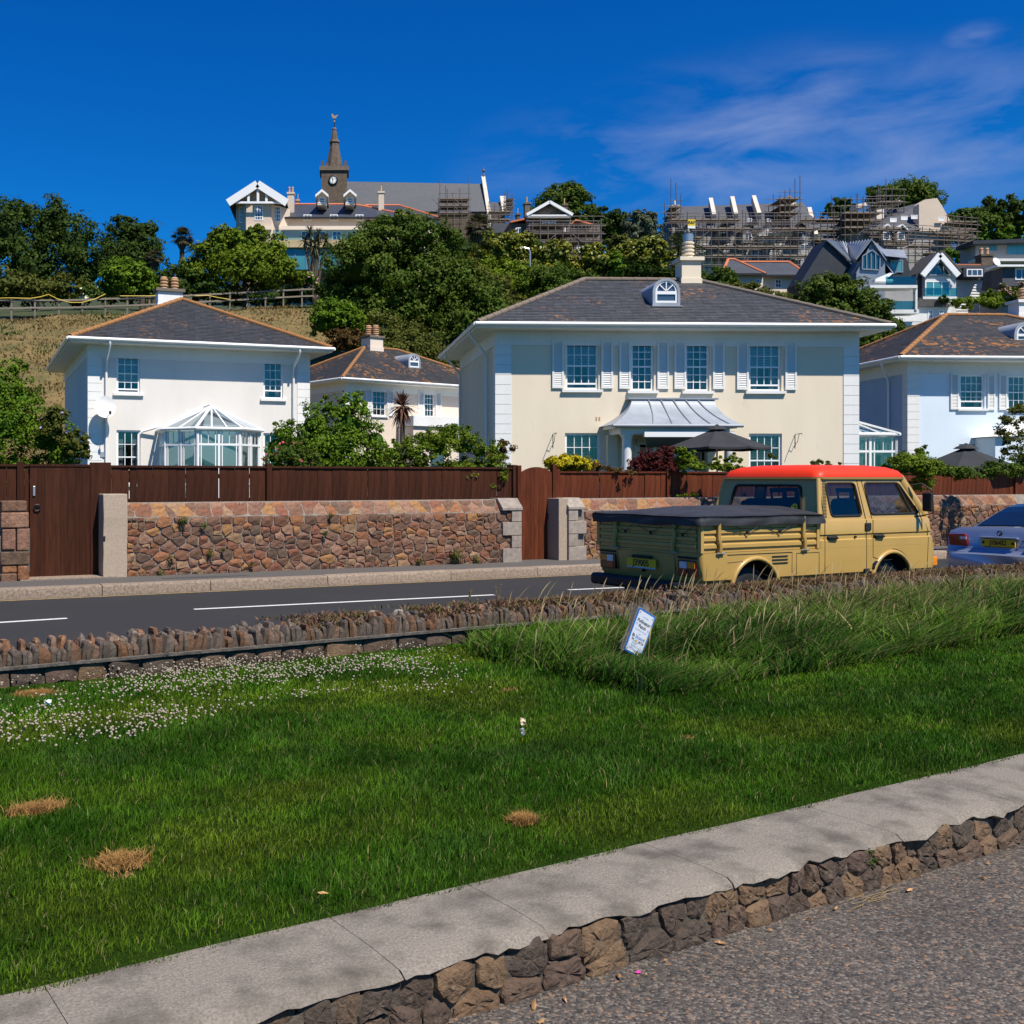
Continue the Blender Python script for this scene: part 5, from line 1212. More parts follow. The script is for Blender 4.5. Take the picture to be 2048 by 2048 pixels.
rear_o = [(-.875, Z0), (.875, Z0), (.765, Z1), (-.765, Z1)]; w_back = rpoly([(-.60, 1.315), (.62, 1.315), (.56, 1.655), (-.54, 1.655)], .06)
g = MB(); g.panel(rear_o, [w_back], rfn, .03); vp(g, 'cab_rear', 'tan', cabl)
vp(MB().tube([(xr(b_) - .004, a, b_) for a, b_ in w_back + w_back[:1]], .018, 6), 'window_seal', 'rubber', cabl)
bw = vp(MB().quad(*[(xr(b_) + .012, a, b_) for a, b_ in w_back]), 'rear_window', 'carglass', cabl)
vp(MB().beam((xr(1.245) - .012, -.86, 1.24), (xr(1.245) - .012, .86, 1.24), .02, .022), 'rear_trim', 'tan', cabl)
ffn = lambda a, b_, d: (xf(b_) - d, a, b_); fo = [(-.68, Z0), (.68, Z0), (.60, Z1), (-.60, Z1)]; wf = rpoly([(-.66, 1.25), (.66, 1.25), (.58, 1.70), (-.58, 1.70)], .06)
g = MB(); g.panel(fo, [wf], ffn, .02); vp(g, 'windscreen_frame', 'tan', cabl); vp(MB().quad(*[(xf(b_) - .01, a, b_) for a, b_ in wf]), 'windscreen', 'carglass', cabl)
for sy in (-1, 1):   # rounded corner posts
    for bot, top in (((xr(Z0) + .012, .885), (xr(Z1) + .012, .775)), ((xf(Z0) - .10, .79), (xf(Z1) - .09, .70))):
        vp(MB().tube([(bot[0], sy * bot[1], Z0), (top[0], sy * top[1], Z1)], [.034 if bot[0] < 3 else .10] * 2, 10), 'corner_post', 'tan', cabl, smooth=60)
    # louvred air intake on the rear pillar
    lv = MB()
    for k in range(26): z = 1.24 + k * .0185; x_ = xr(z) + .06; lv.box(x_, x_ + .07, sy * hwz(z) - (.014 if sy > 0 else .004), sy * hwz(z) + (.004 if sy > 0 else .014), z, z + .008)
    vp(lv, 'air_intake', 'rubber', cabl)
rl = lambda x0, x1, hw, z: plan(x0, x1, hw, z, .12, .22)
roof = MB(); roof.loft([rl(2.20, 4.05, .815, 1.765), rl(2.215, 4.04, .812, 1.80), rl(2.25, 4.0, .775, 1.855), rl(2.34, 3.90, .66, 1.905), rl(2.5, 3.75, .45, 1.932), rl(2.75, 3.45, .15, 1.94)])
vr = vp(roof, 'roof', 'redpaint', smooth=60)
vp(MB().loft([rl(2.195, 4.06, .822, 1.738), rl(2.19, 4.066, .828, 1.755), rl(2.20, 4.055, .818, 1.764)]), 'drip_rail', 'tan', vr)
vp(MB().loft([rl(2.20, 4.056, .817, 1.752), rl(2.194, 4.062, .823, 1.7641), rl(2.20, 4.052, .816, 1.770)]), 'rain_gutter', 'rubber', vr)
# cab interior
vp(MB().box(2.2, 4.3, -.82, .82, .8461, .90), 'cab_floor', 'dark')
def seat(x, y, w_, h=.62, back_only=False):
    s_ = MB(); s_.loft([rrx(x, y, w_ * .95, .13, 1.02), rrx(x - .02, y, w_, .14, 1.25), rrx(x - .06, y, w_ * .9, .11, 1.42), rrx(x - .08, y, w_ * .7, .09, 1.47)])
    o = vp(s_, 'seat', 'seat', smooth=50); hr = MB()
    zz = 1.47; hr.tube([(x - .09, y - .11, zz - .02), (x - .10, y - .11, zz + .12), (x - .10, y + .11, zz + .12), (x - .09, y + .11, zz - .02), (x - .09, y - .11, zz - .02)], .035, 8); vp(hr, 'headrest', 'seat', o)
    vp(MB().box(x - .02, x + .48, y - w_ / 2, y + w_ / 2, .90, 1.06), 'cushion', 'seat', o)
def rrx(x, y, w_, d, z): return [(x + d / 2 * math.cos(a) * (1.15 if abs(math.cos(a)) < .9 else 1), y + w_ / 2 * max(-1, min(1, math.sin(a) * 1.25)), z) for a in [k * 6.2832 / 14 for k in range(14)]]
seat(3.28, -.45, .50); seat(3.28, .45, .50); seat(2.50, .0, 1.45)
st = MB(); st.tube([(3.86 + .07 * math.sin(a), .42 + .19 * math.cos(a), 1.18 + .17 * math.sin(a)) for a in [k * 6.2832 / 20 for k in range(21)]], .014, 6); st.tube([(3.86, .42, 1.18), (4.1, .42, 1.0)], .02, 6); vp(st, 'steering_wheel', 'rubber')
vp(MB().box(4.05, 4.40, -.8, .8, 1.02, 1.21), 'dashboard', 'dark')
# side details, near and far
for sy in (-1, 1):
    Y_ = sy * .9255
    def strip(x0, z0, x1, z1, w_=.007, y=None): return MB().beam((x0, (y or Y_), z0), (x1, (y or Y_), z1), w_, .006, up=(0, 0, 1) if abs(x1 - x0) > abs(z1 - z0) else (1, 0, 0))
    seams = MB()
    for a in ((2.19, .53, 2.19, 1.20), (3.0, .53, 3.0, 1.20), (3.13, .70, 3.13, 1.20), (4.26, .52, 4.285, .94), (3.13, .70, 3.30, .655), (3.30, .655, 3.52, .655)): seams.beam((a[0], Y_, a[1]), (a[2], Y_, a[3]), .006, .006)
    seams.beam((4.285, sy * .912, .96), (4.285, sy * .91, 1.01), .008, .006); seams.beam((4.285, sy * .923, 1.02), (4.20, sy * .915, 1.20), .008, .006)
    for a in ((2.19, 2.235), (3.0, 2.965), (3.13, 3.055)): seams.beam((a[0], sy * .912, 1.215), (a[1], sy * (hwz(1.735) + .003), 1.735), .006, .006)
    pts = [(3.52 + .455 * math.cos(a), Y_, .345 + .455 * math.sin(a)) for a in [R(15 + 75 * k / 8) for k in range(9)]]
    seams.tube(pts, .004, 4); vp(seams, 'door_gaps', 'rubber', cabl)
    vp(MB().beam((2.1, sy * .9075, 1.0155), (4.30, sy * .9075, 1.0155), .008, .012), 'waist_line', 'rubber', cabl)
    for hx in (2.25, 3.17):
        h = MB(); h.tube([(hx, sy * .93, .985), (hx + .02, sy * .955, .985), (hx + .15, sy * .955, .975), (hx + .165, sy * .93, .975)], .014, 6); h.box(hx - .005, hx + .18, *sorted((sy * .912, sy * .926)), .955, 1.0); vp(h, 'door_handle', 'rubber', cabl)
    vp(MB().box(2.965, 3.085, *sorted((sy * .915, sy * .94)), 1.06, 1.16), 'door_catch', 'rubber', cabl, bevel=.01)
    vp(MB().box(2.77, 2.80, *sorted((sy * .915, sy * .93)), .965, .995), 'lock', 'rubber', cabl)
    fc2 = MB().lathe([(.075, 0), (.075, .02), (.065, .026), (.02, .022)], 18); me = fc2.mesh('fuel_cap'); me.transform(Matrix.Translation((3.19, sy * .922, .575)) @ Matrix.Rotation(R(-90 * sy), 4, 'X')); mkobj('fuel_cap', me, MATS['blackgloss'], body, smooth=40)
    vp(MB().box(2.94, 3.04, *sorted((sy * .92, sy * .95)), .475, .555), 'slider_bracket', 'rubber', body, bevel=.01)
    sl_ = MB()
    for k in range(3): sl_.box(1.22, 1.50, *sorted((sy * .9252, sy * .934)), .765 - k * .042, .780 - k * .042)
    vp(sl_, 'side_vent', 'rubber', body)
    sm = MB()
    for a in ((.45, .818, 1.58, .818, .012), (1.58, .56, 1.58, .815, .005), (1.66, .53, 1.66, .80, .005), (2.08, .53, 2.08, .80, .006), (1.66, .80, 2.08, .80, .006), (.45, .72, .85, .735, .004)): sm.beam((a[0], Y_, a[1]), (a[2], Y_, a[3]), a[4], .005)
    vp(sm, 'panel_gaps', 'rubber', body)
    vp(MB().box(4.40, 4.545, *sorted((sy * .74, sy * .89)), .53, .66), 'indicator', 'amber', body, bevel=.015)
    mir = MB(); mir.tube([(4.02, sy * .84, 1.66), (4.10, sy * .96, 1.68), (4.17, sy * 1.06, 1.58), (4.18, sy * 1.07, 1.28), (4.10, sy * .95, 1.235), (4.02, sy * .90, 1.23)], .012, 6); mo = vp(mir, 'mirror_arm', 'rubber', cabl)
    vp(MB().box(4.06, 4.12, *sorted((sy * .98, sy * 1.12)), 1.30, 1.56), 'mirror', 'rubber', mo, bevel=.02)
# load bed: floor, drop sides with pressed ribs, hinge posts, tarp
BZ0, BZ1 = .852, 1.285
vp(MB().box(.02, 2.08, -.90, .90, .8462, .90), 'bed_floor', 'tan')
def ribbed(L, post):
    pr = [(.0, BZ0), (.0, .895), (.022, .905), (.022, .945), (.0, .957), (.0, .985), (.02, .995), (.02, 1.035), (.0, 1.047), (.0, 1.075), (.02, 1.085), (.02, 1.125), (.0, 1.137), (.0, BZ1), (-.03, BZ1), (-.03, BZ0)]
    return pr
PRF = ribbed(0, 0)
for sy in (-1, 1):
    b = MB(); b.prism(PRF, .055, 2.03, lambda a, z, d: (d, sy * (.905 + a), z)); dsd = vp(b, 'drop_side', 'tan')
    for xa, xb in ((.005, .052), (2.033, 2.078)): vp(MB().box(xa, xb, *sorted((sy * .88, sy * .935)), BZ0, BZ1), 'end_post', 'tan', dsd)
    for hx in (.29, 1.77):
        h = MB(); pts = [(hx, sy * .945, 1.27), (hx, sy * .945, 1.02), (hx + .015, sy * .955, .95), (hx + .02, sy * .945, .84)]; h.tube(pts, .026, 6); vp(h, 'hinge_strap', 'tan', dsd, smooth=50)
        vp(MB().tube([(hx - .03, sy * .945, .84), (hx + .09, sy * .945, .84)], .014, 6), 'hinge_pin', 'steel', dsd)
b = MB(); b.prism(PRF, -.86, .86, lambda a, z, d: (.012 - a, d, z)); tg = vp(b, 'tailgate', 'tan')
for hy in (-.52, .53):
    h = MB(); h.tube([(-.02, hy, 1.27), (-.02, hy, 1.04), (-.035, hy + .015, .95), (-.02, hy + .02, .84)], .026, 6); vp(h, 'hinge_strap', 'tan', tg, smooth=50); vp(MB().tube([(-.02, hy - .05, .838), (-.02, hy + .06, .838)], .014, 6), 'hinge_pin', 'steel', tg)
# tarp with wrinkled skirt
nx2, ny2 = 34, 30; rr = np.random.RandomState(3); Vt = []; 
for j in range(ny2 + 1):
    for i in range(nx2 + 1):
        a = -.045 + (2.10 + .05) * i / nx2; c = -.965 + 1.93 * j / ny2
        ed = min(a + .045, 2.105 - a, c + .965, .965 - c); z = 1.300 + .075 * min(1, (1 - abs(c) / .965) * 1.6) * min(1, (a + .05) / .9) + .016 * float(fbm([a * 3], [c * 3], 5)[0])
        z -= .02 * math.exp(-ed * 30); Vt.append((a, c, z))
idx = np.arange((nx2 + 1) * (ny2 + 1)).reshape(ny2 + 1, nx2 + 1); Ft = [np.stack([idx[:-1, :-1], idx[:-1, 1:], idx[1:, 1:], idx[1:, :-1]], -1).reshape(-1, 4)]
ringi = list(idx[0, :]) + list(idx[1:, -1]) + list(idx[-1, ::-1][1:]) + list(idx[::-1, 0][1:-1]); base_n = len(Vt); NR = len(ringi)
rrr = random.Random(4)
for lv_, (dz, out) in enumerate(((.035, .012), (.075, .018), (.115, .012))):
    for q_, i_ in enumerate(ringi):
        x_, y_, z_ = Vt[i_]; w_ = .010 * math.sin(q_ * .55 + lv_) + rrr.uniform(-.006, .006); ox = (-1 if x_ < 0 else 1 if x_ > 2.09 else 0); oy = (-1 if y_ < -.95 else 1 if y_ > .95 else 0)
        Vt.append((x_ + ox * (out * .6 + w_), y_ + oy * (out * .6 + w_), z_ - dz + .008 * math.sin(q_ * .37)))
fr_ = []
for lv_ in range(3):
    for q_ in range(NR):
        a0 = ringi[q_] if lv_ == 0 else base_n + (lv_ - 1) * NR + q_; a1 = ringi[(q_ + 1) % NR] if lv_ == 0 else base_n + (lv_ - 1) * NR + (q_ + 1) % NR
        fr_.append((a0, a1, base_n + lv_ * NR + (q_ + 1) % NR, base_n + lv_ * NR + q_))
Ft.append(np.array(fr_)); tp = mkobj('tarp', arr_mesh('tarp', np.array(Vt), Ft, smooth=True), MATS['tarp'], van)
ln = MB()
for k, (xa, xb) in enumerate(((.55, 1.0), (1.12, 1.57))):
    m_ = (xa + xb) / 2; ln.tube([(xa, -.955, 1.17), (m_, -.945, 1.085), (xb, -.955, 1.17)], .004, 5); ln.lathe([(.018, -.02), (.018, .02)], 8, (m_, -.945, 1.085))
for ya, yb in ((-.84, -.50), (-.35, .10), (.18, .50)): m_ = (ya + yb) / 2; ln.tube([(-.05, ya, 1.16), (-.03, m_, 1.065), (-.05, yb, 1.16)], .004, 5); ln.lathe([(.016, -.02), (.016, .02)], 8, (-.03, m_, 1.065))
vp(ln, 'tie_cord', 'rubber', tp)
# tail: lamps, plate, bumper, lid
tl = lambda z: .02 + (.05 - .02) * (.70 - z) / .185 if z < .70 else .02 * (.845 - z) / .145
for sy in (-1, 1):
    y0, y1 = (.56, .86); o = vp(MB().box(-.005, .06, *sorted((sy * y0, sy * y1)), .555, .755), 'tail_lamp', 'lens_dark', body, bevel=.012)
    vp(MB().box(-.012, .0, *sorted((sy * .725, sy * .845)), .66, .735), 'amber_lens', 'amber', o); vp(MB().box(-.012, .0, *sorted((sy * .60, sy * .715)), .655, .735), 'clear_lens', 'lens_clear', o); vp(MB().box(-.0121, .0, *sorted((sy * .60, sy * .715)), .57, .65), 'red_lens', 'lens_red', o)
    vp(MB().box(-.006, .02, *sorted((sy * .56, sy * .87)), .772, .797), 'vent_slot', 'dark', body)
pl = vp(MB().box(-.022, -.008, -.20, .32, .60, .725), 'number_plate', 'plate_yellow', body)
me = text_mesh('J39005', .115, bold=.003, sx=.92); o = mkobj('lettering', me, MATS['black'], pl); o.rotation_euler = (R(90), 0, R(-90)); o.location = (-.0235, .06, .668)
vp(MB().box(-.0225, -.021, -.20, .32, .60, .618), 'plate_strip', 'bluewall', pl); vp(MB().box(-.03, .0, -.12, .22, .735, .765), 'plate_light', 'rubber', body)
gl_ = MB(); gl_.beam((.006, -.50, .822), (.006, .53, .822), .006, .006); gl_.beam((.006, -.50, .822), (.03, -.50, .55), .006, .006); gl_.beam((.006, .53, .822), (.03, .53, .55), .006, .006); vp(gl_, 'lid_gap', 'rubber', body)
vp(MB().lathe([(.02, -.02), (.02, .02)], 10, (.02, .06, .575)), 'lid_lock', 'rubber', body)
bm_ = MB(); bm_.loft([[(x_, y_, z_) for x_, z_ in ((-.06, .33), (-.09, .36), (-.09, .45), (-.06, .48), (.06, .48), (.06, .33))] for y_ in (-.95, -.6, .6, .95)]); bp = vp(bm_, 'bumper', 'black', bevel=.01)
for sy in (-1, 1): vp(MB().box(-.05, .35, *sorted((sy * .93, sy * .955)), .34, .47), 'bumper_end', 'black', bp, bevel=.01)
vp(MB().box(.1, .6, -.5, .5, .22, .38), 'engine_sump', 'dark'); vp(MB().tube([(-.08, .15, .27), (.3, .15, .27)], .035, 8), 'exhaust', 'steel'); vp(MB().box(-.12, -.02, .02, .20, .26, .36), 'tow_block', 'wood_grey')
# stickers in the rear window
sk = MB().lathe([(.055, 0), (.055, .003)], 20); me = sk.mesh('round_sticker'); me.transform(Matrix.Translation((xr(1.37) - .0075, -.49, 1.365)) @ Matrix.Rotation(R(-90 + 12), 4, 'Y')); s1 = mkobj('round_sticker', me, MATS['plate_yellow'], cabl)
for dy, dz in ((-.018, .015), (.018, .015)): vp(MB().box(xr(1.37) - .016, xr(1.37) - .011, -.49 + dy - .006, -.49 + dy + .006, 1.365 + dz - .012, 1.365 + dz + .012), 'print', 'black', s1)
vp(MB().box(xr(1.335) + .002, xr(1.335) + .006, -.02, .18, 1.32, 1.35), 'sticker', 'bluewhite', cabl)

# ---------------------------------------------------------------- silver coupe
mat('silverblue', (.36, .41, .50), (.34, .39, .48), scale=1, rough=.28, metal=.55, coat=.6)
glass_mat('tint', (.05, .07, .09), .06)
CO = pz(2112, 957 + 1.75 * F / 15.35, 0); car = thing('silver_coupe', 'silver-blue coupe parked in front of the tan pickup', 'car', (CO.x - math.sin(VA) * .88, CO.y + math.cos(VA) * .88, 0), VA)
def cp_(mb, name, m, parent=None, **k): return mb.build(name, MATS[m], parent or car, **k)
def sect(x, hw, zb, zs, zt, crown=.03, n=7):
    """body cross section at x: sill zb, shoulder zs, top zt"""
    pts = [(x, -hw * .92, zb), (x, -hw * .985, zb + .10), (x, -hw, (zb + zs) / 2), (x, -hw * .985, zs - .05), (x, -hw * .95, zs)]
    for k in range(n): t_ = -1 + 2 * (k + .5) / n; pts.append((x, hw * .90 * t_, zt + crown * (1 - t_ * t_)))
    pts += [(x, hw * .95, zs), (x, hw * .985, zs - .05), (x, hw, (zb + zs) / 2), (x, hw * .985, zb + .10), (x, hw * .92, zb)]
    return pts
lo_ = [sect(.00, .74, .30, .55, .56, .01), sect(.05, .82, .26, .60, .605, .01), sect(.085, .835, .24, .645, .66, .012), sect(.10, .835, .22, .70, .72, .015), sect(.115, .84, .22, .86, .89, .02), sect(.16, .845, .22, .92, .968, .025), sect(.45, .87, .20, .93, .962, .03), sect(.80, .878, .20, .935, .975, .035), sect(2.2, .88, .20, .93, .96, .03), sect(3.2, .875, .20, .90, .93, .04), sect(4.1, .84, .22, .76, .82, .04), sect(4.42, .74, .26, .58, .62, .02), sect(4.48, .60, .3, .5, .52, .01)]
cb = MB().loft(lo_); cbo = cp_(cb, 'body', 'silverblue', smooth=42)
def gh(x, hb, ht, zb, zt): return [(x, -hb, zb), (x, -(hb * .4 + ht * .6), zb + (zt - zb) * .6), (x, -ht, zt - .012), (x, -ht * .8, zt + .01), (x, 0, zt + .022), (x, ht * .8, zt + .01), (x, ht, zt - .012), (x, (hb * .4 + ht * .6), zb + (zt - zb) * .6), (x, hb, zb)]
ro = [(.58, .72, .70, .972, .985), (.80, .74, .66, .985, 1.085), (1.02, .75, .62, .985, 1.19), (1.25, .75, .60, .985, 1.275), (1.50, .75, .585, .985, 1.325), (1.8, .75, .58, .985, 1.348), (2.3, .75, .58, .98, 1.345), (2.7, .75, .60, .97, 1.28), (3.05, .74, .64, .96, 1.13), (3.4, .72, .68, .945, .955)]
g = MB().loft([gh(*a) for a in ro], cap=False); cp_(g, 'greenhouse', 'silverblue', smooth=50)
rwp = []
for x_, hb, ht, zb, zt in ro[:5]: rwp.append([(x_ - .004, -ht * .93, zt + .006), (x_ - .004, -ht * .5, zt + .024), (x_ - .004, 0, zt + .031), (x_ - .004, ht * .5, zt + .024), (x_ - .004, ht * .93, zt + .006)])
rwg = MB()
for k in range(4):
    for j in range(4): rwg.quad(rwp[k][j], rwp[k][j + 1], rwp[k + 1][j + 1], rwp[k + 1][j])
mat('rear_glass', (.006, .012, .03), rough=.05, spec=.8); cp_(rwg, 'rear_window', 'rear_glass', smooth=60)
for sy in (-1, 1):
    o = cp_(MB().prism(rpoly([(.47, .685), (.80, .675), (.815, .86), (.52, .875)], .03), .025, .11, lambda a, z, d: (d + (.075 if a > .72 else .045), sy * a, z)), 'tail_lamp', 'lens_red', cbo, bevel=.01)
    cp_(MB().box(.060, .0695, *sorted((sy * .50, sy * .60)), .79, .83), 'reversing_lens', 'lens_clear', o)
    cp_(MB().box(.115, .34, *sorted((sy * .815, sy * .852)), .70, .855), 'side_lens', 'lens_red', o)
    for ax in (.82, 3.55):
        w2_ = bpy.data.objects.new('wheel', None); link(w2_, car); w2_.location = (ax, sy * .76, .315)
        me = MB().lathe([(.20, -.1), (.30, -.1), (.315, -.06), (.315, .06), (.30, .1), (.20, .1)], 24).mesh('tyre'); me.transform(Matrix.Rotation(R(90), 4, 'X')); mkobj('tyre', me, MATS['rubber'], w2_, smooth=40)
        me = MB().lathe([(.02, .09), (.1, .09), (.2, .06)], 20, cap=False).mesh('rim'); me.transform(Matrix.Rotation(R(90 if sy < 0 else -90), 4, 'X')); mkobj('rim', me, MATS['steel'], w2_, smooth=40)
    cp_(MB().quad((1.3, sy * .742, 1.0), (2.75, sy * .742, .99), (2.45, sy * .62, 1.29), (1.55, sy * .615, 1.28)), 'side_window', 'tint')
npl = cp_(MB().box(.060, .075, -.26, .26, .70, .81), 'number_plate', 'plate_yellow', cbo)
me = text_mesh('J106452', .10, bold=.003, sx=.78); o = mkobj('lettering', me, MATS['black'], npl); o.rotation_euler = (R(90), 0, R(-90)); o.location = (.0585, 0, .757)
for sy in (-1, 1): d = MB().lathe([(.022, 0), (.022, .002)], 14); me = d.mesh('plate_emblem'); me.transform(Matrix.Translation((.0575, sy * .225, .757)) @ Matrix.Rotation(R(90), 4, 'Y')); mkobj('plate_emblem', me, MATS['black'], npl)
cp_(MB().box(.055, .12, -.29, .29, .822, .85), 'boot_handle', 'silverblue', cbo, bevel=.008)
em = MB().lathe([(.042, 0), (.042, .006)], 20).mesh('emblem'); em.transform(Matrix.Translation((.098, 0, .905)) @ Matrix.Rotation(R(90), 4, 'Y')); e0 = mkobj('emblem', em, MATS['black'], cbo)
mat('emblem_blue', (.03, .15, .42), rough=.3)
for k in range(4):
    b = MB(); b.add([(.094, 0, .905)] + [(.094, .028 * math.cos(R(90 * k + 15 * j)), .905 + .028 * math.sin(R(90 * k + 15 * j))) for j in range(7)], [(0, j, j + 1) for j in range(1, 7)]); cp_(b, 'emblem_quarter', 'white' if k % 2 else 'emblem_blue', e0)
gp2 = MB(); gp2.beam((.078, -.62, .655), (.078, .62, .655), .006, .005); gp2.beam((.09, -.62, .655), (.105, -.62, .70), .006, .005); gp2.beam((.09, .62, .655), (.105, .62, .70), .006, .005); cp_(gp2, 'boot_gap', 'rubber', cbo)
cp_(MB().beam((.035, -.80, .585), (.035, .80, .585), .01, .02), 'bumper_strip', 'silverblue', cbo); cp_(MB().lathe([(.016, -.01), (.016, .01)], 10, (.105, -.36, .80)), 'boot_lock', 'rubber', cbo)
cp_(MB().box(.40, .60, -.05, .05, .99, 1.0), 'aerial_base', 'silverblue', cbo)
me = text_mesh('323Ci', .035, sx=1.1); o = mkobj('model_lettering', me, MATS['chrome'], cbo); o.rotation_euler = (R(90), 0, R(-90)); o.location = (.118, -.52, .885)

# ---------------------------------------------------------------- sign in the long grass
TLp, TRp, BLp, BRp = (1276, 1213.5), (1314, 1236), (1245, 1297.5), (1284, 1319)
# plate 0.30 x 0.42 m, leaning; its plane found from the lean of its edges
SY = 8.75
pc = py(1279.5, 1266.5, SY); sgn = thing('sign', 'leaning white sign with blue border on a post in the long grass', 'sign', (0, 0, 0))
ux = Vector(((1314 - 1276) * SY / F, .085, -(1236 - 1213.5) * SY / F)); vz = Vector(((1276 - 1245) * SY / F, .0, (1297.5 - 1213.5) * SY / F))
wS, hS = ux.length, vz.length; exs = ux.normalized(); ezs = (vz - exs * vz.dot(exs) * 0).normalized(); eys = exs.cross(ezs).normalized() * -1
if eys.y > 0: eys = -eys
def sp(a, b_, d): return pc + exs * a + ezs * b_ + eys * d
def sgb(mb, name, m, parent=sgn, **k): return mb.build(name, MATS[m], parent, **k)
mat('sign_white', (.74, .76, .82), rough=.35); mat('sign_blue', (.012, .17, .58), rough=.35); mat('print_blue', (.10, .24, .60), rough=.5); mat('print_pale', (.42, .52, .72), rough=.5)
fn = lambda a, b_, d: sp(a, b_, d)
wd_, hd_ = wS / 2, hS / 2
sgb(MB().prism([(-wd_ - .012, -hd_ - .01), (wd_ + .012, -hd_ - .01), (wd_ + .012, hd_ + .01), (-wd_ - .012, hd_ + .01)], -.045, -.004, fn), 'board', 'wood_grey')
plt = sgb(MB().prism(rrect(-wd_, wd_, -hd_, hd_, .018), -.003, .003, fn), 'plate', 'sign_blue')
sgb(MB().prism(rrect(-wd_ + .011, wd_ - .011, -hd_ + .013, hd_ - .013, .012), .0032, .0042, fn), 'face', 'sign_white', plt)
bt = pc - ezs * (hd_ + .30) + exs * .01; 
pst = MB(); pst.beam(sp(.01, -hd_ - .45, -.075), sp(.02, hd_ + .045, -.075), .075, .05, up=eys); sgb(pst, 'post', 'wood_grey')
def stext(s_, size, x, y, m, bold=.0006, rot=0, sx=1):
    me = text_mesh(s_, size, extrude=.0003, bold=bold, sx=sx); M_ = Matrix.Identity(4)
    for i in range(3): M_[i][0] = exs[i]; M_[i][1] = ezs[i]; M_[i][2] = eys[i]; M_[i][3] = sp(x, y, .0048)[i]
    me.transform(M_ @ Matrix.Rotation(rot, 4, 'Z')); mkobj('lettering', me, MATS[m], plt)
k_ = wS / .187
stext('ANOTHER', .013 * k_, 0, hd_ * .72, 'print_pale'); stext('Pollinator', .037 * k_, -.0, hd_ * .50, 'black', bold=.0008); stext('Patch', .037 * k_, 0, hd_ * .28, 'black', bold=.0008)
stext('PLANTED FOR WILDLIFE', .0125 * k_, 0, hd_ * .10, 'print_pale', sx=.95); stext('VISIT', .012 * k_, .0, -hd_ * .05, 'print_pale')
stext('P  llinator', .037 * k_, 0, -hd_ * .20, 'print_blue', bold=.0007); stext('PR', .02 * k_, -.052 * k_, -hd_ * .37, 'black'); stext('JECT.JE', .02 * k_, .042 * k_, -hd_ * .38, 'black', sx=.9)
stext('FOR IDEAS ON', .0125 * k_, 0, -hd_ * .64, 'print_pale'); stext('CREATING YOUR OWN', .0125 * k_, 0, -hd_ * .76, 'print_pale')
def sdisc(x, y, r, m, d=.005, n=12, par=plt): sgb(MB().prism([(x + r * math.cos(6.2832 * j / n), y + r * math.sin(6.2832 * j / n)) for j in range(n)], d - .0006, d, fn), 'print_mark', m, par)
fx_, fy_ = -.014 * k_, -hd_ * .40
for j in range(7): a = 6.2832 * j / 7 + .3; sdisc(fx_ + .017 * k_ * math.cos(a), fy_ + .017 * k_ * math.sin(a), .0095 * k_, 'print_blue'); sdisc(fx_ + .017 * k_ * math.cos(a), fy_ + .017 * k_ * math.sin(a), .007 * k_, 'sign_white', .0056)
sdisc(fx_, fy_, .009 * k_, 'plate_yellow', .0062)
sdisc(-.055 * k_, -hd_ * .205, .012 * k_, 'black', .0056); sdisc(-.055 * k_, -hd_ * .215, .007 * k_, 'plate_yellow', .0062); sdisc(.062 * k_, -hd_ * .15, .007 * k_, 'plate_yellow', .0056)
for x_, y_ in ((-.065, .33), (.068, .25)):
    for j in range(6): a = j * 1.047; sdisc(x_ * k_ + .007 * k_ * math.cos(a), hd_ * y_ + .007 * k_ * math.sin(a), .0035 * k_, 'print_pale', n=8)
for sx_, sy_ in ((-1, -1), (1, -1), (-1, 1), (1, 1)): sdisc(sx_ * (wd_ - .022), sy_ * (hd_ - .028), .006, 'terracotta', .007)
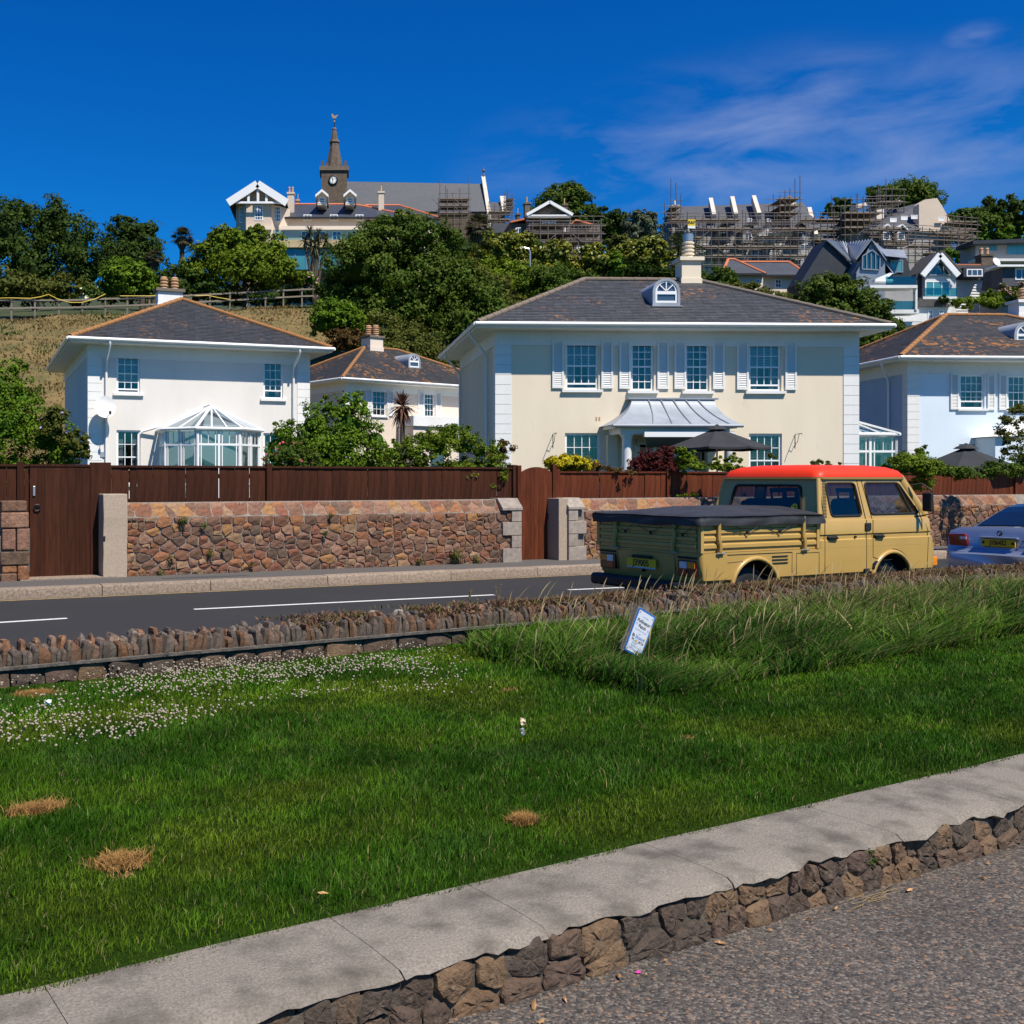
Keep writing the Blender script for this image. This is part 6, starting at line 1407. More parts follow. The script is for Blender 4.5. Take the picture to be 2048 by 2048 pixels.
# ---------------------------------------------------------------- trees, shrubs, palms
def leaf_mesh(name, P, size, nrm, colors, seed, aspect=.6, fold=.25):
    r_ = np.random.RandomState(seed); n = len(P)
    a = r_.normal(0, 1, (n, 3)); a -= nrm * np.sum(a * nrm, 1, keepdims=True); a /= np.linalg.norm(a, axis=1, keepdims=True) + 1e-9; b = np.cross(nrm, a)
    L = (size / 2)[:, None]; W = L * aspect
    V = np.stack([P - a * L, P + b * W - nrm * L * fold * .0, P + a * L, P - b * W], 1); V[:, [0, 2]] -= (nrm * L * fold)[:, None, :]
    return arr_mesh(name, V.reshape(-1, 3), [np.arange(n)[:, None] * 4 + np.array([[0, 1, 2, 3]])], np.repeat(colors, 4, 0))
def crown_pts(lobes, n, seed, clump=.22, per=60, inner=.25):
    """leaf points gathered in clumps over the lobes' surface: returns points, outward normals, clump tone"""
    r_ = np.random.RandomState(seed); lobes = np.array(lobes, float); area = np.array([(l[3] * l[4] + l[3] * l[5] + l[4] * l[5]) for l in lobes]); pr = area / area.sum()
    nc = max(12, n // per); li = r_.choice(len(lobes), nc, p=pr); d = r_.normal(0, 1, (nc, 3)); d /= np.linalg.norm(d, axis=1, keepdims=True); d[:, 2] = np.where(d[:, 2] < -.75, -d[:, 2] * .6, d[:, 2])
    rad = np.where(r_.rand(nc) < inner, r_.uniform(.45, .85, nc), r_.uniform(.84, 1.06, nc)); c = lobes[li, :3] + d * lobes[li, 3:6] * rad[:, None]
    cs = lobes[li, 3:6].mean(1) * clump * r_.uniform(.6, 1.45, nc); tone = r_.rand(nc)
    k = r_.choice(nc, n); off = r_.normal(0, 1, (n, 3)); off /= np.linalg.norm(off, axis=1, keepdims=True); off *= (r_.rand(n, 1) ** .45)
    P = c[k] + off * cs[k][:, None] * np.array([1, 1, .75]); nr = off * .8 + d[k] * .6 + r_.normal(0, .5, (n, 3)) + np.array([0, 0, .35]); nr /= np.linalg.norm(nr, axis=1, keepdims=True)
    return P, nr, tone[k]
PAL = {'dark': ((.020, .046, .010), (.052, .095, .018)), 'oak': ((.030, .066, .010), (.082, .135, .020)), 'light': ((.058, .115, .010), (.145, .215, .018)), 'mid': ((.036, .078, .012), (.088, .145, .022)), 'yellow': ((.06, .10, .010), (.21, .225, .02)),
       'grey': ((.06, .09, .075), (.14, .18, .15)), 'olive': ((.050, .072, .016), (.115, .135, .032)), 'bright': ((.045, .115, .010), (.12, .215, .018)), 'brown': ((.06, .04, .018), (.115, .075, .03)), 'purple': ((.035, .008, .010), (.095, .018, .022)), 'hedge': ((.022, .052, .008), (.050, .095, .014)), 'gold': ((.20, .21, .01), (.52, .46, .02))}
PAL = {k: tuple((c[0] * 1.12, c[1] * 1.0, c[2] * .7) for c in v) for k, v in PAL.items()}
def plant(name, label, cat, Y, lobes_px, pal, leaf, n, seed, group=None, base=None, trunk=True, inner=.25, clump=.30, per=45, core=True, depth=1.0, mtl='leaf', flowers=None, part='crown', basex=None, dy=None, cscale=.50):
    """lobes_px: (x, y, rx, ry) in photo pixels at depth Y"""
    cscale = min(cscale, .36) if Y < 60 else cscale; k = Y / F; rr = random.Random(seed); cx_ = basex if basex is not None else sum(l[0] * l[2] for l in lobes_px) / sum(l[2] for l in lobes_px); bp = py(cx_, HY, Y); bz = base if base is not None else T(bp.x, bp.y)
    o = thing(name, label, cat, (bp.x, bp.y, bz), 0, group); lobes = []
    for i, (x, y, rx, ry) in enumerate(lobes_px):
        p = py(x, y, Y) - o.location; ddy = (rr.uniform(-.35, .35) * rx * k) if dy is None else dy[i]
        lobes.append((p.x, ddy, p.z, rx * k, max(rx, ry) * k * depth * .9, ry * k))
    n = int(n * (2.3 if Y < 60 else 1.3)); P, nr, tone = crown_pts(lobes, n, seed, clump, per, inner); keep = P[:, 2] > -.1; P, nr, tone = P[keep], nr[keep], tone[keep]; r_ = np.random.RandomState(seed + 1)
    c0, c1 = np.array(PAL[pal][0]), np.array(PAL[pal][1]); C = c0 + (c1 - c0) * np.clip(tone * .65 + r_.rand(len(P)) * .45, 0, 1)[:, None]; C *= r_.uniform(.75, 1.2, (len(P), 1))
    mkobj(part, leaf_mesh(part, P, leaf * r_.uniform(.6, 1.4, len(P)), nr, C, seed + 2), MATS[mtl], o)
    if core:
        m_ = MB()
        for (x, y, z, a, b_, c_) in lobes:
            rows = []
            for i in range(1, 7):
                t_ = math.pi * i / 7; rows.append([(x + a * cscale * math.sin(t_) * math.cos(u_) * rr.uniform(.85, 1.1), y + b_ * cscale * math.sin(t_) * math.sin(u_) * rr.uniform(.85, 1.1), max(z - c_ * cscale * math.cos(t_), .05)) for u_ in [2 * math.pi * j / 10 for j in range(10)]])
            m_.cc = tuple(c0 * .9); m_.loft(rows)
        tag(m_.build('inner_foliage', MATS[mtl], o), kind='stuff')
    if trunk:
        top = max(l[2] for l in lobes); t0 = MB(); rad = max(.06, .028 * top)
        t0.tube([(0, 0, -.3), (rr.uniform(-.1, .1), 0, top * .3), (rr.uniform(-.2, .2), 0, top * .7)], [rad, rad * .8, rad * .4], 8)
        tr = t0.build('trunk', MATS['bark'], o, smooth=60)
        for l in lobes[:6]:
            q_ = Vector((l[0], l[1], l[2])); MB().tube([(0, 0, top * .25), (q_.x * .5, q_.y * .5, top * .25 + (q_.z - top * .25) * .55), q_], [rad * .5, rad * .35, rad * .12], 6).build('limb', MATS['bark'], tr)
    if flowers:
        fc, fn_, fs = flowers; r_ = np.random.RandomState(seed + 9); q_ = r_.choice(len(P), fn_); front = P[q_].copy(); front[:, 1] -= .05
        tag(mkobj('flowers', leaf_mesh('flowers', front + r_.normal(0, .02, front.shape), np.full(fn_, fs) * r_.uniform(.6, 1.3, fn_), np.tile(np.array([[0, -.8, .6]]), (fn_, 1)), np.array(fc) * r_.uniform(.7, 1.2, (fn_, 1)), seed + 10, aspect=.95), MATS['petal'], o), kind='stuff')
    return o
def palm(name, label, Y, x, y, rpx, fronds, kind, seed, pal=((.03, .055, .014), (.075, .10, .03)), base=None, trunk_r=.2, group=None, elev=(-40, 75), base_y=None, heads=None, skirt=0, fw=.1):
    k = Y / F; top = py(x, y, Y); bz = base if base is not None else T(top.x, top.y); o = thing(name, label, 'palm', (top.x, top.y, bz), 0, group); rr = random.Random(seed); h = top.z - bz
    hs_ = heads or [(0, 0, 1.0)]
    for hi, (hx, hz, hr) in enumerate(hs_):
        c = Vector((hx * k, rr.uniform(-.3, .3) if hi else 0, h + hz * k)); L0 = rpx * k * hr; m_ = MB()
        MB().tube([(0, 0, -.3), (c.x * .3, 0, h * .45), (c.x * .85, c.y * .8, c.z * .85), c], [trunk_r, trunk_r * .8, trunk_r * .65, trunk_r * .6], 8).build('trunk', MATS['bark'], o, smooth=60)
        for j in range(fronds):
            az = rr.uniform(0, 6.283); el = R(rr.uniform(*elev)); d = Vector((math.cos(az) * math.cos(el), math.sin(az) * math.cos(el), math.sin(el))); L = L0 * rr.uniform(.8, 1.1); g = rr.random(); m_.cc = tuple(pal[0][i] + (pal[1][i] - pal[0][i]) * g for i in range(3))
            side = d.cross(Vector((0, 0, 1))); side = side.normalized() if side.length > .01 else Vector((1, 0, 0))
            droop = (.55 if kind == 'feather' else .25 if kind == 'sword' else .35)
            if kind in ('sword',):
                pts = [c + d * L * t_ - Vector((0, 0, droop * L * t_ * t_)) for t_ in (.05, .5, 1)]; w_ = fw * L0 * .5
                m_.add([pts[0] - side * w_ * .6, pts[0] + side * w_ * .6, pts[1] + side * w_, pts[1] - side * w_, pts[2]], [(0, 1, 2, 3), (3, 2, 4)])
            elif kind == 'feather':
                prev = None
                for q_ in range(9):
                    t_ = (q_ + 1) / 9; p_ = c + d * L * t_ - Vector((0, 0, droop * L * t_ * t_)); w_ = L * .26 * math.sin(math.pi * min(.95, t_ * .85 + .12)) 
                    for sg in (-1, 1): m_.add([p_, p_ + d * L * .05, p_ + side * sg * w_ + d * L * .10 - Vector((0, 0, w_ * .35))], [(0, 1, 2)])
                    if prev: m_.add([prev - side * .02 * L, prev + side * .02 * L, p_ + side * .015 * L, p_ - side * .015 * L], [(0, 1, 2, 3)])
                    prev = p_
            else:   # fan
                p_ = c + d * L * .5; 
                for q_ in range(9):
                    aa = R(-75 + 150 * q_ / 8); dd = d * math.cos(aa) + side * math.sin(aa); e_ = p_ + dd * L * .5 - Vector((0, 0, .12 * L)); sd = dd.cross(Vector((0, 0, 1))); sd = sd.normalized() * L * .045 if sd.length > .01 else Vector((.02, 0, 0))
                    m_.add([p_, p_ + dd * L * .25 + sd, e_, p_ + dd * L * .25 - sd], [(0, 1, 2, 3)])
                m_.add([c - side * .01, c + side * .01, p_], [(0, 1, 2)])
        m_.build('fronds', MATS['leaf'], o, recalc=False)
        if skirt: MB().lathe([(trunk_r * .7, -L0 * skirt), (trunk_r * 2.0, -L0 * .25), (trunk_r * 1.2, 0)], 8, tuple(c)).build('dead_skirt', MATS['bark'], o)
    return o
for i, (lb, lo) in enumerate((('dark undergrowth behind the rail fence right of the white chimney', [(430, 588, 45, 22), (490, 594, 45, 22), (545, 592, 45, 24), (600, 588, 35, 26), (640, 590, 25, 25)]), ('dark undergrowth behind the rail fence left of the white chimney', [(20, 595, 60, 16), (110, 592, 60, 18), (200, 592, 50, 16), (290, 590, 50, 18)]), ('undergrowth on the slope behind the cream house chimney', [(1270, 560, 60, 20), (1340, 560, 50, 20), (1400, 565, 50, 20)]), ('undergrowth below the outbuilding beside the church', [(930, 500, 50, 30), (1000, 495, 45, 25), (1050, 500, 40, 25)]))):
    plant('undergrowth', lb, 'bush', 96 if i < 3 else 105, lo, 'hedge', .30, 4500, 130 + i, trunk=False)
G1 = 'trees along the top of the bank'
plant('broad_tree', 'tall dark broadleaf tree left of the round tree above the grass bank', 'tree', 95, [(20, 480, 70, 75), (100, 455, 60, 60), (108, 425, 22, 38), (150, 500, 60, 70), (60, 540, 90, 60), (175, 550, 40, 50), (-40, 470, 60, 70), (40, 425, 35, 30)], 'dark', .30, 17000, 1, G1)
plant('round_tree', 'rounded dark tree beside the tall palm above the grass bank', 'tree', 104, [(262, 480, 60, 45), (230, 510, 40, 45), (295, 515, 38, 40), (260, 530, 55, 40), (280, 455, 35, 22), (245, 450, 30, 18)], 'dark', .30, 9000, 2, G1)
plant('bush', 'bright green bush behind the rail fence by the palms', 'bush', 86, [(255, 560, 48, 38), (225, 580, 30, 25), (285, 575, 30, 28)], 'bright', .30, 4200, 3, trunk=False)
plant('bush', 'low feathery green bush behind the rail fence at the dark tree', 'bush', 85, [(20, 570, 55, 32), (70, 580, 40, 24), (120, 575, 50, 26)], 'olive', .28, 3000, 4, trunk=False)
plant('rose_bush', 'bush with pale cream roses behind the rail fence', 'bush', 84, [(180, 588, 26, 18)], 'mid', .22, 900, 5, trunk=False, flowers=((.75, .70, .55), 60, .22))
plant('light_tree', 'spreading light green tree behind the white chimney, in front of the big villa', 'tree', 90, [(430, 520, 55, 45), (480, 500, 55, 40), (540, 515, 50, 45), (500, 545, 85, 40), (575, 545, 30, 32), (395, 550, 40, 38), (460, 475, 40, 22), (510, 470, 25, 20), (600, 560, 18, 22)], 'light', .30, 15000, 6, G1)
plant('dark_shrub', 'dark shrub under the palms behind the rail fence', 'bush', 88, [(320, 575, 40, 28), (360, 570, 40, 32), (400, 580, 35, 22)], 'hedge', .28, 3000, 7, trunk=False)
palm('fan_palm', 'tall slim palm with a shaggy head above the bank', 94, 364, 475, 27, 60, 'fan', 1, trunk_r=.32, skirt=.9, pal=((.035, .05, .018), (.11, .10, .045)))
palm('feather_palm', 'feathery palm low behind the dark shrub, right of the tall palm', 96, 395, 500, 34, 40, 'feather', 2, trunk_r=.3, elev=(0, 70))
palm('feather_palm', 'feathery palm behind the bright bush, left of the tall palm', 92, 285, 535, 38, 36, 'feather', 3, trunk_r=.3, elev=(-10, 75))
palm('fan_palm', 'short shaggy palm between the bright bush and the tall palm', 91, 308, 515, 22, 50, 'fan', 4, trunk_r=.3, skirt=.8, pal=((.04, .05, .02), (.12, .11, .05)))
palm('fan_palm', 'short palm trunk with sparse head beside the tall palm', 90, 345, 540, 20, 24, 'fan', 14, trunk_r=.3, pal=((.03, .045, .018), (.07, .08, .03)))
palm('cabbage_palm', 'branching cabbage palm in front of the glazed terrace', 93, 630, 490, 26, 70, 'sword', 5, trunk_r=.18, elev=(-75, 85), heads=[(0, 0, 1), (-20, 10, .8), (22, 8, .85), (8, 22, .75), (-10, 28, .7)], pal=((.045, .055, .02), (.13, .13, .06)), fw=.12)
plant('flower_bush', 'bush with pink flowers at the end of the rail fence', 'bush', 91, [(622, 560, 18, 14), (615, 575, 20, 14)], 'bright', .22, 800, 8, trunk=False, flowers=((.70, .32, .45), 90, .22))
plant('evergreen_tree', 'huge dark evergreen tree below the church nave', 'tree', 76, [(760, 500, 75, 55), (830, 475, 65, 45), (800, 455, 50, 28), (880, 500, 55, 50), (720, 545, 80, 60), (800, 560, 90, 70), (690, 590, 55, 60), (880, 570, 65, 65), (770, 630, 100, 60), (860, 640, 80, 60), (925, 580, 40, 60), (680, 620, 45, 50)], 'mid', .24, 38000, 9, clump=.26, per=60, base=9, cscale=.45)
palm('feather_palm', 'big feathery palm beside the evergreen tree, below the villa', 100, 745, 465, 55, 46, 'feather', 6, trunk_r=.4, elev=(-20, 75), pal=((.035, .05, .02), (.09, .10, .04)))
palm('fan_palm', 'shaggy fan palm right of the evergreen tree', 98, 958, 455, 34, 90, 'fan', 7, trunk_r=.4, skirt=1.2, elev=(-70, 80), pal=((.06, .065, .03), (.15, .14, .07)))
sh_list = [('ivy_bank', 'glossy ivy mound on the bank at the end of the rail fence', 70, [(665, 625, 42, 28), (645, 650, 28, 30), (690, 640, 40, 26)], 'bright', 5200, .20), ('scrub', 'brown scrubby bush above the chimney of the set back house', 70, [(690, 680, 38, 26), (715, 690, 28, 20)], 'brown', 3000, .18),
           ('scrub', 'green scrub covering the slope right of the brown bush', 71, [(760, 660, 70, 35), (820, 690, 70, 40), (790, 720, 90, 30), (870, 720, 60, 35)], 'olive', 9000, .20), ('scrub', 'dark scrub above the left eave of the cream house', 73, [(930, 640, 55, 50), (970, 600, 45, 50), (915, 690, 45, 45), (990, 640, 40, 40)], 'mid', 9000, .20),
           ('scrub', 'yellow-green scrub higher on the slope over the cream house roof', 80, [(1010, 560, 60, 40), (960, 545, 40, 35), (1060, 585, 50, 35), (1040, 545, 40, 25)], 'light', 6500, .24),
           ('scrub', 'grey-green scrub between evergreen tree and cream house', 76, [(940, 560, 40, 40), (985, 575, 40, 35), (1010, 610, 45, 30)], 'olive', 5000, .22),
           ('scrub', 'dense green scrub just above the left hip of the cream roof', 78, [(1100, 560, 55, 32), (1150, 575, 50, 28), (1120, 600, 60, 25)], 'mid', 6000, .22)]
for i, (nm, lb, Y, lo, pal, n, lf) in enumerate(sh_list): plant(nm, lb, 'bush', Y, lo, pal, lf, n, 20 + i, trunk=False, base=3 if Y < 74 else 6)
plant('magnolia', 'glossy yellow-green tree below the church, right of the fan palm', 'tree', 92, [(1000, 500, 45, 32), (1030, 490, 35, 25), (970, 520, 35, 30), (1010, 535, 50, 25)], 'yellow', .30, 5500, 31, mtl='leafgloss')
plant('magnolia', 'glossy yellow-green tree in front of the pedimented house', 'tree', 92, [(1105, 510, 38, 28), (1080, 535, 40, 28), (1130, 530, 30, 25)], 'yellow', .30, 4500, 32, mtl='leafgloss')
plant('magnolia', 'glossy yellow-green tree under the scaffold balcony of the pedimented house', 'tree', 92, [(1185, 515, 38, 26), (1210, 535, 35, 28), (1170, 545, 30, 28)], 'yellow', .30, 4500, 33, mtl='leafgloss')
plant('magnolia', 'glossy yellow-green tree left of the white chimney of the cream house', 'tree', 92, [(1290, 505, 50, 25), (1270, 525, 45, 28), (1320, 525, 35, 26), (1250, 510, 30, 22)], 'yellow', .30, 5500, 34, mtl='leafgloss')
plant('small_tree', 'small round tree in front of the blue-grey eucalyptus', 'tree', 98, [(1235, 490, 26, 20), (1245, 510, 26, 20)], 'olive', .28, 2200, 35)
palm('feather_palm', 'feathery palm in the scrub in front of the pedimented house', 95, 1090, 530, 30, 34, 'feather', 8, trunk_r=.3, elev=(-10, 70), pal=((.04, .06, .02), (.10, .12, .045)))
palm('feather_palm', 'feathery palm beside the white chimney, below the scaffolded flats', 100, 1360, 490, 55, 40, 'feather', 9, trunk_r=.4, elev=(-25, 70), pal=((.03, .045, .018), (.08, .095, .035)))
plant('clipped_hedge', 'clipped square hedge block left of the pale climbing shrub', 'hedge', 88, [(1205, 535, 17, 20)], 'hedge', .22, 1800, 36, trunk=False, clump=.12); plant('clipped_hedge', 'clipped hedge row between the climbing shrub and the long low hedge', 'hedge', 88, [(1255, 540, 14, 18), (1278, 541, 14, 18), (1300, 543, 12, 17)], 'hedge', .22, 3000, 37, trunk=False, clump=.12); plant('clipped_hedge', 'long low clipped hedge beside the white chimney', 'hedge', 88, [(1330, 545, 22, 16), (1360, 546, 20, 16)], 'hedge', .22, 2400, 38, trunk=False, clump=.12)
plant('climbing_shrub', 'pale green upright shrub among the clipped hedges', 'bush', 87, [(1232, 535, 12, 28)], 'bright', .25, 1400, 39, trunk=False)
plant('oak_tree', 'large dark spreading tree behind the pedimented house', 'tree', 150, [(1120, 410, 45, 38), (1090, 425, 30, 25), (1150, 405, 28, 30), (1130, 385, 32, 20), (1165, 440, 25, 22), (1180, 425, 22, 16), (1145, 440, 40, 30)], 'oak', .42, 9000, 40)
plant('oak_tree', 'dark tree between the pedimented house and the eucalyptus', 'tree', 140, [(1215, 445, 32, 28), (1240, 455, 24, 28), (1195, 455, 24, 25), (1225, 475, 40, 25)], 'dark', .40, 5500, 41)
plant('eucalyptus', 'blue-grey eucalyptus tree left of the scaffolded flats', 'tree', 128, [(1275, 450, 24, 28), (1300, 455, 20, 28), (1265, 475, 22, 22), (1295, 480, 26, 20), (1285, 430, 14, 14)], 'grey', .36, 4500, 42, clump=.3)
plant('bush', 'bush right of the white chimney on the cream house', 'bush', 82, [(1440, 560, 28, 26), (1415, 575, 25, 20), (1460, 580, 25, 20)], 'mid', .22, 3500, 43, trunk=False, base=8)
plant('bush', 'olive bush below the bungalow with red ridges', 'bush', 80, [(1500, 590, 35, 22), (1545, 600, 35, 20), (1470, 585, 25, 20), (1580, 610, 30, 18)], 'olive', .22, 4200, 44, trunk=False, base=8)
plant('bay_tree', 'dense rounded green tree in front of the dark metal house', 'tree', 72, [(1640, 590, 50, 38), (1690, 590, 50, 35), (1720, 625, 50, 40), (1660, 635, 60, 45), (1760, 660, 35, 35), (1680, 570, 30, 20), (1700, 680, 60, 40)], 'oak', .22, 17000, 45, base=2, clump=.26)
plant('bush', 'green shrubs between the cream house and the pale blue roof', 'bush', 68, [(1770, 685, 40, 28), (1810, 680, 35, 22), (1750, 705, 40, 22)], 'oak', .2, 4500, 46, trunk=False, base=1)
plant('oak_tree', 'broad green tree on the skyline above the right-hand scaffold', 'tree', 185, [(1800, 395, 50, 30), (1770, 405, 35, 25), (1845, 400, 40, 26), (1820, 380, 40, 18), (1865, 415, 20, 18), (1760, 385, 25, 16)], 'mid', .5, 9000, 47)
plant('oak_tree', 'dark tree between the two scaffolded buildings on the skyline', 'tree', 185, [(1680, 415, 25, 18), (1660, 430, 18, 14), (1695, 425, 18, 14)], 'dark', .5, 2600, 48)
for i, (lb, lo, pal) in enumerate((('dark pine-like tree high on the right skyline', [(1985, 415, 18, 22), (1970, 430, 18, 16), (2000, 432, 16, 14)], 'dark'), ('dense green hillside trees left of the pine-like tree', [(1930, 440, 35, 22), (1960, 455, 40, 24), (1905, 450, 20, 20)], 'mid'), ('tall tree at the top of the right-hand hillside wood', [(2035, 415, 28, 26), (2050, 440, 30, 30), (2020, 445, 25, 22)], 'oak'), ('lower green slope trees above the flat-roofed house', [(1920, 475, 40, 18), (1970, 478, 45, 20), (2020, 475, 40, 20), (1880, 470, 20, 14)], 'bright'))):
    plant('hill_tree', lb, 'tree', 175, lo, pal, .5, 3600, 50 + i, 'trees on the right-hand hill')
plant('bush', 'bright bush below the right-hand scaffold beside the flat-roofed house', 'bush', 130, [(1900, 510, 24, 16), (1925, 515, 22, 14)], 'bright', .35, 1500, 56, trunk=False)
# ---- garden plants behind the fence
def garden(name, label, Y, lo, pal, leaf, n, seed, **k): 
    if k.get('core', True): lo = lo + [(x, 950, rx * .95, 40) for x, y, rx, ry in lo if 930 - y > 12 and ry > 15]
    return plant(name, label, 'shrub', Y, lo, pal, leaf, n, seed, base=.95, trunk=k.pop('trunk', False), **k)
garden('garden_shrub', 'big leafy shrub at the left end above the dark fence', 24, [(20, 850, 70, 85), (90, 880, 60, 60), (0, 770, 45, 55), (40, 800, 45, 50), (130, 905, 38, 38), (-50, 850, 60, 100), (30, 735, 25, 25)], 'bright', .075, 9500, 60, clump=.3, cscale=.6)
garden('buddleia', 'arching shrub sprays with mauve tips beside the pale house corner', 23.5, [(110, 850, 28, 35), (150, 890, 22, 35), (165, 905, 15, 25)], 'olive', .08, 1600, 61, core=False, flowers=((.35, .28, .55), 14, .06))
garden('garden_shrub', 'large glossy green shrub behind the fence between the two houses', 22.5, [(640, 860, 60, 55), (700, 850, 60, 60), (600, 895, 55, 38), (680, 900, 90, 40), (750, 880, 45, 45), (655, 815, 25, 25), (710, 810, 28, 25), (780, 905, 35, 30), (620, 850, 35, 45), (570, 880, 40, 40)], 'bright', .065, 13000, 62, clump=.26, cscale=.62)
garden('rose_shrub', 'rose shrub with deep pink blooms beside the large glossy shrub', 21.6, [(580, 905, 38, 28), (545, 918, 22, 18), (620, 915, 28, 20)], 'mid', .055, 2600, 63, cscale=.6, flowers=((.65, .05, .14), 46, .055))
garden('climber', 'creeper spilling over the dark fence towards the arched gate', 20.75, [(830, 905, 40, 25), (880, 900, 45, 30), (930, 895, 40, 30), (960, 905, 35, 26), (910, 935, 30, 16), (990, 900, 25, 22), (800, 915, 30, 18), (940, 945, 18, 12), (850, 885, 35, 28), (905, 880, 35, 28)], 'light', .05, 7500, 64, cscale=.55, clump=.3)
garden('climber', 'tall thin climber stems above the creeper by the cream house', 21.4, [(895, 862, 25, 18), (880, 880, 30, 20), (935, 865, 20, 18), (860, 870, 20, 15)], 'mid', .055, 900, 65, core=False, clump=.4)
garden('garden_shrub', 'reddish-tipped shrub against the white quoins of the cream house', 22, [(1005, 900, 22, 24), (985, 915, 25, 18)], 'brown', .045, 1500, 66, cscale=.5)
garden('gold_shrub', 'bright golden-yellow shrub behind the fence right of the arched gate', 22.5, [(1130, 928, 38, 16), (1165, 930, 35, 14), (1115, 938, 25, 12)], 'gold', .07, 2000, 67, cscale=.6)
garden('climber', 'sparse dark creeper on the fence top below the lead porch', 21.6, [(1215, 938, 35, 8), (1250, 945, 25, 8), (1185, 935, 25, 10)], 'brown', .045, 500, 68, core=False)
garden('maple_shrub', 'dark purple-leaved shrub in front of the porch doors', 23, [(1300, 920, 38, 18), (1335, 912, 28, 20), (1275, 935, 25, 14), (1320, 935, 40, 12)], 'purple', .05, 4200, 69, cscale=.6)
garden('rose_shrub', 'upright green rose shrub between purple shrub and parasol pole', 22, [(1372, 920, 20, 22), (1385, 935, 24, 14), (1362, 905, 10, 14)], 'light', .055, 1300, 70, cscale=.45)
garden('rose_shrub', 'loose rose shrub right of the parasol pole above the fence', 22, [(1440, 928, 22, 14), (1465, 922, 18, 16), (1450, 938, 30, 10)], 'light', .05, 1000, 71, core=False)
garden('rose_shrub', 'thin leafy sprays above the red cab roof', 22.5, [(1545, 920, 14, 16), (1640, 928, 20, 8), (1665, 925, 16, 8)], 'olive', .05, 420, 72, core=False)
garden('rose_shrub', 'yellow-green shrub in front of the glazed side porch', 22.5, [(1815, 928, 40, 20), (1850, 935, 38, 18), (1790, 935, 22, 16), (1845, 905, 12, 18)], 'light', .055, 3600, 73, cscale=.6)
garden('climber', 'creeper along the fence top below the wide dark parasol', 22.8, [(1900, 945, 35, 12), (1950, 948, 40, 12), (2000, 942, 40, 14), (2045, 930, 30, 25), (1985, 925, 16, 12)], 'mid', .055, 3000, 74, cscale=.5)
garden('climbing_rose', 'tall airy climbing rose at the porch of the pale blue house', 24, [(2015, 850, 20, 30), (2035, 880, 22, 30), (2005, 880, 15, 20), (2040, 830, 20, 25), (2030, 910, 22, 25)], 'olive', .055, 1500, 75, core=False, clump=.35)
garden('wall_weed', 'pale green weed trailing over the wall top behind the pickup', 21.3, [(1382, 990, 16, 4), (1365, 991, 10, 3)], 'light', .04, 160, 76, core=False)
palm('purple_cordyline', 'purple-bronze spiky cordyline among the garden shrubs', 28, 805, 812, 42, 150, 'sword', 10, base=.95, trunk_r=.09, elev=(-70, 88), pal=((.075, .032, .022), (.17, .085, .055)), fw=.10)
# ---------------------------------------------------------------- buildings on the hill
mat('villa_cream', (.62, .50, .39), (.57, .46, .36), scale=.5, rough=.85)
mat('villa_trim', (.70, .60, .49), rough=.8); mat('stone_brown', (.145, .105, .075), (.09, .065, .048), scale=1.6, detail=8, rough=.95, bump=.6, bscale=5, bdist=.1)
mat('stone_trim', (.20, .15, .11), (.13, .10, .075), scale=2, rough=.9); mat('pebble_grey', (.17, .135, .105), (.12, .095, .075), scale=2.5, rough=.95)
mat('slate_far', (.075, .078, .088), (.055, .057, .066), scale=1.5, detail=6, rough=.6, stretch=(1, 1, 6)); mat('slate_new', (.035, .040, .052), (.05, .055, .068), scale=1, rough=.5)
mat('ridge_red', (.52, .15, .065), rough=.8); mat('zinc', (.25, .275, .32), (.21, .235, .28), scale=1, rough=.4, metal=.3); mat('dark_clad', (.018, .023, .033), (.028, .033, .042), scale=2, rough=.6)
mat('pale_stone', (.62, .54, .45), (.54, .47, .39), scale=1, rough=.9); mat('clapboard', (.55, .56, .56), rough=.6); mat('scaffold_pole', (.20, .17, .16), (.13, .10, .085), scale=1, rough=.6, metal=.3); mat('scaffold_board', (.22, .17, .12), (.15, .115, .08), scale=2, rough=.9)
mat('roofgrey', (.085, .078, .075), (.065, .06, .058), scale=2, rough=.85); mat('render_white', (.72, .71, .68), (.62, .61, .58), scale=.6, rough=.85); mat('grey_render', (.33, .32, .31), (.28, .27, .26), scale=.6, rough=.85); mat('clock_white', (.8, .8, .76), rough=.5); mat('sign_yellow', (.70, .50, .03), rough=.6)
mat('teal_glass', (.05, .20, .235), (.07, .26, .29), scale=.3, rough=.08, spec=.8); mat('tan_stone', (.50, .38, .22), (.44, .33, .19), scale=1, rough=.85)
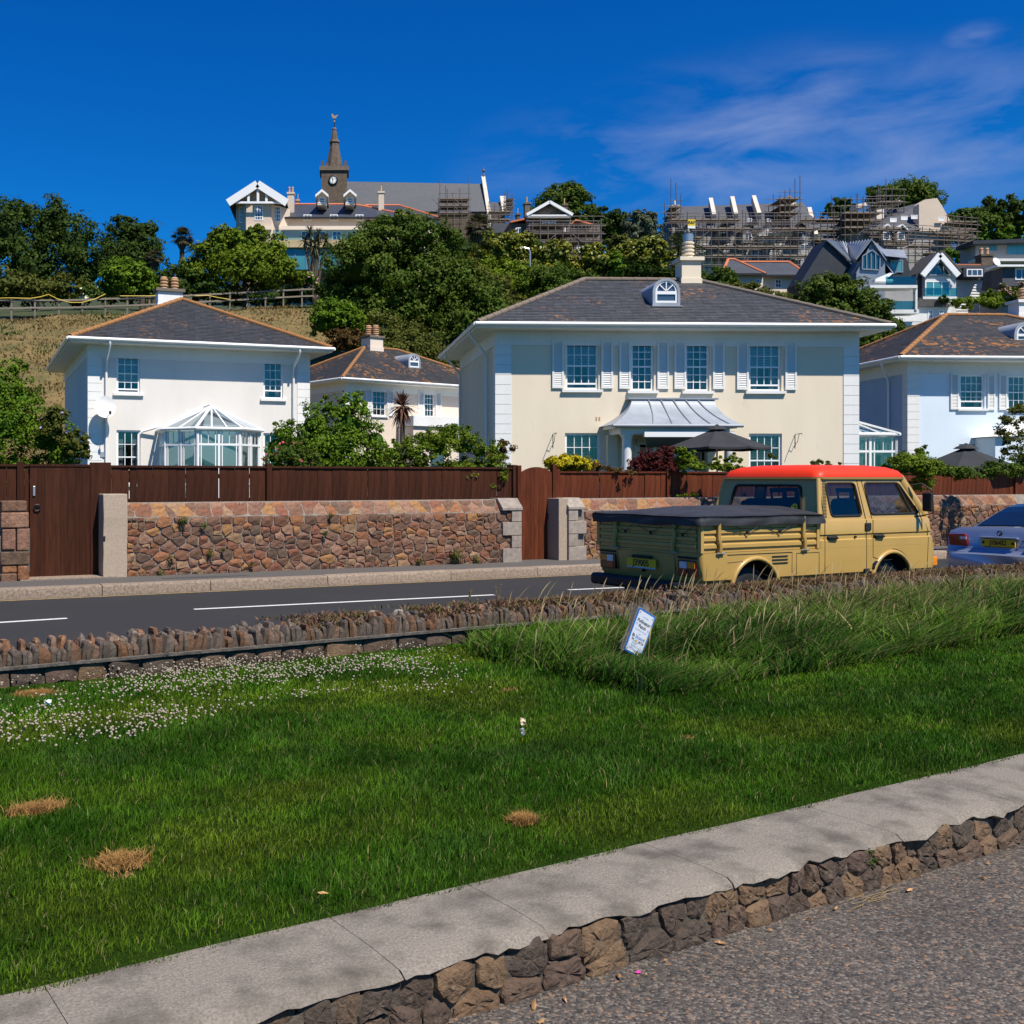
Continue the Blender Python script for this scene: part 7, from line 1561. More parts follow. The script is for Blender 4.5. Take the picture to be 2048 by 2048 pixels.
class Far(Bld):
    """a building whose facade faces the camera at depth Y; px() gives local x,z of a pixel"""
    def __init__(s, name, label, cat, x, ybase, Y, ang=0, group=None, base=None):
        p = py(x, ybase, Y); Bld.__init__(s, name, label, cat, (p.x, p.y, p.z if base is None else base), ang, group); s.Y = Y; s.k = .36 if x > 1300 else 1.0
    def wallbox(s, x0, y0, x1, y1, d0=0, depth=8, m='render_white', name='wall', down=6, parent=None):
        a, b, zb, zt = s.rect(x0, y0, x1, y1, d0); return s.build(MB().box(a, b, d0, d0 + depth * s.k, zb - down, zt), name, m, parent)
    def win(s, x0, y0, x1, y1, d=0, cols=2, rows=2, frame='upvc', pane='windowblue', name='window', parent=None, fw=.10, pr=.04):
        a, b, zb, zt = s.rect(x0, y0, x1, y1, d); f = MB(); d = d - pr
        f.box(a, a + fw, d, d + pr - .003, zb, zt); f.box(b - fw, b, d, d + pr - .003, zb, zt); f.box(a + fw, b - fw, d, d + pr - .003, zb, zb + fw); f.box(a + fw, b - fw, d, d + pr - .003, zt - fw, zt)
        for k in range(1, cols): x = a + (b - a) * k / cols; f.box(x - .03, x + .03, d, d + .03, zb + fw, zt - fw)
        for k in range(1, rows): z = zb + (zt - zb) * k / rows; f.box(a + fw, b - fw, d + .001, d + .029, z - .03, z + .03)
        o = s.build(f, name, frame, parent); MB().quad((a + fw, d + .032, zb + fw), (b - fw, d + .032, zb + fw), (b - fw, d + .032, zt - fw), (a + fw, d + .032, zt - fw)).build('pane', MATS[pane], o); return o
    def poly(s, pts, d0, d1, name, m, parent=None):
        """pixel polygon on plane d0, extruded to d1"""
        d1 = d0 + (d1 - d0) * (s.k if d1 - d0 > 2 else 1); q = [s.at(x, y, d0) for x, y in pts]; return s.build(MB().prism(q, d0, d1), name, m, parent)
    def gable(s, x0, x1, yeave, yapex, xapex, d0, depth, m, name='roof', over=.4, th=.18, parent=None):
        depth *= s.k; (a, ze), (b, _), (c, zp) = s.at(x0, yeave, d0), s.at(x1, yeave, d0), s.at(xapex, yapex, d0); r = MB()
        for p, q in (((a, ze), (c, zp)), ((c, zp), (b, ze))):
            r.add([(p[0], d0 - over, p[1]), (q[0], d0 - over, q[1]), (q[0], d0 + depth, q[1]), (p[0], d0 + depth, p[1]), (p[0], d0 - over, p[1] + th), (q[0], d0 - over, q[1] + th), (q[0], d0 + depth, q[1] + th), (p[0], d0 + depth, p[1] + th)], [(0, 1, 2, 3), (4, 5, 6, 7), (0, 1, 5, 4), (3, 2, 6, 7), (0, 3, 7, 4), (1, 2, 6, 5)])
        return s.build(r, name, m, parent)
    def hip(s, x0, x1, yeave, yridge, xr0, xr1, d0, depth, m, name='roof', over=.5, ridge='ridge_red', parent=None):
        depth *= s.k; a, ze = s.at(x0, yeave, d0); b, _ = s.at(x1, yeave, d0); ra, zr = s.at(xr0, yridge, d0 + depth / 2); rb, _ = s.at(xr1, yridge, d0 + depth / 2); y0, y1, ym = d0 - over, d0 + depth + over, d0 + depth / 2
        V = [(a, y0, ze), (b, y0, ze), (b, y1, ze), (a, y1, ze), (ra, ym, zr), (rb, ym, zr)]
        o = s.build(MB().add(V, [(0, 1, 5, 4), (1, 2, 5), (2, 3, 4, 5), (3, 0, 4), (3, 2, 1, 0)]), name, m, parent, recalc=True)
        if ridge:
            for p, q in ((V[0], V[4]), (V[1], V[5]), (V[4], V[5])): MB().tube([p, q], .14, 6).build('ridge_tiles', MATS[ridge], o)
        MB().box(a, b, y0 - .12, y0 - .005, ze - .16, ze + .02).build('gutter', MATS['black'], o); return o
    def chim(s, x0, y0, x1, y1, d, m, pots=1, depth=1.0, potm='terracotta', cap=True, down=1.5):
        a, b, zb, zt = s.rect(x0, y0, x1, y1, d); o = s.build(MB().box(a, b, d, d + depth, zb - down, zt), 'chimney', m); w_ = b - a
        if cap: MB().box(a - .08, b + .08, d - .08, d + depth + .08, zt, zt + .18).build('cap', MATS[m], o)
        for k in range(pots): MB().lathe([(w_ * .16, 0), (w_ * .14, .5), (w_ * .17, .55), (w_ * .12, .7)], 10, (a + w_ * (k + .5) / pots, d + depth / 2, zt + .18)).build('chimney_pot', MATS[potm], o)
        return o
# ---- cream villa hotel
vl = Far('hill_villa', 'large cream villa with gabled bay and white dormers below the church', 'house', 600, 540, 108)
D0 = 0
vl.wallbox(560, 437, 832, 530, 0, 9, 'villa_cream'); vl.wallbox(836, 438, 878, 530, 1.5, 8, 'villa_cream', name='wing_wall')
vl.hip(480, 838, 437, 409, 575, 710, 0, 10, 'slate_new'); vl.hip(770, 880, 438, 411, 730, 800, 1.6, 9, 'slate_new', name='wing_roof')
vl.poly([(560, 454), (760, 454), (760, 458), (560, 458)], -.9, 0, 'string_course', 'villa_trim')
vl.wallbox(568, 460, 740, 545, -1.6, 1.6, 'villa_cream', name='front_bay'); vl.poly([(563, 452), (746, 452), (746, 459), (563, 459)], -2.0, 0, 'bay_cornice', 'villa_trim')
for x0, x1 in ((607, 623), (660, 676), (711, 727)): vl.win(x0, 429, x1, 441, 0, 2, 2)
for x0, x1 in ((602, 620), (625, 652), (664, 683), (694, 714), (727, 744)): vl.win(x0, 462 if x0 != 694 else 462, x1, 482 if x0 != 694 else 488, -1.6, 2, 2)
for xc in (644, 700):
    r_ = vl.at(xc, 400, -.0); dm = vl.poly([(xc - 9, 410), (xc + 9, 410), (xc + 9, 393), (xc, 386), (xc - 9, 393)], .2, 4.5, 'dormer', 'villa_trim'); vl.gable(xc - 13, xc + 13, 396, 385, xc, .1, 5, 'upvc', 'dormer_roof', parent=dm, th=.25); vl.win(xc - 6.5, 395, xc + 6.5, 407, .2, 3, 2, parent=dm)
# gabled bay, three faces
def bayface(b, xa, xb, da, db, y0, y1, m):
    (a, zt), (c, _) = b.at(xa, y0, da), b.at(xb, y0, db); zb = b.at(xa, y1, da)[1]; return b.build(MB().quad((a, da, zb - 5), (c, db, zb - 5), (c, db, zt), (a, da, zt)), 'bay_wall', m)
bayface(vl, 472, 492, .2, -2.0, 408, 535, 'villa_cream'); bayface(vl, 492, 543, -2.0, -2.0, 408, 535, 'villa_cream'); bayface(vl, 543, 580, -2.0, .0, 408, 535, 'villa_cream')
vl.poly([(492, 454), (543, 454), (543, 459), (492, 459)], -2.3, -2.0, 'string_course', 'villa_trim')
gbl = vl.poly([(470, 405), (562, 405), (516, 374)], -1.6, 8, 'gable', 'villa_cream'); vl.gable(456, 574, 406, 369, 515, -2.0, 11, 'slate_new', 'gable_roof', over=.6)
for p, q in (((456, 408), (515, 370)), ((515, 370), (574, 408))): (a, za), (c, zc) = vl.at(*p, -2.7), vl.at(*q, -2.7); MB().beam((a, -2.7, za + .1), (c, -2.7, zc + .1), .2, .75).build('bargeboard', MATS['upvc'], gbl)
MB().box(vl.at(473, 403, -2.6)[0], vl.at(560, 403, -2.6)[0], -2.65, -2.5, vl.at(473, 407, -2.6)[1], vl.at(473, 403, -2.6)[1]).build('tie_beam', MATS['upvc'], gbl)
for xx in (497, 516, 533): a, z0 = vl.at(xx, 403, -2.6); z1 = vl.at(xx, 379 if xx == 516 else 387, -2.6)[1]; MB().box(a - .12, a + .12, -2.64, -2.52, z0, z1).build('gable_post', MATS['upvc'], gbl)
vl.win(509, 411, 526, 441, -2.0, 3, 4); vl.win(549, 413, 562, 444, -1.55, 3, 4); vl.win(479, 414, 488, 446, -1.2, 2, 4); vl.win(520, 465, 536, 480, -2.0, 2, 2); vl.win(547, 466, 563, 480, -1.5, 2, 2)
vl.chim(575, 388, 588, 425, 1.5, 'villa_cream', 2); vl.chim(757, 386, 768, 408, 2.5, 'villa_cream', 1); vl.chim(593, 402, 598, 412, 5, 'terracotta', 1)
a0, zt = vl.at(548, 488, -4); a1, _ = vl.at(765, 496, -4); zb = vl.at(560, 545, -4)[1]
ter = vl.build(MB().box(a0, a1, -5.5, 0, zb, zt - .75), 'glazed_terrace', 'teal_glass'); MB().box(a0 - .3, a1 + .3, -5.9, .0, zt - .74, zt).build('terrace_parapet', MATS['tan_stone'], ter)
for k in range(11): x_ = a0 + (a1 - a0) * k / 10; MB().box(x_ - .04, x_ + .04, -5.56, -5.5, zb, zt - .75).build('mullion', MATS['zinc'], ter)
MB().quad((a0, -5.7, zt), (a1, -5.7, zt), (a1, -5.7, zt + 1.0), (a0, -5.7, zt + 1.0)).build('glass_balustrade', MATS['glass_teal'], ter)
# ---- church
chh = Far('church', 'brown stone church with clock tower, spire and long slate nave', 'church', 667, 420, 190)
tw = chh.rect(642, 341, 695, 400, 0); X0, X1 = tw[0], tw[1]; wT = X1 - X0; z341 = tw[3]
chh.build(MB().box(X0 + .1, X1 - .1, 0, wT - .2, tw[2] - 10, z341), 'tower', 'stone_brown')
zc0 = chh.at(660, 341)[1]; zc1 = chh.at(660, 333)[1]; zm = chh.at(660, 327)[1]
chh.build(MB().box(X0 - .25, X1 + .25, -.3, wT + .1, zc0, zc1), 'cornice', 'stone_trim'); par_ = chh.build(MB().box(X0 - .1, X1 + .1, -.15, wT - .05, zc1, zm - .7), 'parapet', 'stone_brown')
for k in range(6):
    x_ = X0 - .1 + (wT + .2) * (k + .15) / 6; MB().box(x_, x_ + wT / 6 * .62, -.15, .35, zm - .7, zm + (.45 if k in (0, 5) else 0)).build('merlon', MATS['stone_brown'], par_)
    MB().box(x_, x_ + wT / 6 * .62, wT - .5, wT - .05, zm - .7, zm + (.45 if k in (0, 5) else 0)).build('merlon', MATS['stone_brown'], par_)
cx_ = (X0 + X1) / 2; cy_ = wT / 2; zs = [chh.at(668, y)[1] for y in (330, 277, 276, 274, 250, 247)]
rw_ = lambda p0, p1: (chh.at(p1, 300)[0] - chh.at(p0, 300)[0]) / 2
oct_ = lambda r, z: [(cx_ + r * math.cos(R(22.5 + 45 * k)), cy_ + r * math.sin(R(22.5 + 45 * k)), z) for k in range(8)]
chh.build(MB().loft([oct_(rw_(648, 688), zm - 1.2), oct_(rw_(659, 676), zs[1])]), 'spire', 'stone_brown'); chh.build(MB().loft([oct_(rw_(656, 678), zs[1]), oct_(rw_(656.5, 677.5), zs[2] + .25)]), 'spire_ring', 'stone_trim')
chh.build(MB().loft([oct_(rw_(659, 676), zs[2] + .25), oct_(rw_(663.5, 671.5), zs[4])]), 'spire_top', 'stone_brown'); chh.build(MB().loft([oct_(rw_(662, 672), zs[4]), oct_(rw_(664, 671), zs[5])]), 'spire_cap', 'stone_trim')
ztop = chh.at(668, 219)[1]; vn = chh.build(MB().tube([(cx_, cy_, zs[5]), (cx_, cy_, ztop - .8)], .09, 6), 'vane_rod', 'black'); mat('brass', (.55, .33, .16), rough=.4, metal=.5)
MB().prism([(cx_ - .5, ztop - .3), (cx_ - .25, ztop - .8), (cx_ + .2, ztop - .8), (cx_ + .75, ztop - .1), (cx_ + .35, ztop - .25), (cx_ - .1, ztop - .35), (cx_ - .3, ztop + .05), (cx_ - .55, ztop - .05)], cy_ - .06, cy_ + .06).build('weathercock', MATS['brass'], vn); MB().lathe([(.05, -.25), (.22, 0), (.05, .25)], 10, (cx_, cy_, ztop - 1.4)).build('vane_ball', MATS['brass'], vn)
kx, kz = chh.at(666.5, 360, -.1); kr = chh.at(675, 360)[0] - chh.at(666.5, 360)[0]
ck = MB(); ck.prism([(kx + kr * math.cos(a), kz + kr * math.sin(a)) for a in [k * 6.2832 / 24 for k in range(24)]], -.15, -.02); co_ = chh.build(ck, 'clock_face', 'clock_white')
for k in range(12): a = k * .5236; MB().beam((kx + kr * .68 * math.cos(a), -.19, kz + kr * .68 * math.sin(a)), (kx + kr * .93 * math.cos(a), -.19, kz + kr * .93 * math.sin(a)), .06, .17, up=(0, 1, 0)).build('numeral', MATS['black'], co_)
for ang_, L_ in ((R(105), .55), (R(255), .8)): MB().beam((kx, -.21, kz), (kx + kr * L_ * math.cos(ang_), -.21, kz + kr * L_ * math.sin(ang_)), .05, .13, up=(0, 1, 0)).build('clock_hand', MATS['black'], co_)
rg = MB(); rg.tube([(kx + kr * math.cos(a), -.14, kz + kr * math.sin(a)) for a in [k * 6.2832 / 24 for k in range(25)]], .10, 6); chh.build(rg, 'clock_rim', 'black', co_)
na, nz0 = chh.at(690, 423, 3); nb, _ = chh.at(976, 423, 3); zr_ = chh.at(690, 363, 8)[1]; zr2 = chh.at(960, 368, 8)[1]
chh.build(MB().add([(na, 3, nz0), (nb, 3, nz0), (nb, 8, zr2), (na, 8, zr_), (nb, 13, nz0), (na, 13, nz0)], [(0, 1, 2, 3), (3, 2, 4, 5), (1, 4, 2), (0, 3, 5)]), 'nave_roof', 'slate_far')
chh.build(MB().box(na, nb, 3.2, 12.8, nz0 - 14, nz0 + .1), 'nave_wall', 'stone_brown')
e0 = chh.at(968, 362, 2.6); gw = MB(); gx0, gz0 = chh.at(978, 425, 2.7); gx1, gz1 = chh.at(967, 356, 8)
gw.add([(gx0 - .4, 2.4, gz0), (gx0 + .3, 2.4, gz0), (gx1 + .3, 8, gz1 + .4), (gx1 - .4, 8, gz1 + .4), (gx0 - .4, 13.4, gz0), (gx0 + .3, 13.4, gz0), (gx0 - .4, 2.4, gz0 - 12), (gx0 + .3, 2.4, gz0 - 12), (gx0 - .4, 13.4, gz0 - 12), (gx0 + .3, 13.4, gz0 - 12)], [(0, 1, 2, 3), (3, 2, 5, 4), (6, 0, 3, 4, 8), (7, 9, 5, 2, 1), (6, 7, 1, 0), (8, 4, 5, 9)]); chh.build(gw, 'gable_coping', 'pale_stone')
chh.build(MB().lathe([(.25, 0), (.1, .6), (.3, .9), (.05, 1.6)], 8, (gx1, 8, gz1 + .4)), 'finial', 'stone_trim')
ca, cz0 = chh.at(980, 425, 4); cb_, _ = chh.at(1010, 425, 4); czr = chh.at(990, 403, 7)[1]
chh.build(MB().add([(ca, 4, cz0), (cb_, 4, cz0), (cb_, 7.5, czr), (ca, 7.5, czr), (cb_, 11, cz0), (ca, 11, cz0)], [(0, 1, 2, 3), (3, 2, 4, 5), (1, 4, 2), (0, 3, 5)]), 'chancel_roof', 'slate_far'); chh.build(MB().box(ca, cb_, 4.2, 10.8, cz0 - 12, cz0), 'chancel_wall', 'stone_brown')
gp_ = MB(); (p0, q0), (p1, q1) = chh.at(1010, 425, 3.7), chh.at(1005, 398, 7.5); gp_.beam((p0, 3.7, q0), (p1, 7.5, q1 + .3), 1.0, .6); chh.build(gp_, 'chancel_coping', 'pale_stone')
# ---- scaffolds
def scaffold(label, x0, x1, Y, ytop, ybot, lifts, bays, seed, depth=1.6, poles_up=2.0, group='scaffolds on the hill', slope=0, diag=3, gap=0.0, base=None):
    a, b = py(x0, HY, Y), py(x1, HY, Y); zt = py(x0, ytop, Y).z; zb = py(x0, ybot, Y).z; o = thing('scaffold', label, 'scaffold', (a.x, Y, zb), 0, group); L = b.x - a.x; Hh = zt - zb; rr = random.Random(seed); po = MB()
    dz = slope * L
    for k in range(bays + 1):
        x = L * k / bays; sl_ = dz * k / bays
        for y in (0, depth): po.tube([(x + rr.uniform(-.1, .1), y, -3), (x, y, Hh + sl_ + rr.uniform(0, poles_up))], .06, 4)
    for j in range(lifts + 1):
        z = Hh * j / lifts
        for y in (0, depth): po.tube([(-.5, y, z), (L + .5, y, z + dz * j / lifts)], .05, 4); po.tube([(-.3, y, z + 1.0), (L + .3, y, z + 1.0 + dz * j / lifts)], .045, 4)
    for k in range(diag): x = rr.uniform(0, L * .8); z = rr.randrange(lifts) * Hh / lifts; po.tube([(x, -.05, z), (x + rr.choice((-1, 1)) * Hh / lifts * 1.2, -.05, z + Hh / lifts)], .05, 4)
    tag(po.build('poles', MATS['scaffold_pole'], o, recalc=False), kind='stuff')
    for j in range(1, lifts + 1):
        z = Hh * j / lifts; xa = 0
        while xa < L - .5:
            ln_ = min(rr.uniform(3, 6), L - xa); zz = z + dz * j / lifts * (xa / L)
            if rr.random() > gap: MB().add([(xa, .1, zz + .05), (xa + ln_, .1, zz + .05), (xa + ln_, depth - .1, zz + .05), (xa, depth - .1, zz + .05), (xa, .05, zz + .05), (xa + ln_, .05, zz + .05), (xa + ln_, .05, zz + .25), (xa, .05, zz + .25)], [(0, 1, 2, 3), (4, 5, 6, 7)]).build('boards', MATS['scaffold_board'], o, recalc=False)
            xa += ln_
    return o
scaffold('small scaffold tower against the church nave', 880, 938, 186, 398, 440, 3, 4, 1, depth=3, poles_up=4); scaffold('scaffold round the east gable of the church', 978, 1022, 186, 424, 455, 2, 4, 2, depth=2); scaffold('scaffold cage at the end of the chancel roof', 1012, 1026, 188, 400, 425, 3, 2, 3, depth=2, poles_up=3)
# ---- pedimented house
ph = Far('pediment_house', 'grey pebbledash house with white pediment and balcony, partly scaffolded', 'house', 1100, 520, 112)
ph.wallbox(1056, 430, 1142, 510, 0, 9, 'pebble_grey'); ph.gable(1054, 1144, 432, 409, 1099, 0, 9, 'slate_far', over=.7)
pdm = ph.poly([(1060, 430), (1138, 430), (1099, 411)], -.15, .5, 'pediment', 'pebble_grey')
for p, q in (((1053, 433), (1099, 407)), ((1099, 407), (1145, 433))): (a, za), (c, zc) = ph.at(*p, -.7), ph.at(*q, -.7); MB().beam((a, -.75, za + .15), (c, -.75, zc + .15), .3, .30).build('raking_cornice', MATS['upvc'], pdm)
a, z_ = ph.at(1055, 432, -.7); c, _ = ph.at(1143, 432, -.7); MB().box(a, c, -.8, -.16, z_ - .15, z_ + .12).build('cornice', MATS['upvc'], pdm)
ph.win(1084, 441, 1112, 470, 0, 2, 1, fw=.14); ph.win(1084, 441, 1112, 446, -.05, 4, 1); ph.win(1085, 482, 1098, 500, 0, 2, 2); ph.win(1100, 482, 1112, 500, 0, 2, 2)
bal = ph.poly([(1072, 470), (1132, 470), (1132, 473), (1072, 473)], -2.0, -.01, 'balcony', 'pebble_grey')
for k in range(15): x_ = ph.at(1074 + 4 * k, 465, -1.9)[0]; z0 = ph.at(1074, 470, -1.9)[1]; MB().box(x_ - .05, x_ + .05, -1.95, -1.85, z0, z0 + .9).build('baluster', MATS['upvc'], bal)
ph.chim(1050, 408, 1060, 440, 2, 'pebble_grey', 1); ph.chim(1126, 411, 1135, 425, 3, 'pebble_grey', 1); ph.chim(1034, 430, 1040, 445, 4, 'stone_brown', 1)
ph.wallbox(1022, 447, 1056, 510, 1.5, 6, 'pebble_grey', name='left_wing'); ph.gable(1020, 1058, 447, 441, 1048, 1.5, 6, 'ridge_red', 'left_wing_roof'); ph.win(1031, 455, 1042, 473, 1.5, 2, 2)
ph.wallbox(1142, 450, 1200, 510, 2.0, 6, 'pebble_grey', name='right_wing'); ph.gable(1140, 1184, 452, 443, 1150, 1.5, 7, 'ridge_red', 'right_wing_roof'); ph.win(1153, 486, 1165, 505, 2, 2, 2, pr=.1)
scaffold('scaffold with plank decks on the pedimented house', 1065, 1202, 108.5, 452, 500, 3, 9, 5, depth=2.0, poles_up=.8, gap=.35)
sb = Far('outbuilding', 'low slate-roofed outbuilding between church and pedimented house', 'house', 1000, 470, 130); sb.wallbox(985, 462, 1030, 490, 0, 6, 'stone_brown'); sb.poly([(985, 466), (1022, 466), (1019, 447), (985, 447)], -.2, 3, 'roof', 'slate_far')
# ---- scaffolded flats, left block
f1 = Far('terrace_flats', 'long slate-roofed terrace of flats wrapped in scaffolding', 'flats', 1480, 540, 150)
f1.wallbox(1345, 455, 1625, 545, 0, 12, 'grey_render')
a, z0 = f1.at(1358, 456, -.5); b_, _ = f1.at(1640, 456, -.5); zr0 = f1.at(1375, 414, 5)[1]; zr1 = f1.at(1600, 405, 5)[1]
f1.build(MB().add([(a, -.6, z0), (b_, -.6, z0), (b_, 5, zr1), (a + .3, 5, zr0), (b_, 11, z0), (a, 11, z0)], [(0, 1, 2, 3), (3, 2, 4, 5), (1, 4, 2), (0, 3, 5)]), 'roof', 'slate_far')
for xt, yt, xb, yb in ((1423, 408, 1427, 441), (1466, 405, 1471, 440), (1509, 403, 1517, 439), (1620, 426, 1630, 480)):
    (p, zp), (q, zq) = f1.at(xt, yt, 3.5), f1.at(xb, yb, -.4); f1.build(MB().beam((p, 3.9, zp + .5), (q, -.6, zq + .35), .55, 1.1), 'party_wall', 'pale_stone')
for x0 in (1386, 1410, 1440, 1453, 1495, 1533): f1.win(x0, 437, x0 + 9, 443, -.7, 1, 1, pane='windowblue')
for x0, x1 in ((1364, 1395), (1436, 1460), (1485, 1508), (1523, 1555), (1590, 1612)):
    xm = (x0 + x1) / 2; dm = f1.poly([(x0, 485), (x1, 485), (x1, 462), (xm, 448), (x0, 462)], -1.6, 2, 'dormer', 'render_white' if x0 in (1364, 1523) else 'grey_render'); f1.win(x0 + 5, 464, x1 - 5, 481, -1.6, 2, 1, parent=dm); f1.gable(x0 - 2, x1 + 2, 463, 446, xm, -1.6, 4, 'slate_far', 'dormer_roof', parent=dm)
for x0 in (1405, 1440, 1525, 1560, 1600): f1.win(x0, 488, x0 + 18, 503, 0, 2, 1)
for x0 in (1360, 1395, 1465, 1500, 1560, 1605): f1.win(x0, 508, x0 + 16, 523, 0, 2, 1)
f1.poly([(1515, 466), (1585, 466), (1585, 471), (1515, 471)], -2.6, -1.7, 'balcony', 'villa_trim'); f1.chim(1344, 412, 1360, 450, 4, 'grey_render', 1, potm='render_white'); f1.chim(1570, 402, 1592, 425, 4, 'villa_trim', 1)
f1.wallbox(1400, 505, 1475, 512, -2.2, 2, 'villa_cream', name='lower_terrace', down=8); f1.wallbox(1540, 520, 1600, 530, -2.2, 2, 'grey_render', name='lower_terrace', down=6)
scaffold('tall scaffold covering the long terrace of flats', 1343, 1628, 146, 440, 530, 5, 18, 6, depth=1.8, poles_up=1.5, diag=10, gap=.45); scaffold('scaffold tower at the right end of the long terrace roof', 1560, 1600, 148, 398, 440, 3, 4, 7, depth=4, poles_up=3.5, diag=3); scaffold('scaffold on the left corner of the long terrace', 1342, 1362, 148, 415, 440, 2, 2, 17, depth=3, poles_up=5)
ys_ = thing('banner', 'yellow scaffolder banner on the left end of the long terrace', 'banner', py(1383, 460, 145.5)); wB = 15 * 145.5 / F / 1.0; b0 = MB().box(-wB / 2, wB / 2, -.04, .04, .55, 1.45).build('sheet', MATS['sign_yellow'], ys_); MB().box(-wB / 2, wB / 2, -.041, .04, .22, .549).build('white_strip', MATS['upvc'], ys_)
me = text_mesh('B&F', .62, bold=.02); o = mkobj('lettering', me, MATS['black'], b0); o.rotation_euler = (R(90), 0, 0); o.location = (0, -.045, 1.0)
# ---- right block with big gable
f2 = Far('gabled_flats', 'block of flats with tall cream gable end wrapped in scaffolding', 'flats', 1780, 540, 152)
f2.wallbox(1690, 455, 1900, 545, 0, 10, 'grey_render')
f2.poly([(1838, 408), (1850, 399), (1874, 396), (1882, 408), (1912, 462), (1838, 462)], -.6, 1.0, 'gable_wall', 'villa_cream')
a, z0 = f2.at(1735, 470, -1); b_, _ = f2.at(1842, 455, -1); c_, zr = f2.at(1836, 405, 5); d_, zd = f2.at(1790, 418, 5); f2.build(MB().add([(a, -1, z0), (b_, -1, z0 + .8), (c_ + .4, 5, zr), (d_, 5, zd), (b_, 7, z0), (a, 7, z0)], [(0, 1, 2, 3), (3, 2, 4, 5), (0, 3, 5), (1, 4, 2)]), 'roof', 'slate_far')
a, z0 = f2.at(1640, 480, 1); b_, _ = f2.at(1760, 480, 1); zr = f2.at(1690, 440, 6)[1]; f2.build(MB().add([(a, 1, z0), (b_, 1, z0), (b_, 6, zr), (a, 6, zr), (b_, 11, z0), (a, 11, z0)], [(0, 1, 2, 3), (3, 2, 4, 5), (1, 4, 2), (0, 3, 5)]), 'lower_roof', 'slate_far')
for x0, y0 in ((1802, 432), (1822, 430), (1780, 436), (1876, 434)): f2.win(x0, y0, x0 + 13, y0 + 8, -1.0, 1, 1, pane='white')
for xm in (1773, 1802): dm = f2.poly([(xm - 11, 484), (xm + 11, 484), (xm + 11, 464), (xm, 453), (xm - 11, 464)], -1.6, 1, 'dormer', 'pebble_grey'); f2.win(xm - 7, 464, xm + 7, 480, -1.6, 2, 1, parent=dm); f2.gable(xm - 13, xm + 13, 464, 451, xm, -1.6, 3, 'upvc', 'dormer_roof', parent=dm, th=.2)
f2.poly([(1712, 409), (1732, 405), (1734, 412), (1712, 416)], 2, 4, 'chimney', 'villa_trim'); f2.poly([(1780, 404), (1800, 400), (1802, 408), (1780, 412)], 4, 6, 'chimney', 'villa_trim'); f2.poly([(1752, 420), (1768, 418), (1768, 436), (1752, 440)], 1, 3, 'chimney', 'villa_trim')
scaffold('scaffold over the gabled flats, front face', 1745, 1945, 147, 458, 520, 4, 14, 8, depth=1.8, poles_up=1.2, slope=-.07, diag=10, gap=.4); scaffold('scaffold round the chimneys of the gabled flats', 1690, 1765, 149, 412, 470, 4, 6, 9, depth=4, poles_up=3, diag=4, gap=.2); scaffold('high scaffold on the roof ridge of the gabled flats', 1760, 1808, 155, 392, 430, 3, 4, 10, depth=4, poles_up=3, diag=3, gap=.3); scaffold('scaffold linking the terrace and the gabled flats', 1628, 1695, 150, 440, 520, 4, 5, 11, depth=2, poles_up=2, gap=.3)
scaffold('scaffold wing at the right foot of the gabled flats', 1895, 1955, 150, 445, 490, 3, 5, 12, depth=2, poles_up=2, slope=-.1, gap=.3)
# ---- bungalow with red ridges
bg_ = Far('bungalow', 'cream bungalow with slate roof and red ridge tiles', 'house', 1530, 600, 105); bg_.wallbox(1462, 550, 1526, 600, -1.5, 8, 'pink', name='wing_wall'); bg_.wallbox(1526, 552, 1606, 600, 0, 8, 'pink')
bg_.hip(1440, 1528, 549, 519, 1456, 1470, -1.5, 8, 'slate_new', 'wing_roof'); bg_.hip(1500, 1612, 552, 524, 1478, 1578, 0, 9, 'slate_new')
for x0, y0, x1, y1 in ((1465, 552, 1475, 572), (1476, 552, 1477, 553)): bg_.win(x0, y0, x1, y1, -1.5, 2, 2) if x1 - x0 > 3 else None
bg_.win(1512, 558, 1520, 571, -1.5, 2, 2); bg_.win(1550, 558, 1563, 576, 0, 2, 2); bg_.win(1587, 558, 1600, 576, 0, 2, 2)
# ---- dark metal-clad house
zh = Far('metal_house', 'dark clad modern house with grey standing-seam roof and stacked balconies', 'house', 1700, 720, 92)
zh.poly([(1601, 566), (1655, 479), (1712, 540), (1712, 620), (1601, 620)], 2.0, 10, 'gable_wall', 'dark_clad')
def sheet(b, pts, name, m, parent=None): return b.build(MB().quad(*pts), name, m, parent, recalc=False)
L3 = lambda b, x, y, d: (lambda q: (q[0], d, q[1]))(b.at(x, y, d))
zr_ = zh.build(MB().add([L3(zh, 1651, 479, 1.8), L3(zh, 1695, 486, 7), L3(zh, 1697, 517, 5), L3(zh, 1715, 536, 1.8), L3(zh, 1743, 479, -.3), L3(zh, 1711, 521, -.3), L3(zh, 1772, 521, -.3), L3(zh, 1790, 515, 6)], [(0, 1, 2, 3), (1, 4, 5, 2), (4, 1, 7, 6)]), 'roof', 'zinc', recalc=False)
for k in range(8):
    t_ = k / 8
    for (p0, p1, q0, q1) in (((1651, 479, 1.8), (1695, 486, 7), (1715, 536, 1.8), (1697, 517, 5)), ((1743, 479, -.3), (1695, 486, 7), (1711, 521, -.3), (1697, 517, 5))):
        A_ = Vector(L3(zh, *p0)).lerp(Vector(L3(zh, *p1)), t_); B_2 = Vector(L3(zh, *q0)).lerp(Vector(L3(zh, *q1)), t_); MB().beam(A_ + Vector((0, -.06, .06)), B_2 + Vector((0, -.06, .06)), .07, .09).build('seam', MATS['zinc'], zr_)
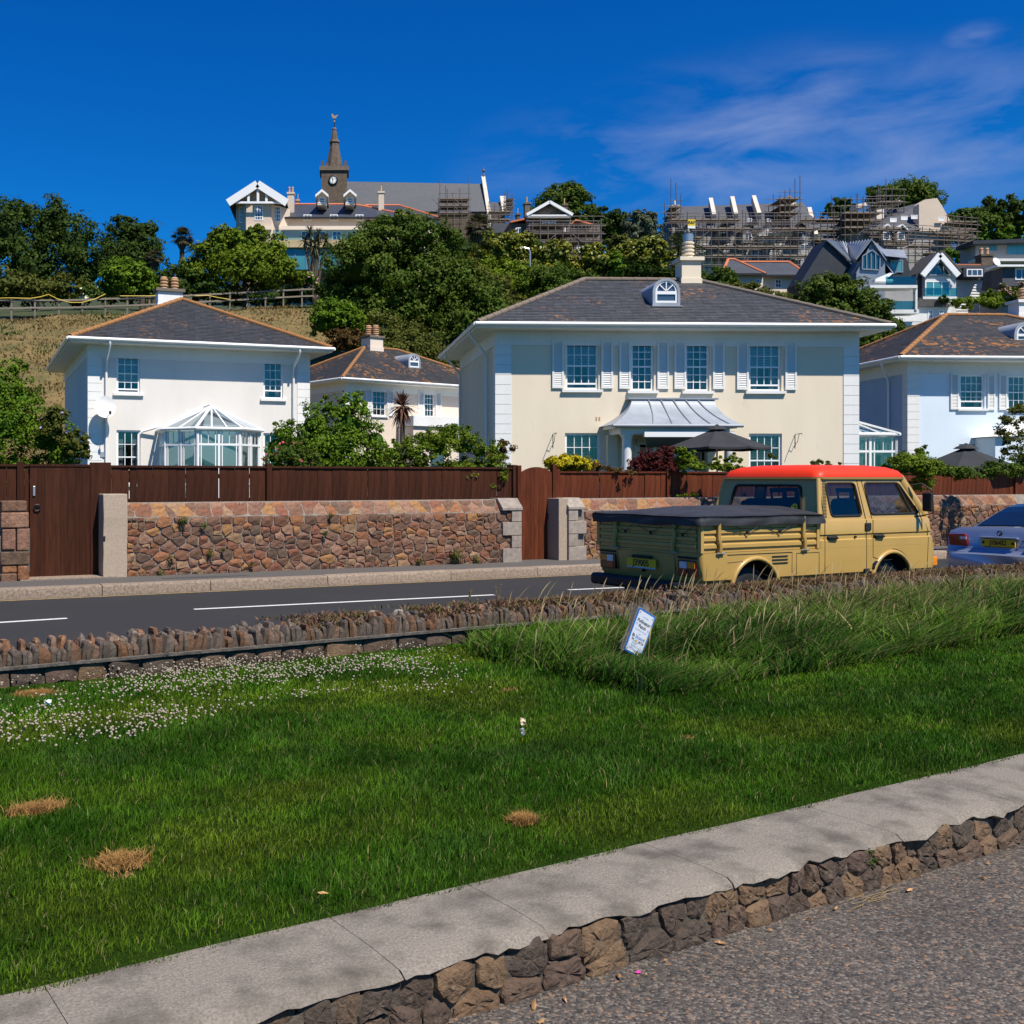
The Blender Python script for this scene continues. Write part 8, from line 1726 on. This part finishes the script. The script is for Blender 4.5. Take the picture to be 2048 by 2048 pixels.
zh.poly([(1713, 545), (1744, 482), (1770, 522), (1770, 600), (1713, 600)], 0, 6, 'front_gable', 'zinc'); zh.poly([(1715, 545), (1715, 640), (1835, 640), (1835, 560), (1770, 545)], .6, 8, 'front_wall', 'dark_clad')
def sashrow(b, pts, n, d, name='window'):
    q = [b.at(x, y, d) for x, y in pts]; f = MB(); N = len(q)
    for k in range(N): p_, r_ = q[k], q[(k + 1) % N]; f.beam((p_[0], d, p_[1]), (r_[0], d, r_[1]), .1, .10)
    x0 = min(p[0] for p in q); x1 = max(p[0] for p in q); z0 = min(p[1] for p in q); z1 = max(p[1] for p in q)
    for k in range(1, n): x = x0 + (x1 - x0) * k / n; f.box(x - .04, x + .04, d - .04, d + .02, z0, z0 + (z1 - z0) * .82)
    o = b.build(f, name, 'zinc'); MB().quad(*[(p[0], d + .02, p[1]) for p in q]).build('pane', MATS['glass_teal'], o); MB().quad(*[(p[0], d + .07, p[1]) for p in q]).build('curtain', MATS['curtain_far'], o)
mat('curtain_far', (.22, .30, .32), (.06, .09, .11), scale=1.2, rough=.8, stretch=(3, 1, .3), lo=.4, hi=.6)
sashrow(zh, [(1724, 538), (1759, 540), (1760, 513), (1744, 500), (1725, 512)], 4, -.12); sashrow(zh, [(1718, 572), (1770, 574), (1770, 547), (1718, 545)], 4, .45)
zh.poly([(1768, 508), (1812, 512), (1822, 548), (1822, 575), (1768, 575)], 1.2, 6, 'side_dormer', 'dark_clad'); sheet(zh, [L3(zh, 1758, 497, 1), L3(zh, 1808, 500, 1), L3(zh, 1814, 516, 0), L3(zh, 1772, 512, 0)], 'dormer_roof', 'zinc'); zh.win(1780, 520, 1806, 545, 1.15, 2, 1, frame='zinc', pane='teal_glass')
sheet(zh, [L3(zh, 1768, 522, .3), L3(zh, 1782, 519, 2), L3(zh, 1800, 546, 2), L3(zh, 1786, 548, .3)], 'lower_roof', 'zinc'); zh.build(MB().tube([L3(zh, 1763, 482, 3), L3(zh, 1763, 510, 3)], .22, 8), 'flue', 'black')
slab = lambda x0, y0, x1, y1, d0, d1, nm='balcony_slab', m='render_white': zh.poly([(x0, y0), (x1, y0), (x1, y1), (x0, y1)], d0, d1, nm, m)
slab(1740, 570, 1835, 576, -3.2, 1); slab(1752, 619, 1838, 627, -3.0, 1); slab(1775, 644, 1850, 650, -2.5, 1); slab(1831, 577, 1835, 620, -3.1, -2.7, 'balcony_post'); slab(1756, 577, 1834, 618, 0.3, 1, 'recess_wall', 'grey_render'); slab(1770, 628, 1846, 643, -.5, 1, 'lower_wall')
slab(1842, 650, 1845, 665, -2.4, -2.2, 'balcony_post')
zh.win(1760, 599, 1786, 616, .25, 2, 1, frame='dark_clad', pane='teal_glass')
for x0, y0, x1, y1, d in ((1772, 553, 1832, 571, -3.0), (1766, 602, 1832, 620, -2.9)): a, b_, zb, zt = zh.rect(x0, y0, x1, y1, d); zh.build(MB().box(a, b_, d, d + .04, zb, zt), 'glass_balustrade', 'glass_teal')
lg = thing('lounger', 'white cushioned outdoor seat on the top balcony of the metal house', 'chair', py(1765, 570, 90.5)); MB().box(-.8, .8, -.3, .3, .2, .45).build('seat_cushion', MATS['upvc'], lg, bevel=.08); MB().prism([(-.8, .45), (.2, .45), (.75, .95), (.5, 1.0)], -.3, .3).build('back_cushion', MATS['upvc'], lg)
# ---- white gable house and clapboard neighbours
wg = Far('white_gable_house', 'white house with pointed glazed gable and balcony', 'house', 1880, 690, 96)
wg.poly([(1850, 545), (1880, 506), (1912, 545), (1912, 600), (1850, 600)], 0, 9, 'wall', 'clapboard'); wg.gable(1844, 1918, 548, 506, 1880, 0, 9, 'roofgrey', over=.5)
for p, q in (((1845, 551), (1880, 509)), ((1880, 509), (1917, 551))): (a, za), (c, zc) = wg.at(*p, -.6), wg.at(*q, -.6); wg.build(MB().beam((a, -.6, za), (c, -.6, zc), .15, .5), 'bargeboard', 'upvc')
sashrow(wg, [(1856, 550), (1902, 550), (1880, 521)], 3, -.1); wg.win(1850, 562, 1900, 592, 0, 3, 1, pane='teal_glass', frame='upvc')
wg.poly([(1846, 593), (1914, 593), (1914, 598), (1846, 598)], -2.0, -.01, 'balcony', 'render_white'); a, b_, zb, zt = wg.rect(1848, 576, 1914, 593, -1.9); wg.build(MB().box(a, b_, -1.95, -1.9, zb, zt), 'glass_balustrade', 'glass_teal')
(a, za), (c, zc), (e_, ze) = wg.at(1828, 524, 3), wg.at(1878, 507, 3), wg.at(1850, 548, 3); wg.build(MB().quad((a, 3, za), (c, 3, zc), (e_, 3, ze)), 'side_roof', 'roofgrey'); wg.wallbox(1832, 548, 1850, 600, .5, 6, 'dark_clad', name='side_wall'); wg.wallbox(1893, 598, 1912, 630, -.6, 3, 'render_white', name='entrance_wall')
sc2 = Far('small_cottage', 'small white cottage with grey roof below the gabled house', 'house', 1870, 660, 92); sc2.wallbox(1838, 612, 1902, 650, 0, 5, 'render_white', down=3); sc2.poly([(1833, 613), (1902, 613), (1890, 598), (1838, 598)], -.3, 5, 'roof', 'roofgrey'); sc2.win(1856, 619, 1866, 639, 0, 2, 2); sc2.win(1877, 619, 1887, 637, 0, 2, 2)
cb2 = Far('clapboard_house', 'white clapboard house with dark dormer roof', 'house', 1960, 650, 98); cb2.wallbox(1910, 558, 1994, 640, 0, 8, 'clapboard'); cb2.poly([(1908, 559), (1995, 559), (1990, 530), (1905, 530)], -.3, 6, 'roof', 'roofgrey'); cb2.poly([(1903, 528), (1962, 528), (1962, 531), (1903, 531)], .2, 1, 'ridge_tiles', 'ridge_red')
dm = cb2.poly([(1927, 535), (1968, 535), (1968, 554), (1927, 554)], -1.2, 3, 'dormer', 'dark_clad'); cb2.win(1933, 538, 1965, 553, -1.2, 3, 1, parent=dm); cb2.win(1938, 575, 1963, 598, 0, 2, 2); cb2.chim(1963, 512, 1986, 535, 3, 'stone_brown', 2)
a, z0 = cb2.at(1910, 560, -.02); b_, _ = cb2.at(1994, 560, -.02); z1 = cb2.at(1910, 640, 0)[1]; bd = MB(); z = z0
while z > z1 - 2: bd.add([(a, -.03, z), (b_, -.03, z), (b_, -.10, z - .26), (a, -.10, z - .26), (b_, -.02, z - .26), (a, -.02, z - .26)], [(0, 1, 2, 3), (3, 2, 4, 5)]); z -= .26
tag(cb2.build(bd, 'weatherboards', 'clapboard', recalc=False), kind='stuff')
dh = Far('dormer_house', 'grey slate house with white dormer at the right edge', 'house', 2030, 620, 94); dh.wallbox(1998, 570, 2120, 640, 0, 8, 'grey_render'); dh.poly([(1993, 572), (2130, 572), (2120, 535), (2000, 535)], -.3, 6, 'roof', 'roofgrey'); dm = dh.poly([(2005, 531), (2120, 531), (2120, 572), (2005, 572)], -1.4, 3, 'dormer', 'slate_far'); dh.poly([(1995, 529), (2130, 529), (2130, 533), (1995, 533)], -1.9, 3, 'dormer_roof', 'upvc'); dh.win(2030, 537, 2056, 560, -1.4, 2, 1, parent=dm); dh.chim(1988, 560, 2000, 575, 2, 'grey_render', 1)
md = Far('flat_roof_house', 'modern grey flat-roofed house with big windows at the right edge', 'house', 2000, 540, 115); md.wallbox(1951, 487, 2130, 540, 0, 8, 'grey_render'); md.poly([(1946, 481), (2140, 474), (2140, 482), (1946, 488)], -1.0, 8, 'roof_edge', 'dark_clad'); md.poly([(1953, 517), (2140, 517), (2140, 522), (1953, 522)], -1.5, 0, 'deck', 'render_white'); md.win(1976, 488, 1994, 502, 0, 1, 1, pane='teal_glass', frame='zinc'); md.win(2014, 487, 2075, 510, 0, 3, 1, pane='teal_glass', frame='zinc'); md.win(1995, 522, 2038, 540, 0, 2, 1, pane='teal_glass', frame='zinc')
dsh = thing('satellite_dish', 'small white satellite dish beside the flat-roofed house', 'satellite dish', py(1991, 525, 97)); MB().lathe([(.02, 0), (.3, .05), (.42, .14)], 14).build('reflector', MATS['upvc'], dsh).rotation_euler = (R(70), 0, R(20)); MB().tube([(0, 0, 0), (0, .3, -.8)], .05, 6).build('mast', MATS['steel'], dsh)
plant('climber', 'green vine over the terrace of the clapboard house', 'bush', 92, [(1920, 608, 30, 9), (1960, 606, 35, 10), (2000, 600, 30, 14), (2030, 590, 25, 18), (1985, 590, 20, 10)], 'light', .24, 3200, 90, trunk=False, core=False)
plant('rose_bush', 'dusky pink flowering bush at the slate house by the right edge', 'bush', 92, [(2005, 582, 18, 12), (2030, 575, 16, 10)], 'mid', .22, 900, 91, trunk=False, core=False, flowers=((.45, .20, .22), 160, .22))
plant('ball_shrub', 'round clipped shrub on the terrace of the gabled house', 'bush', 91.5, [(1888, 600, 10, 9)], 'hedge', .18, 700, 92, trunk=False, base=py(1888, 612, 91.5).z)
tw_ = Far('garden_terrace', 'pale rendered terrace wall with loungers below the clapboard house', 'wall', 1940, 650, 90); tw_.poly([(1760, 652), (1905, 640), (1905, 700), (1760, 700)], 0, .5, 'wall', 'render_white'); tw_.poly([(1895, 640), (2060, 640), (2060, 690), (1895, 690)], .8, 1.3, 'wall', 'pebble_grey')
for k in range(3): o = thing('sunbed', ('white sunbed nearest the pale terrace wall below the vine', 'middle white sunbed of the three below the vine', 'white sunbed farthest from the small cottage, below the vine')[k], 'sunbed', py(1912 + 20 * k, 640, 91.6), 0, 'sunbeds on the hill terrace'); MB().box(-.38, .38, -.9, .9, .25, .38).build('mattress', MATS['upvc'], o); MB().box(-.35, -.28, -.8, -.7, 0, .25).build('leg', MATS['steel'], o); MB().box(.28, .35, -.8, -.7, 0, .25).build('leg', MATS['steel'], o)

# ---- rail fence along the top of the bank
rf_ = thing('rail_fence', 'weathered post and rail fence along the top of the grass bank', 'fence', (0, 0, 0)); PX = [(-30, 606), (23, 606), (70, 605), (118, 605), (165, 604), (211, 602), (255, 601), (299, 599), (343, 597), (382, 595), (420, 593), (460, 591), (495, 589), (531, 587), (567, 585), (604, 583), (637, 582)]
pts = []
for x, y in PX:
    t_ = x / 637; Y = 80.3 + 9.5 * max(0, t_); p = py(x, y, Y); zb = float(bank_z(np.array([p.x]), np.array([p.y]))[0]); pts.append((Vector((p.x, p.y, p.z)), zb))
for p, zb in pts: MB().box(p.x - .06, p.x + .06, p.y - .06, p.y + .06, min(zb, p.z - .9) - .3, p.z + .28).build('post', MATS['wood_grey'], rf_)
for (p, _), (q, _) in zip(pts[:-1], pts[1:]):
    for dz in (.16, -.42): MB().beam(p + Vector((0, -.09, dz)), q + Vector((0, -.09, dz)), .05, .13).build('rail', MATS['wood_grey'], rf_)
mat('hose', (.60, .42, .03), rough=.5); hz = thing('rope', 'slack yellow rope hung along the rail fence', 'rope', (0, 0, 0)); hp = []
for x, y in ((-20, 597), (20, 596), (60, 597), (80, 594), (97, 589), (115, 598), (140, 605), (165, 605), (190, 598), (211, 588)): t_ = x / 637; p = py(x, y, 80.1 + 9.5 * max(0, t_)); hp.append(p)
MB().tube(hp, .035, 6).build('strand', MATS['hose'], hz); MB().tube([py(x, y, 80.1 + 9.5 * x / 637) for x, y in ((240, 592), (270, 592), (299, 592), (322, 590))], .035, 6).build('strand', MATS['hose'], hz); MB().tube([py(x, y, 80.1 + 9.5 * x / 637) for x, y in ((390, 592), (415, 591), (440, 596), (460, 599))], .035, 6).build('strand', MATS['hose'], hz)
lp = thing('lamp_post', 'slim grey lamp post in the scrub below the pedimented house', 'lamp post', (*py(1060, 560, 90)[:2], T(*py(1060, 560, 90)[:2]))); hh = py(1060, 498, 90).z - lp.location.z; MB().tube([(0, 0, -1), (0, 0, hh - .3), (-.1, 0, hh), (-.5, 0, hh + .1)], .09, 8).build('post', MATS['steel'], lp)
# ---------------------------------------------------------------- small things: fallen leaves, litter, weeds
mat('deadleaf', (.42, .24, .10), (.30, .15, .06), scale=8, rough=.8, rnd=.25)
LV = [((1085, 2043), .022, 'orange-brown fallen leaf at the wall foot beside the pale square stone', 0), ((1130, 2000), .018, 'orange fallen leaf below the tilted grey block', 0), ((1068, 2010), .03, 'large tan fallen leaf lying on the path by the wall foot', 0), ((1238, 1953), .026, 'long tan fallen leaf beside the pink petal', 0), ((1440, 1886), .028, 'pair-tipped ochre leaf against the wall foot', 0), ((1413, 1909), .014, 'small pale oval leaf out on the path', 0), ((1330, 1922), .012, 'tiny pale leaf chip by the wall foot', 0), ((1672, 1817), .022, 'pale tan leaf beside the dry straw', 0), ((1818, 1781), .03, 'long orange leaf by the straw under the ivy', 0), ((1968, 1757), .022, 'orange leaf alone on the open path', 0), ((1975, 1727), .016, 'pale bent leaf close under the far wall stones', 0), ((1540, 1862), .016, 'small brown leaf against the wall foot between two stones', 0), ((1620, 1840), .014, 'dull brown leaf scrap below the ivy stones', 0), ((645, 1787), .025, 'rust-brown leaf lying in the lawn grass', LAWN + .03), ((1290, 1950), .010, 'curled brown leaf crumb near the pink petal', 0)]
for i, ((x, y), s_, lb, z) in enumerate(LV):
    rr = random.Random(i + 3); p = pz(x, y, z + .006); b = MB(); n = 9; L_ = s_; pts = []
    for k in range(n): a = 6.2832 * k / n; r_ = L_ * (1 if k % (n // 2) == 0 else .55) * rr.uniform(.85, 1.1); pts.append((r_ * math.cos(a), r_ * .55 * math.sin(a), rr.uniform(0, .006)))
    b.add(pts + [(0, 0, .010)], [(k, (k + 1) % n, n) for k in range(n)]); o = b.build('fallen_leaf', MATS['deadleaf']); o.location = p; o.rotation_euler = (rr.uniform(-.3, .3), rr.uniform(-.3, .3), rr.uniform(0, 6)); tag(o, lb, 'leaf', 'fallen leaves')
mat('pinkpetal', (.65, .02, .30), rough=.6); b = MB(); b.add([(.01 * math.cos(k * 1.05) * (1 + .3 * (k % 2)), .008 * math.sin(k * 1.05), .003 * (k % 2)) for k in range(6)] + [(0, 0, .008)], [(k, (k + 1) % 6, 6) for k in range(6)]); o = b.build('petal', MATS['pinkpetal']); o.location = pz(1277, 1945, .005); tag(o, 'bright pink petal on the path at the wall foot', 'petal')
mat('litterwhite', (.72, .74, .74), (.55, .66, .66), scale=30, rough=.6)
def scrap(name, label, x, y, w_, h_, z, m, seed, cat):
    rr = random.Random(seed); b = MB(); n = 4
    V = [[(w_ * (i / n - .5), rr.uniform(-.3, .3) * w_, h_ * (j / n) + rr.uniform(-.1, .1) * h_) for i in range(n + 1)] for j in range(n + 1)]
    for j in range(n):
        for i in range(n): b.quad(V[j][i], V[j][i + 1], V[j + 1][i + 1], V[j + 1][i])
    o = b.build(name, MATS[m], recalc=False); o.location = pz(x, y, z); tag(o, label, cat); return o
scrap('paper_scrap', 'crumpled pale blue-white paper scrap among the clover', 96, 1410, .045, .035, LAWN + .01, 'litterwhite', 1, 'litter'); mat('dandelion', (.62, .50, .33), rough=.9)
scrap('paper_scrap', 'cream dry husk standing up in the lawn above the puffball', 1046, 1450, .032, .042, LAWN + .03, 'dandelion', 2, 'litter')
pf = thing('dandelion', 'grey dandelion puffball in the lawn below the cream husk', 'flower', pz(1045, 1482, LAWN)); pb = MB(); rs_ = np.random.RandomState(3)
for k in range(160):
    d = Vector(rs_.normal(0, 1, 3)).normalized(); e1 = d.cross(Vector((0, .3, 1))).normalized() * .0022; pb.add([Vector((0, 0, .055)) + d * .004, Vector((0, 0, .055)) + d * .022 + e1, Vector((0, 0, .055)) + d * .022 - e1], [(0, 1, 2)])
mat('puff', (.55, .56, .55), rough=.9); pb.build('seed_head', MATS['puff'], pf, recalc=False); MB().tube([(0, 0, 0), (0, 0, .055)], .002, 5).build('stem', MATS['plate_yellow'], pf)
b = MB(); b.lathe([(.008, -.07), (.02, -.05), (.021, .05), (.008, .07)], 6); 
# straw at the foot of the retaining wall
b = MB(); rr = random.Random(8)
for k in range(26): p = pz(1730 + rr.uniform(-50, 60), 1800 + rr.uniform(-8, 8) - 0, .006); p.y += (p.x - pz(1730, 1800, 0).x) * .5; d = U * rr.uniform(.03, .09) + V_ * rr.uniform(-.02, .02); b.beam(p, p + d + Vector((0, 0, rr.uniform(0, .010))), .0016, .0016)
mat('straw', (.24, .17, .08), rough=.9); tag(b.build('straw', MATS['straw']), 'dry straw wisps lying at the wall foot under the ivy', 'straw', kind='stuff')
# weeds growing out of the walls
def weed(name, label, o, r, n, leaf, pal, seed, flat=.5):
    t_ = thing(name, label, 'weed', o); rs2 = np.random.RandomState(seed); P = rs2.normal(0, 1, (n, 3)); P /= np.linalg.norm(P, axis=1, keepdims=True); P *= (rs2.rand(n, 1) ** .4) * r; P[:, 1] *= flat; nr = P + rs2.normal(0, .02, (n, 3)) + np.array([0, -.02, .02]); nr /= np.linalg.norm(nr, axis=1, keepdims=True); c0, c1 = np.array(PAL[pal][0]), np.array(PAL[pal][1])
    mkobj('leaves', leaf_mesh('leaves', P, leaf * rs2.uniform(.6, 1.4, n), nr, c0 + (c1 - c0) * rs2.rand(n, 1), seed), MATS['leaf'], t_); MB().tube([(0, .08, -r * .4), (0, 0, 0)], .006, 5).build('stem', MATS['bark'], t_)
weed('wall_fern', 'small ivy growing from the near retaining wall under the coping', uv(*to_uv(pz(1720, 1720, .12)), .12) + V_ * -.02, .06, 90, .018, 'oak', 1)
for (x, y), r, n, lb in (((365, 1042), .12, 90, 'fern tuft in the upper joints of the long wall'), ((407, 1050), .08, 60, 'narrow fern beside the tuft in the long wall'), ((420, 1107), .09, 60, 'dark fern low in the long wall'), ((342, 1119), .12, 60, 'flat weed along a low joint of the long wall'), ((320, 1148), .10, 50, 'weed at the pavement edge near the granite post'), ((661, 1030), .07, 50, 'small fern under the coping midway along the long wall'), ((650, 1067), .06, 40, 'tiny fern below the one under the coping'), ((910, 1112), .20, 260, 'bushy weed at the foot of the long wall'), ((838, 1122), .09, 60, 'small weed at the wall foot left of the bushy weed'), ((955, 1120), .14, 80, 'low weed spread at the wall foot beside the quoins'), ((503, 1128), .06, 30, 'little weed low in the middle of the long wall'), ((446, 1100), .05, 25, 'tiny weed beside the dark fern')):
    t_, z_ = wpx(x, y, -.02); weed('wall_weed', lb, wv(t_, -.04, max(z_, PAVE + .05)), r * .8, n, .035, 'oak', int(x), .4)
for (x, y, h), lb in (((935, 1212, .17), 'thin dry dock stem standing on the low wall'), ((995, 1212, .22), 'branching dry dock stems standing on the low wall')):
    o = thing('dock_stem', lb, 'weed', uv(*to_uv(pz(x, y, .5)), .5)); o.location = py(x, y, 10.9); b = MB(); rs3 = random.Random(x); b.tube([(0, 0, -.1), (.01, 0, h * .5), (.03, 0, h)], .003, 5); st_ = b.build('stem', MATS['bark'], o); c = MB()
    for k in range(70): t_ = rs3.random(); p = Vector((.03 * t_ + rs3.gauss(0, .006) - (.05 * t_ if k % 3 == 0 and h > .2 else 0), rs3.gauss(0, .006), h * t_)); c.quad(p, p + Vector((.008, 0, .004)), p + Vector((.006, .004, .012)), p + Vector((-.003, 0, .008)))
    c.cc = None; mat('dock', (.11, .075, .035), rough=.9) if 'dock' not in MATS else None; tag(c.build('seeds', MATS['dock'], o, recalc=False), kind='stuff')
for (x, y), lb, s_ in (((344, 1220), 'pale stone lying on top of the succulents of the low wall', .0), ((523, 1228), 'large white stone on top of the low wall succulents', .0)): pass
for x, y, s_, lb in ((742, 1222, .05, 'pale loose stone resting on the low wall top'), (793, 1225, .075, 'bigger pale loose stone on the low wall top')):
    u_, v_ = to_uv(py(x, y, 10.15)); o = mkobj('loose_stone', UPM[3].copy(), MATS['quoin_stone']); o.data.materials.clear(); o.data.materials.append(MATS['quoin_stone']); o.location = py(x, y + 8, 10.1); o.scale = (s_ * 1.3, s_, s_ * .9); tag(o, lb, 'stone')
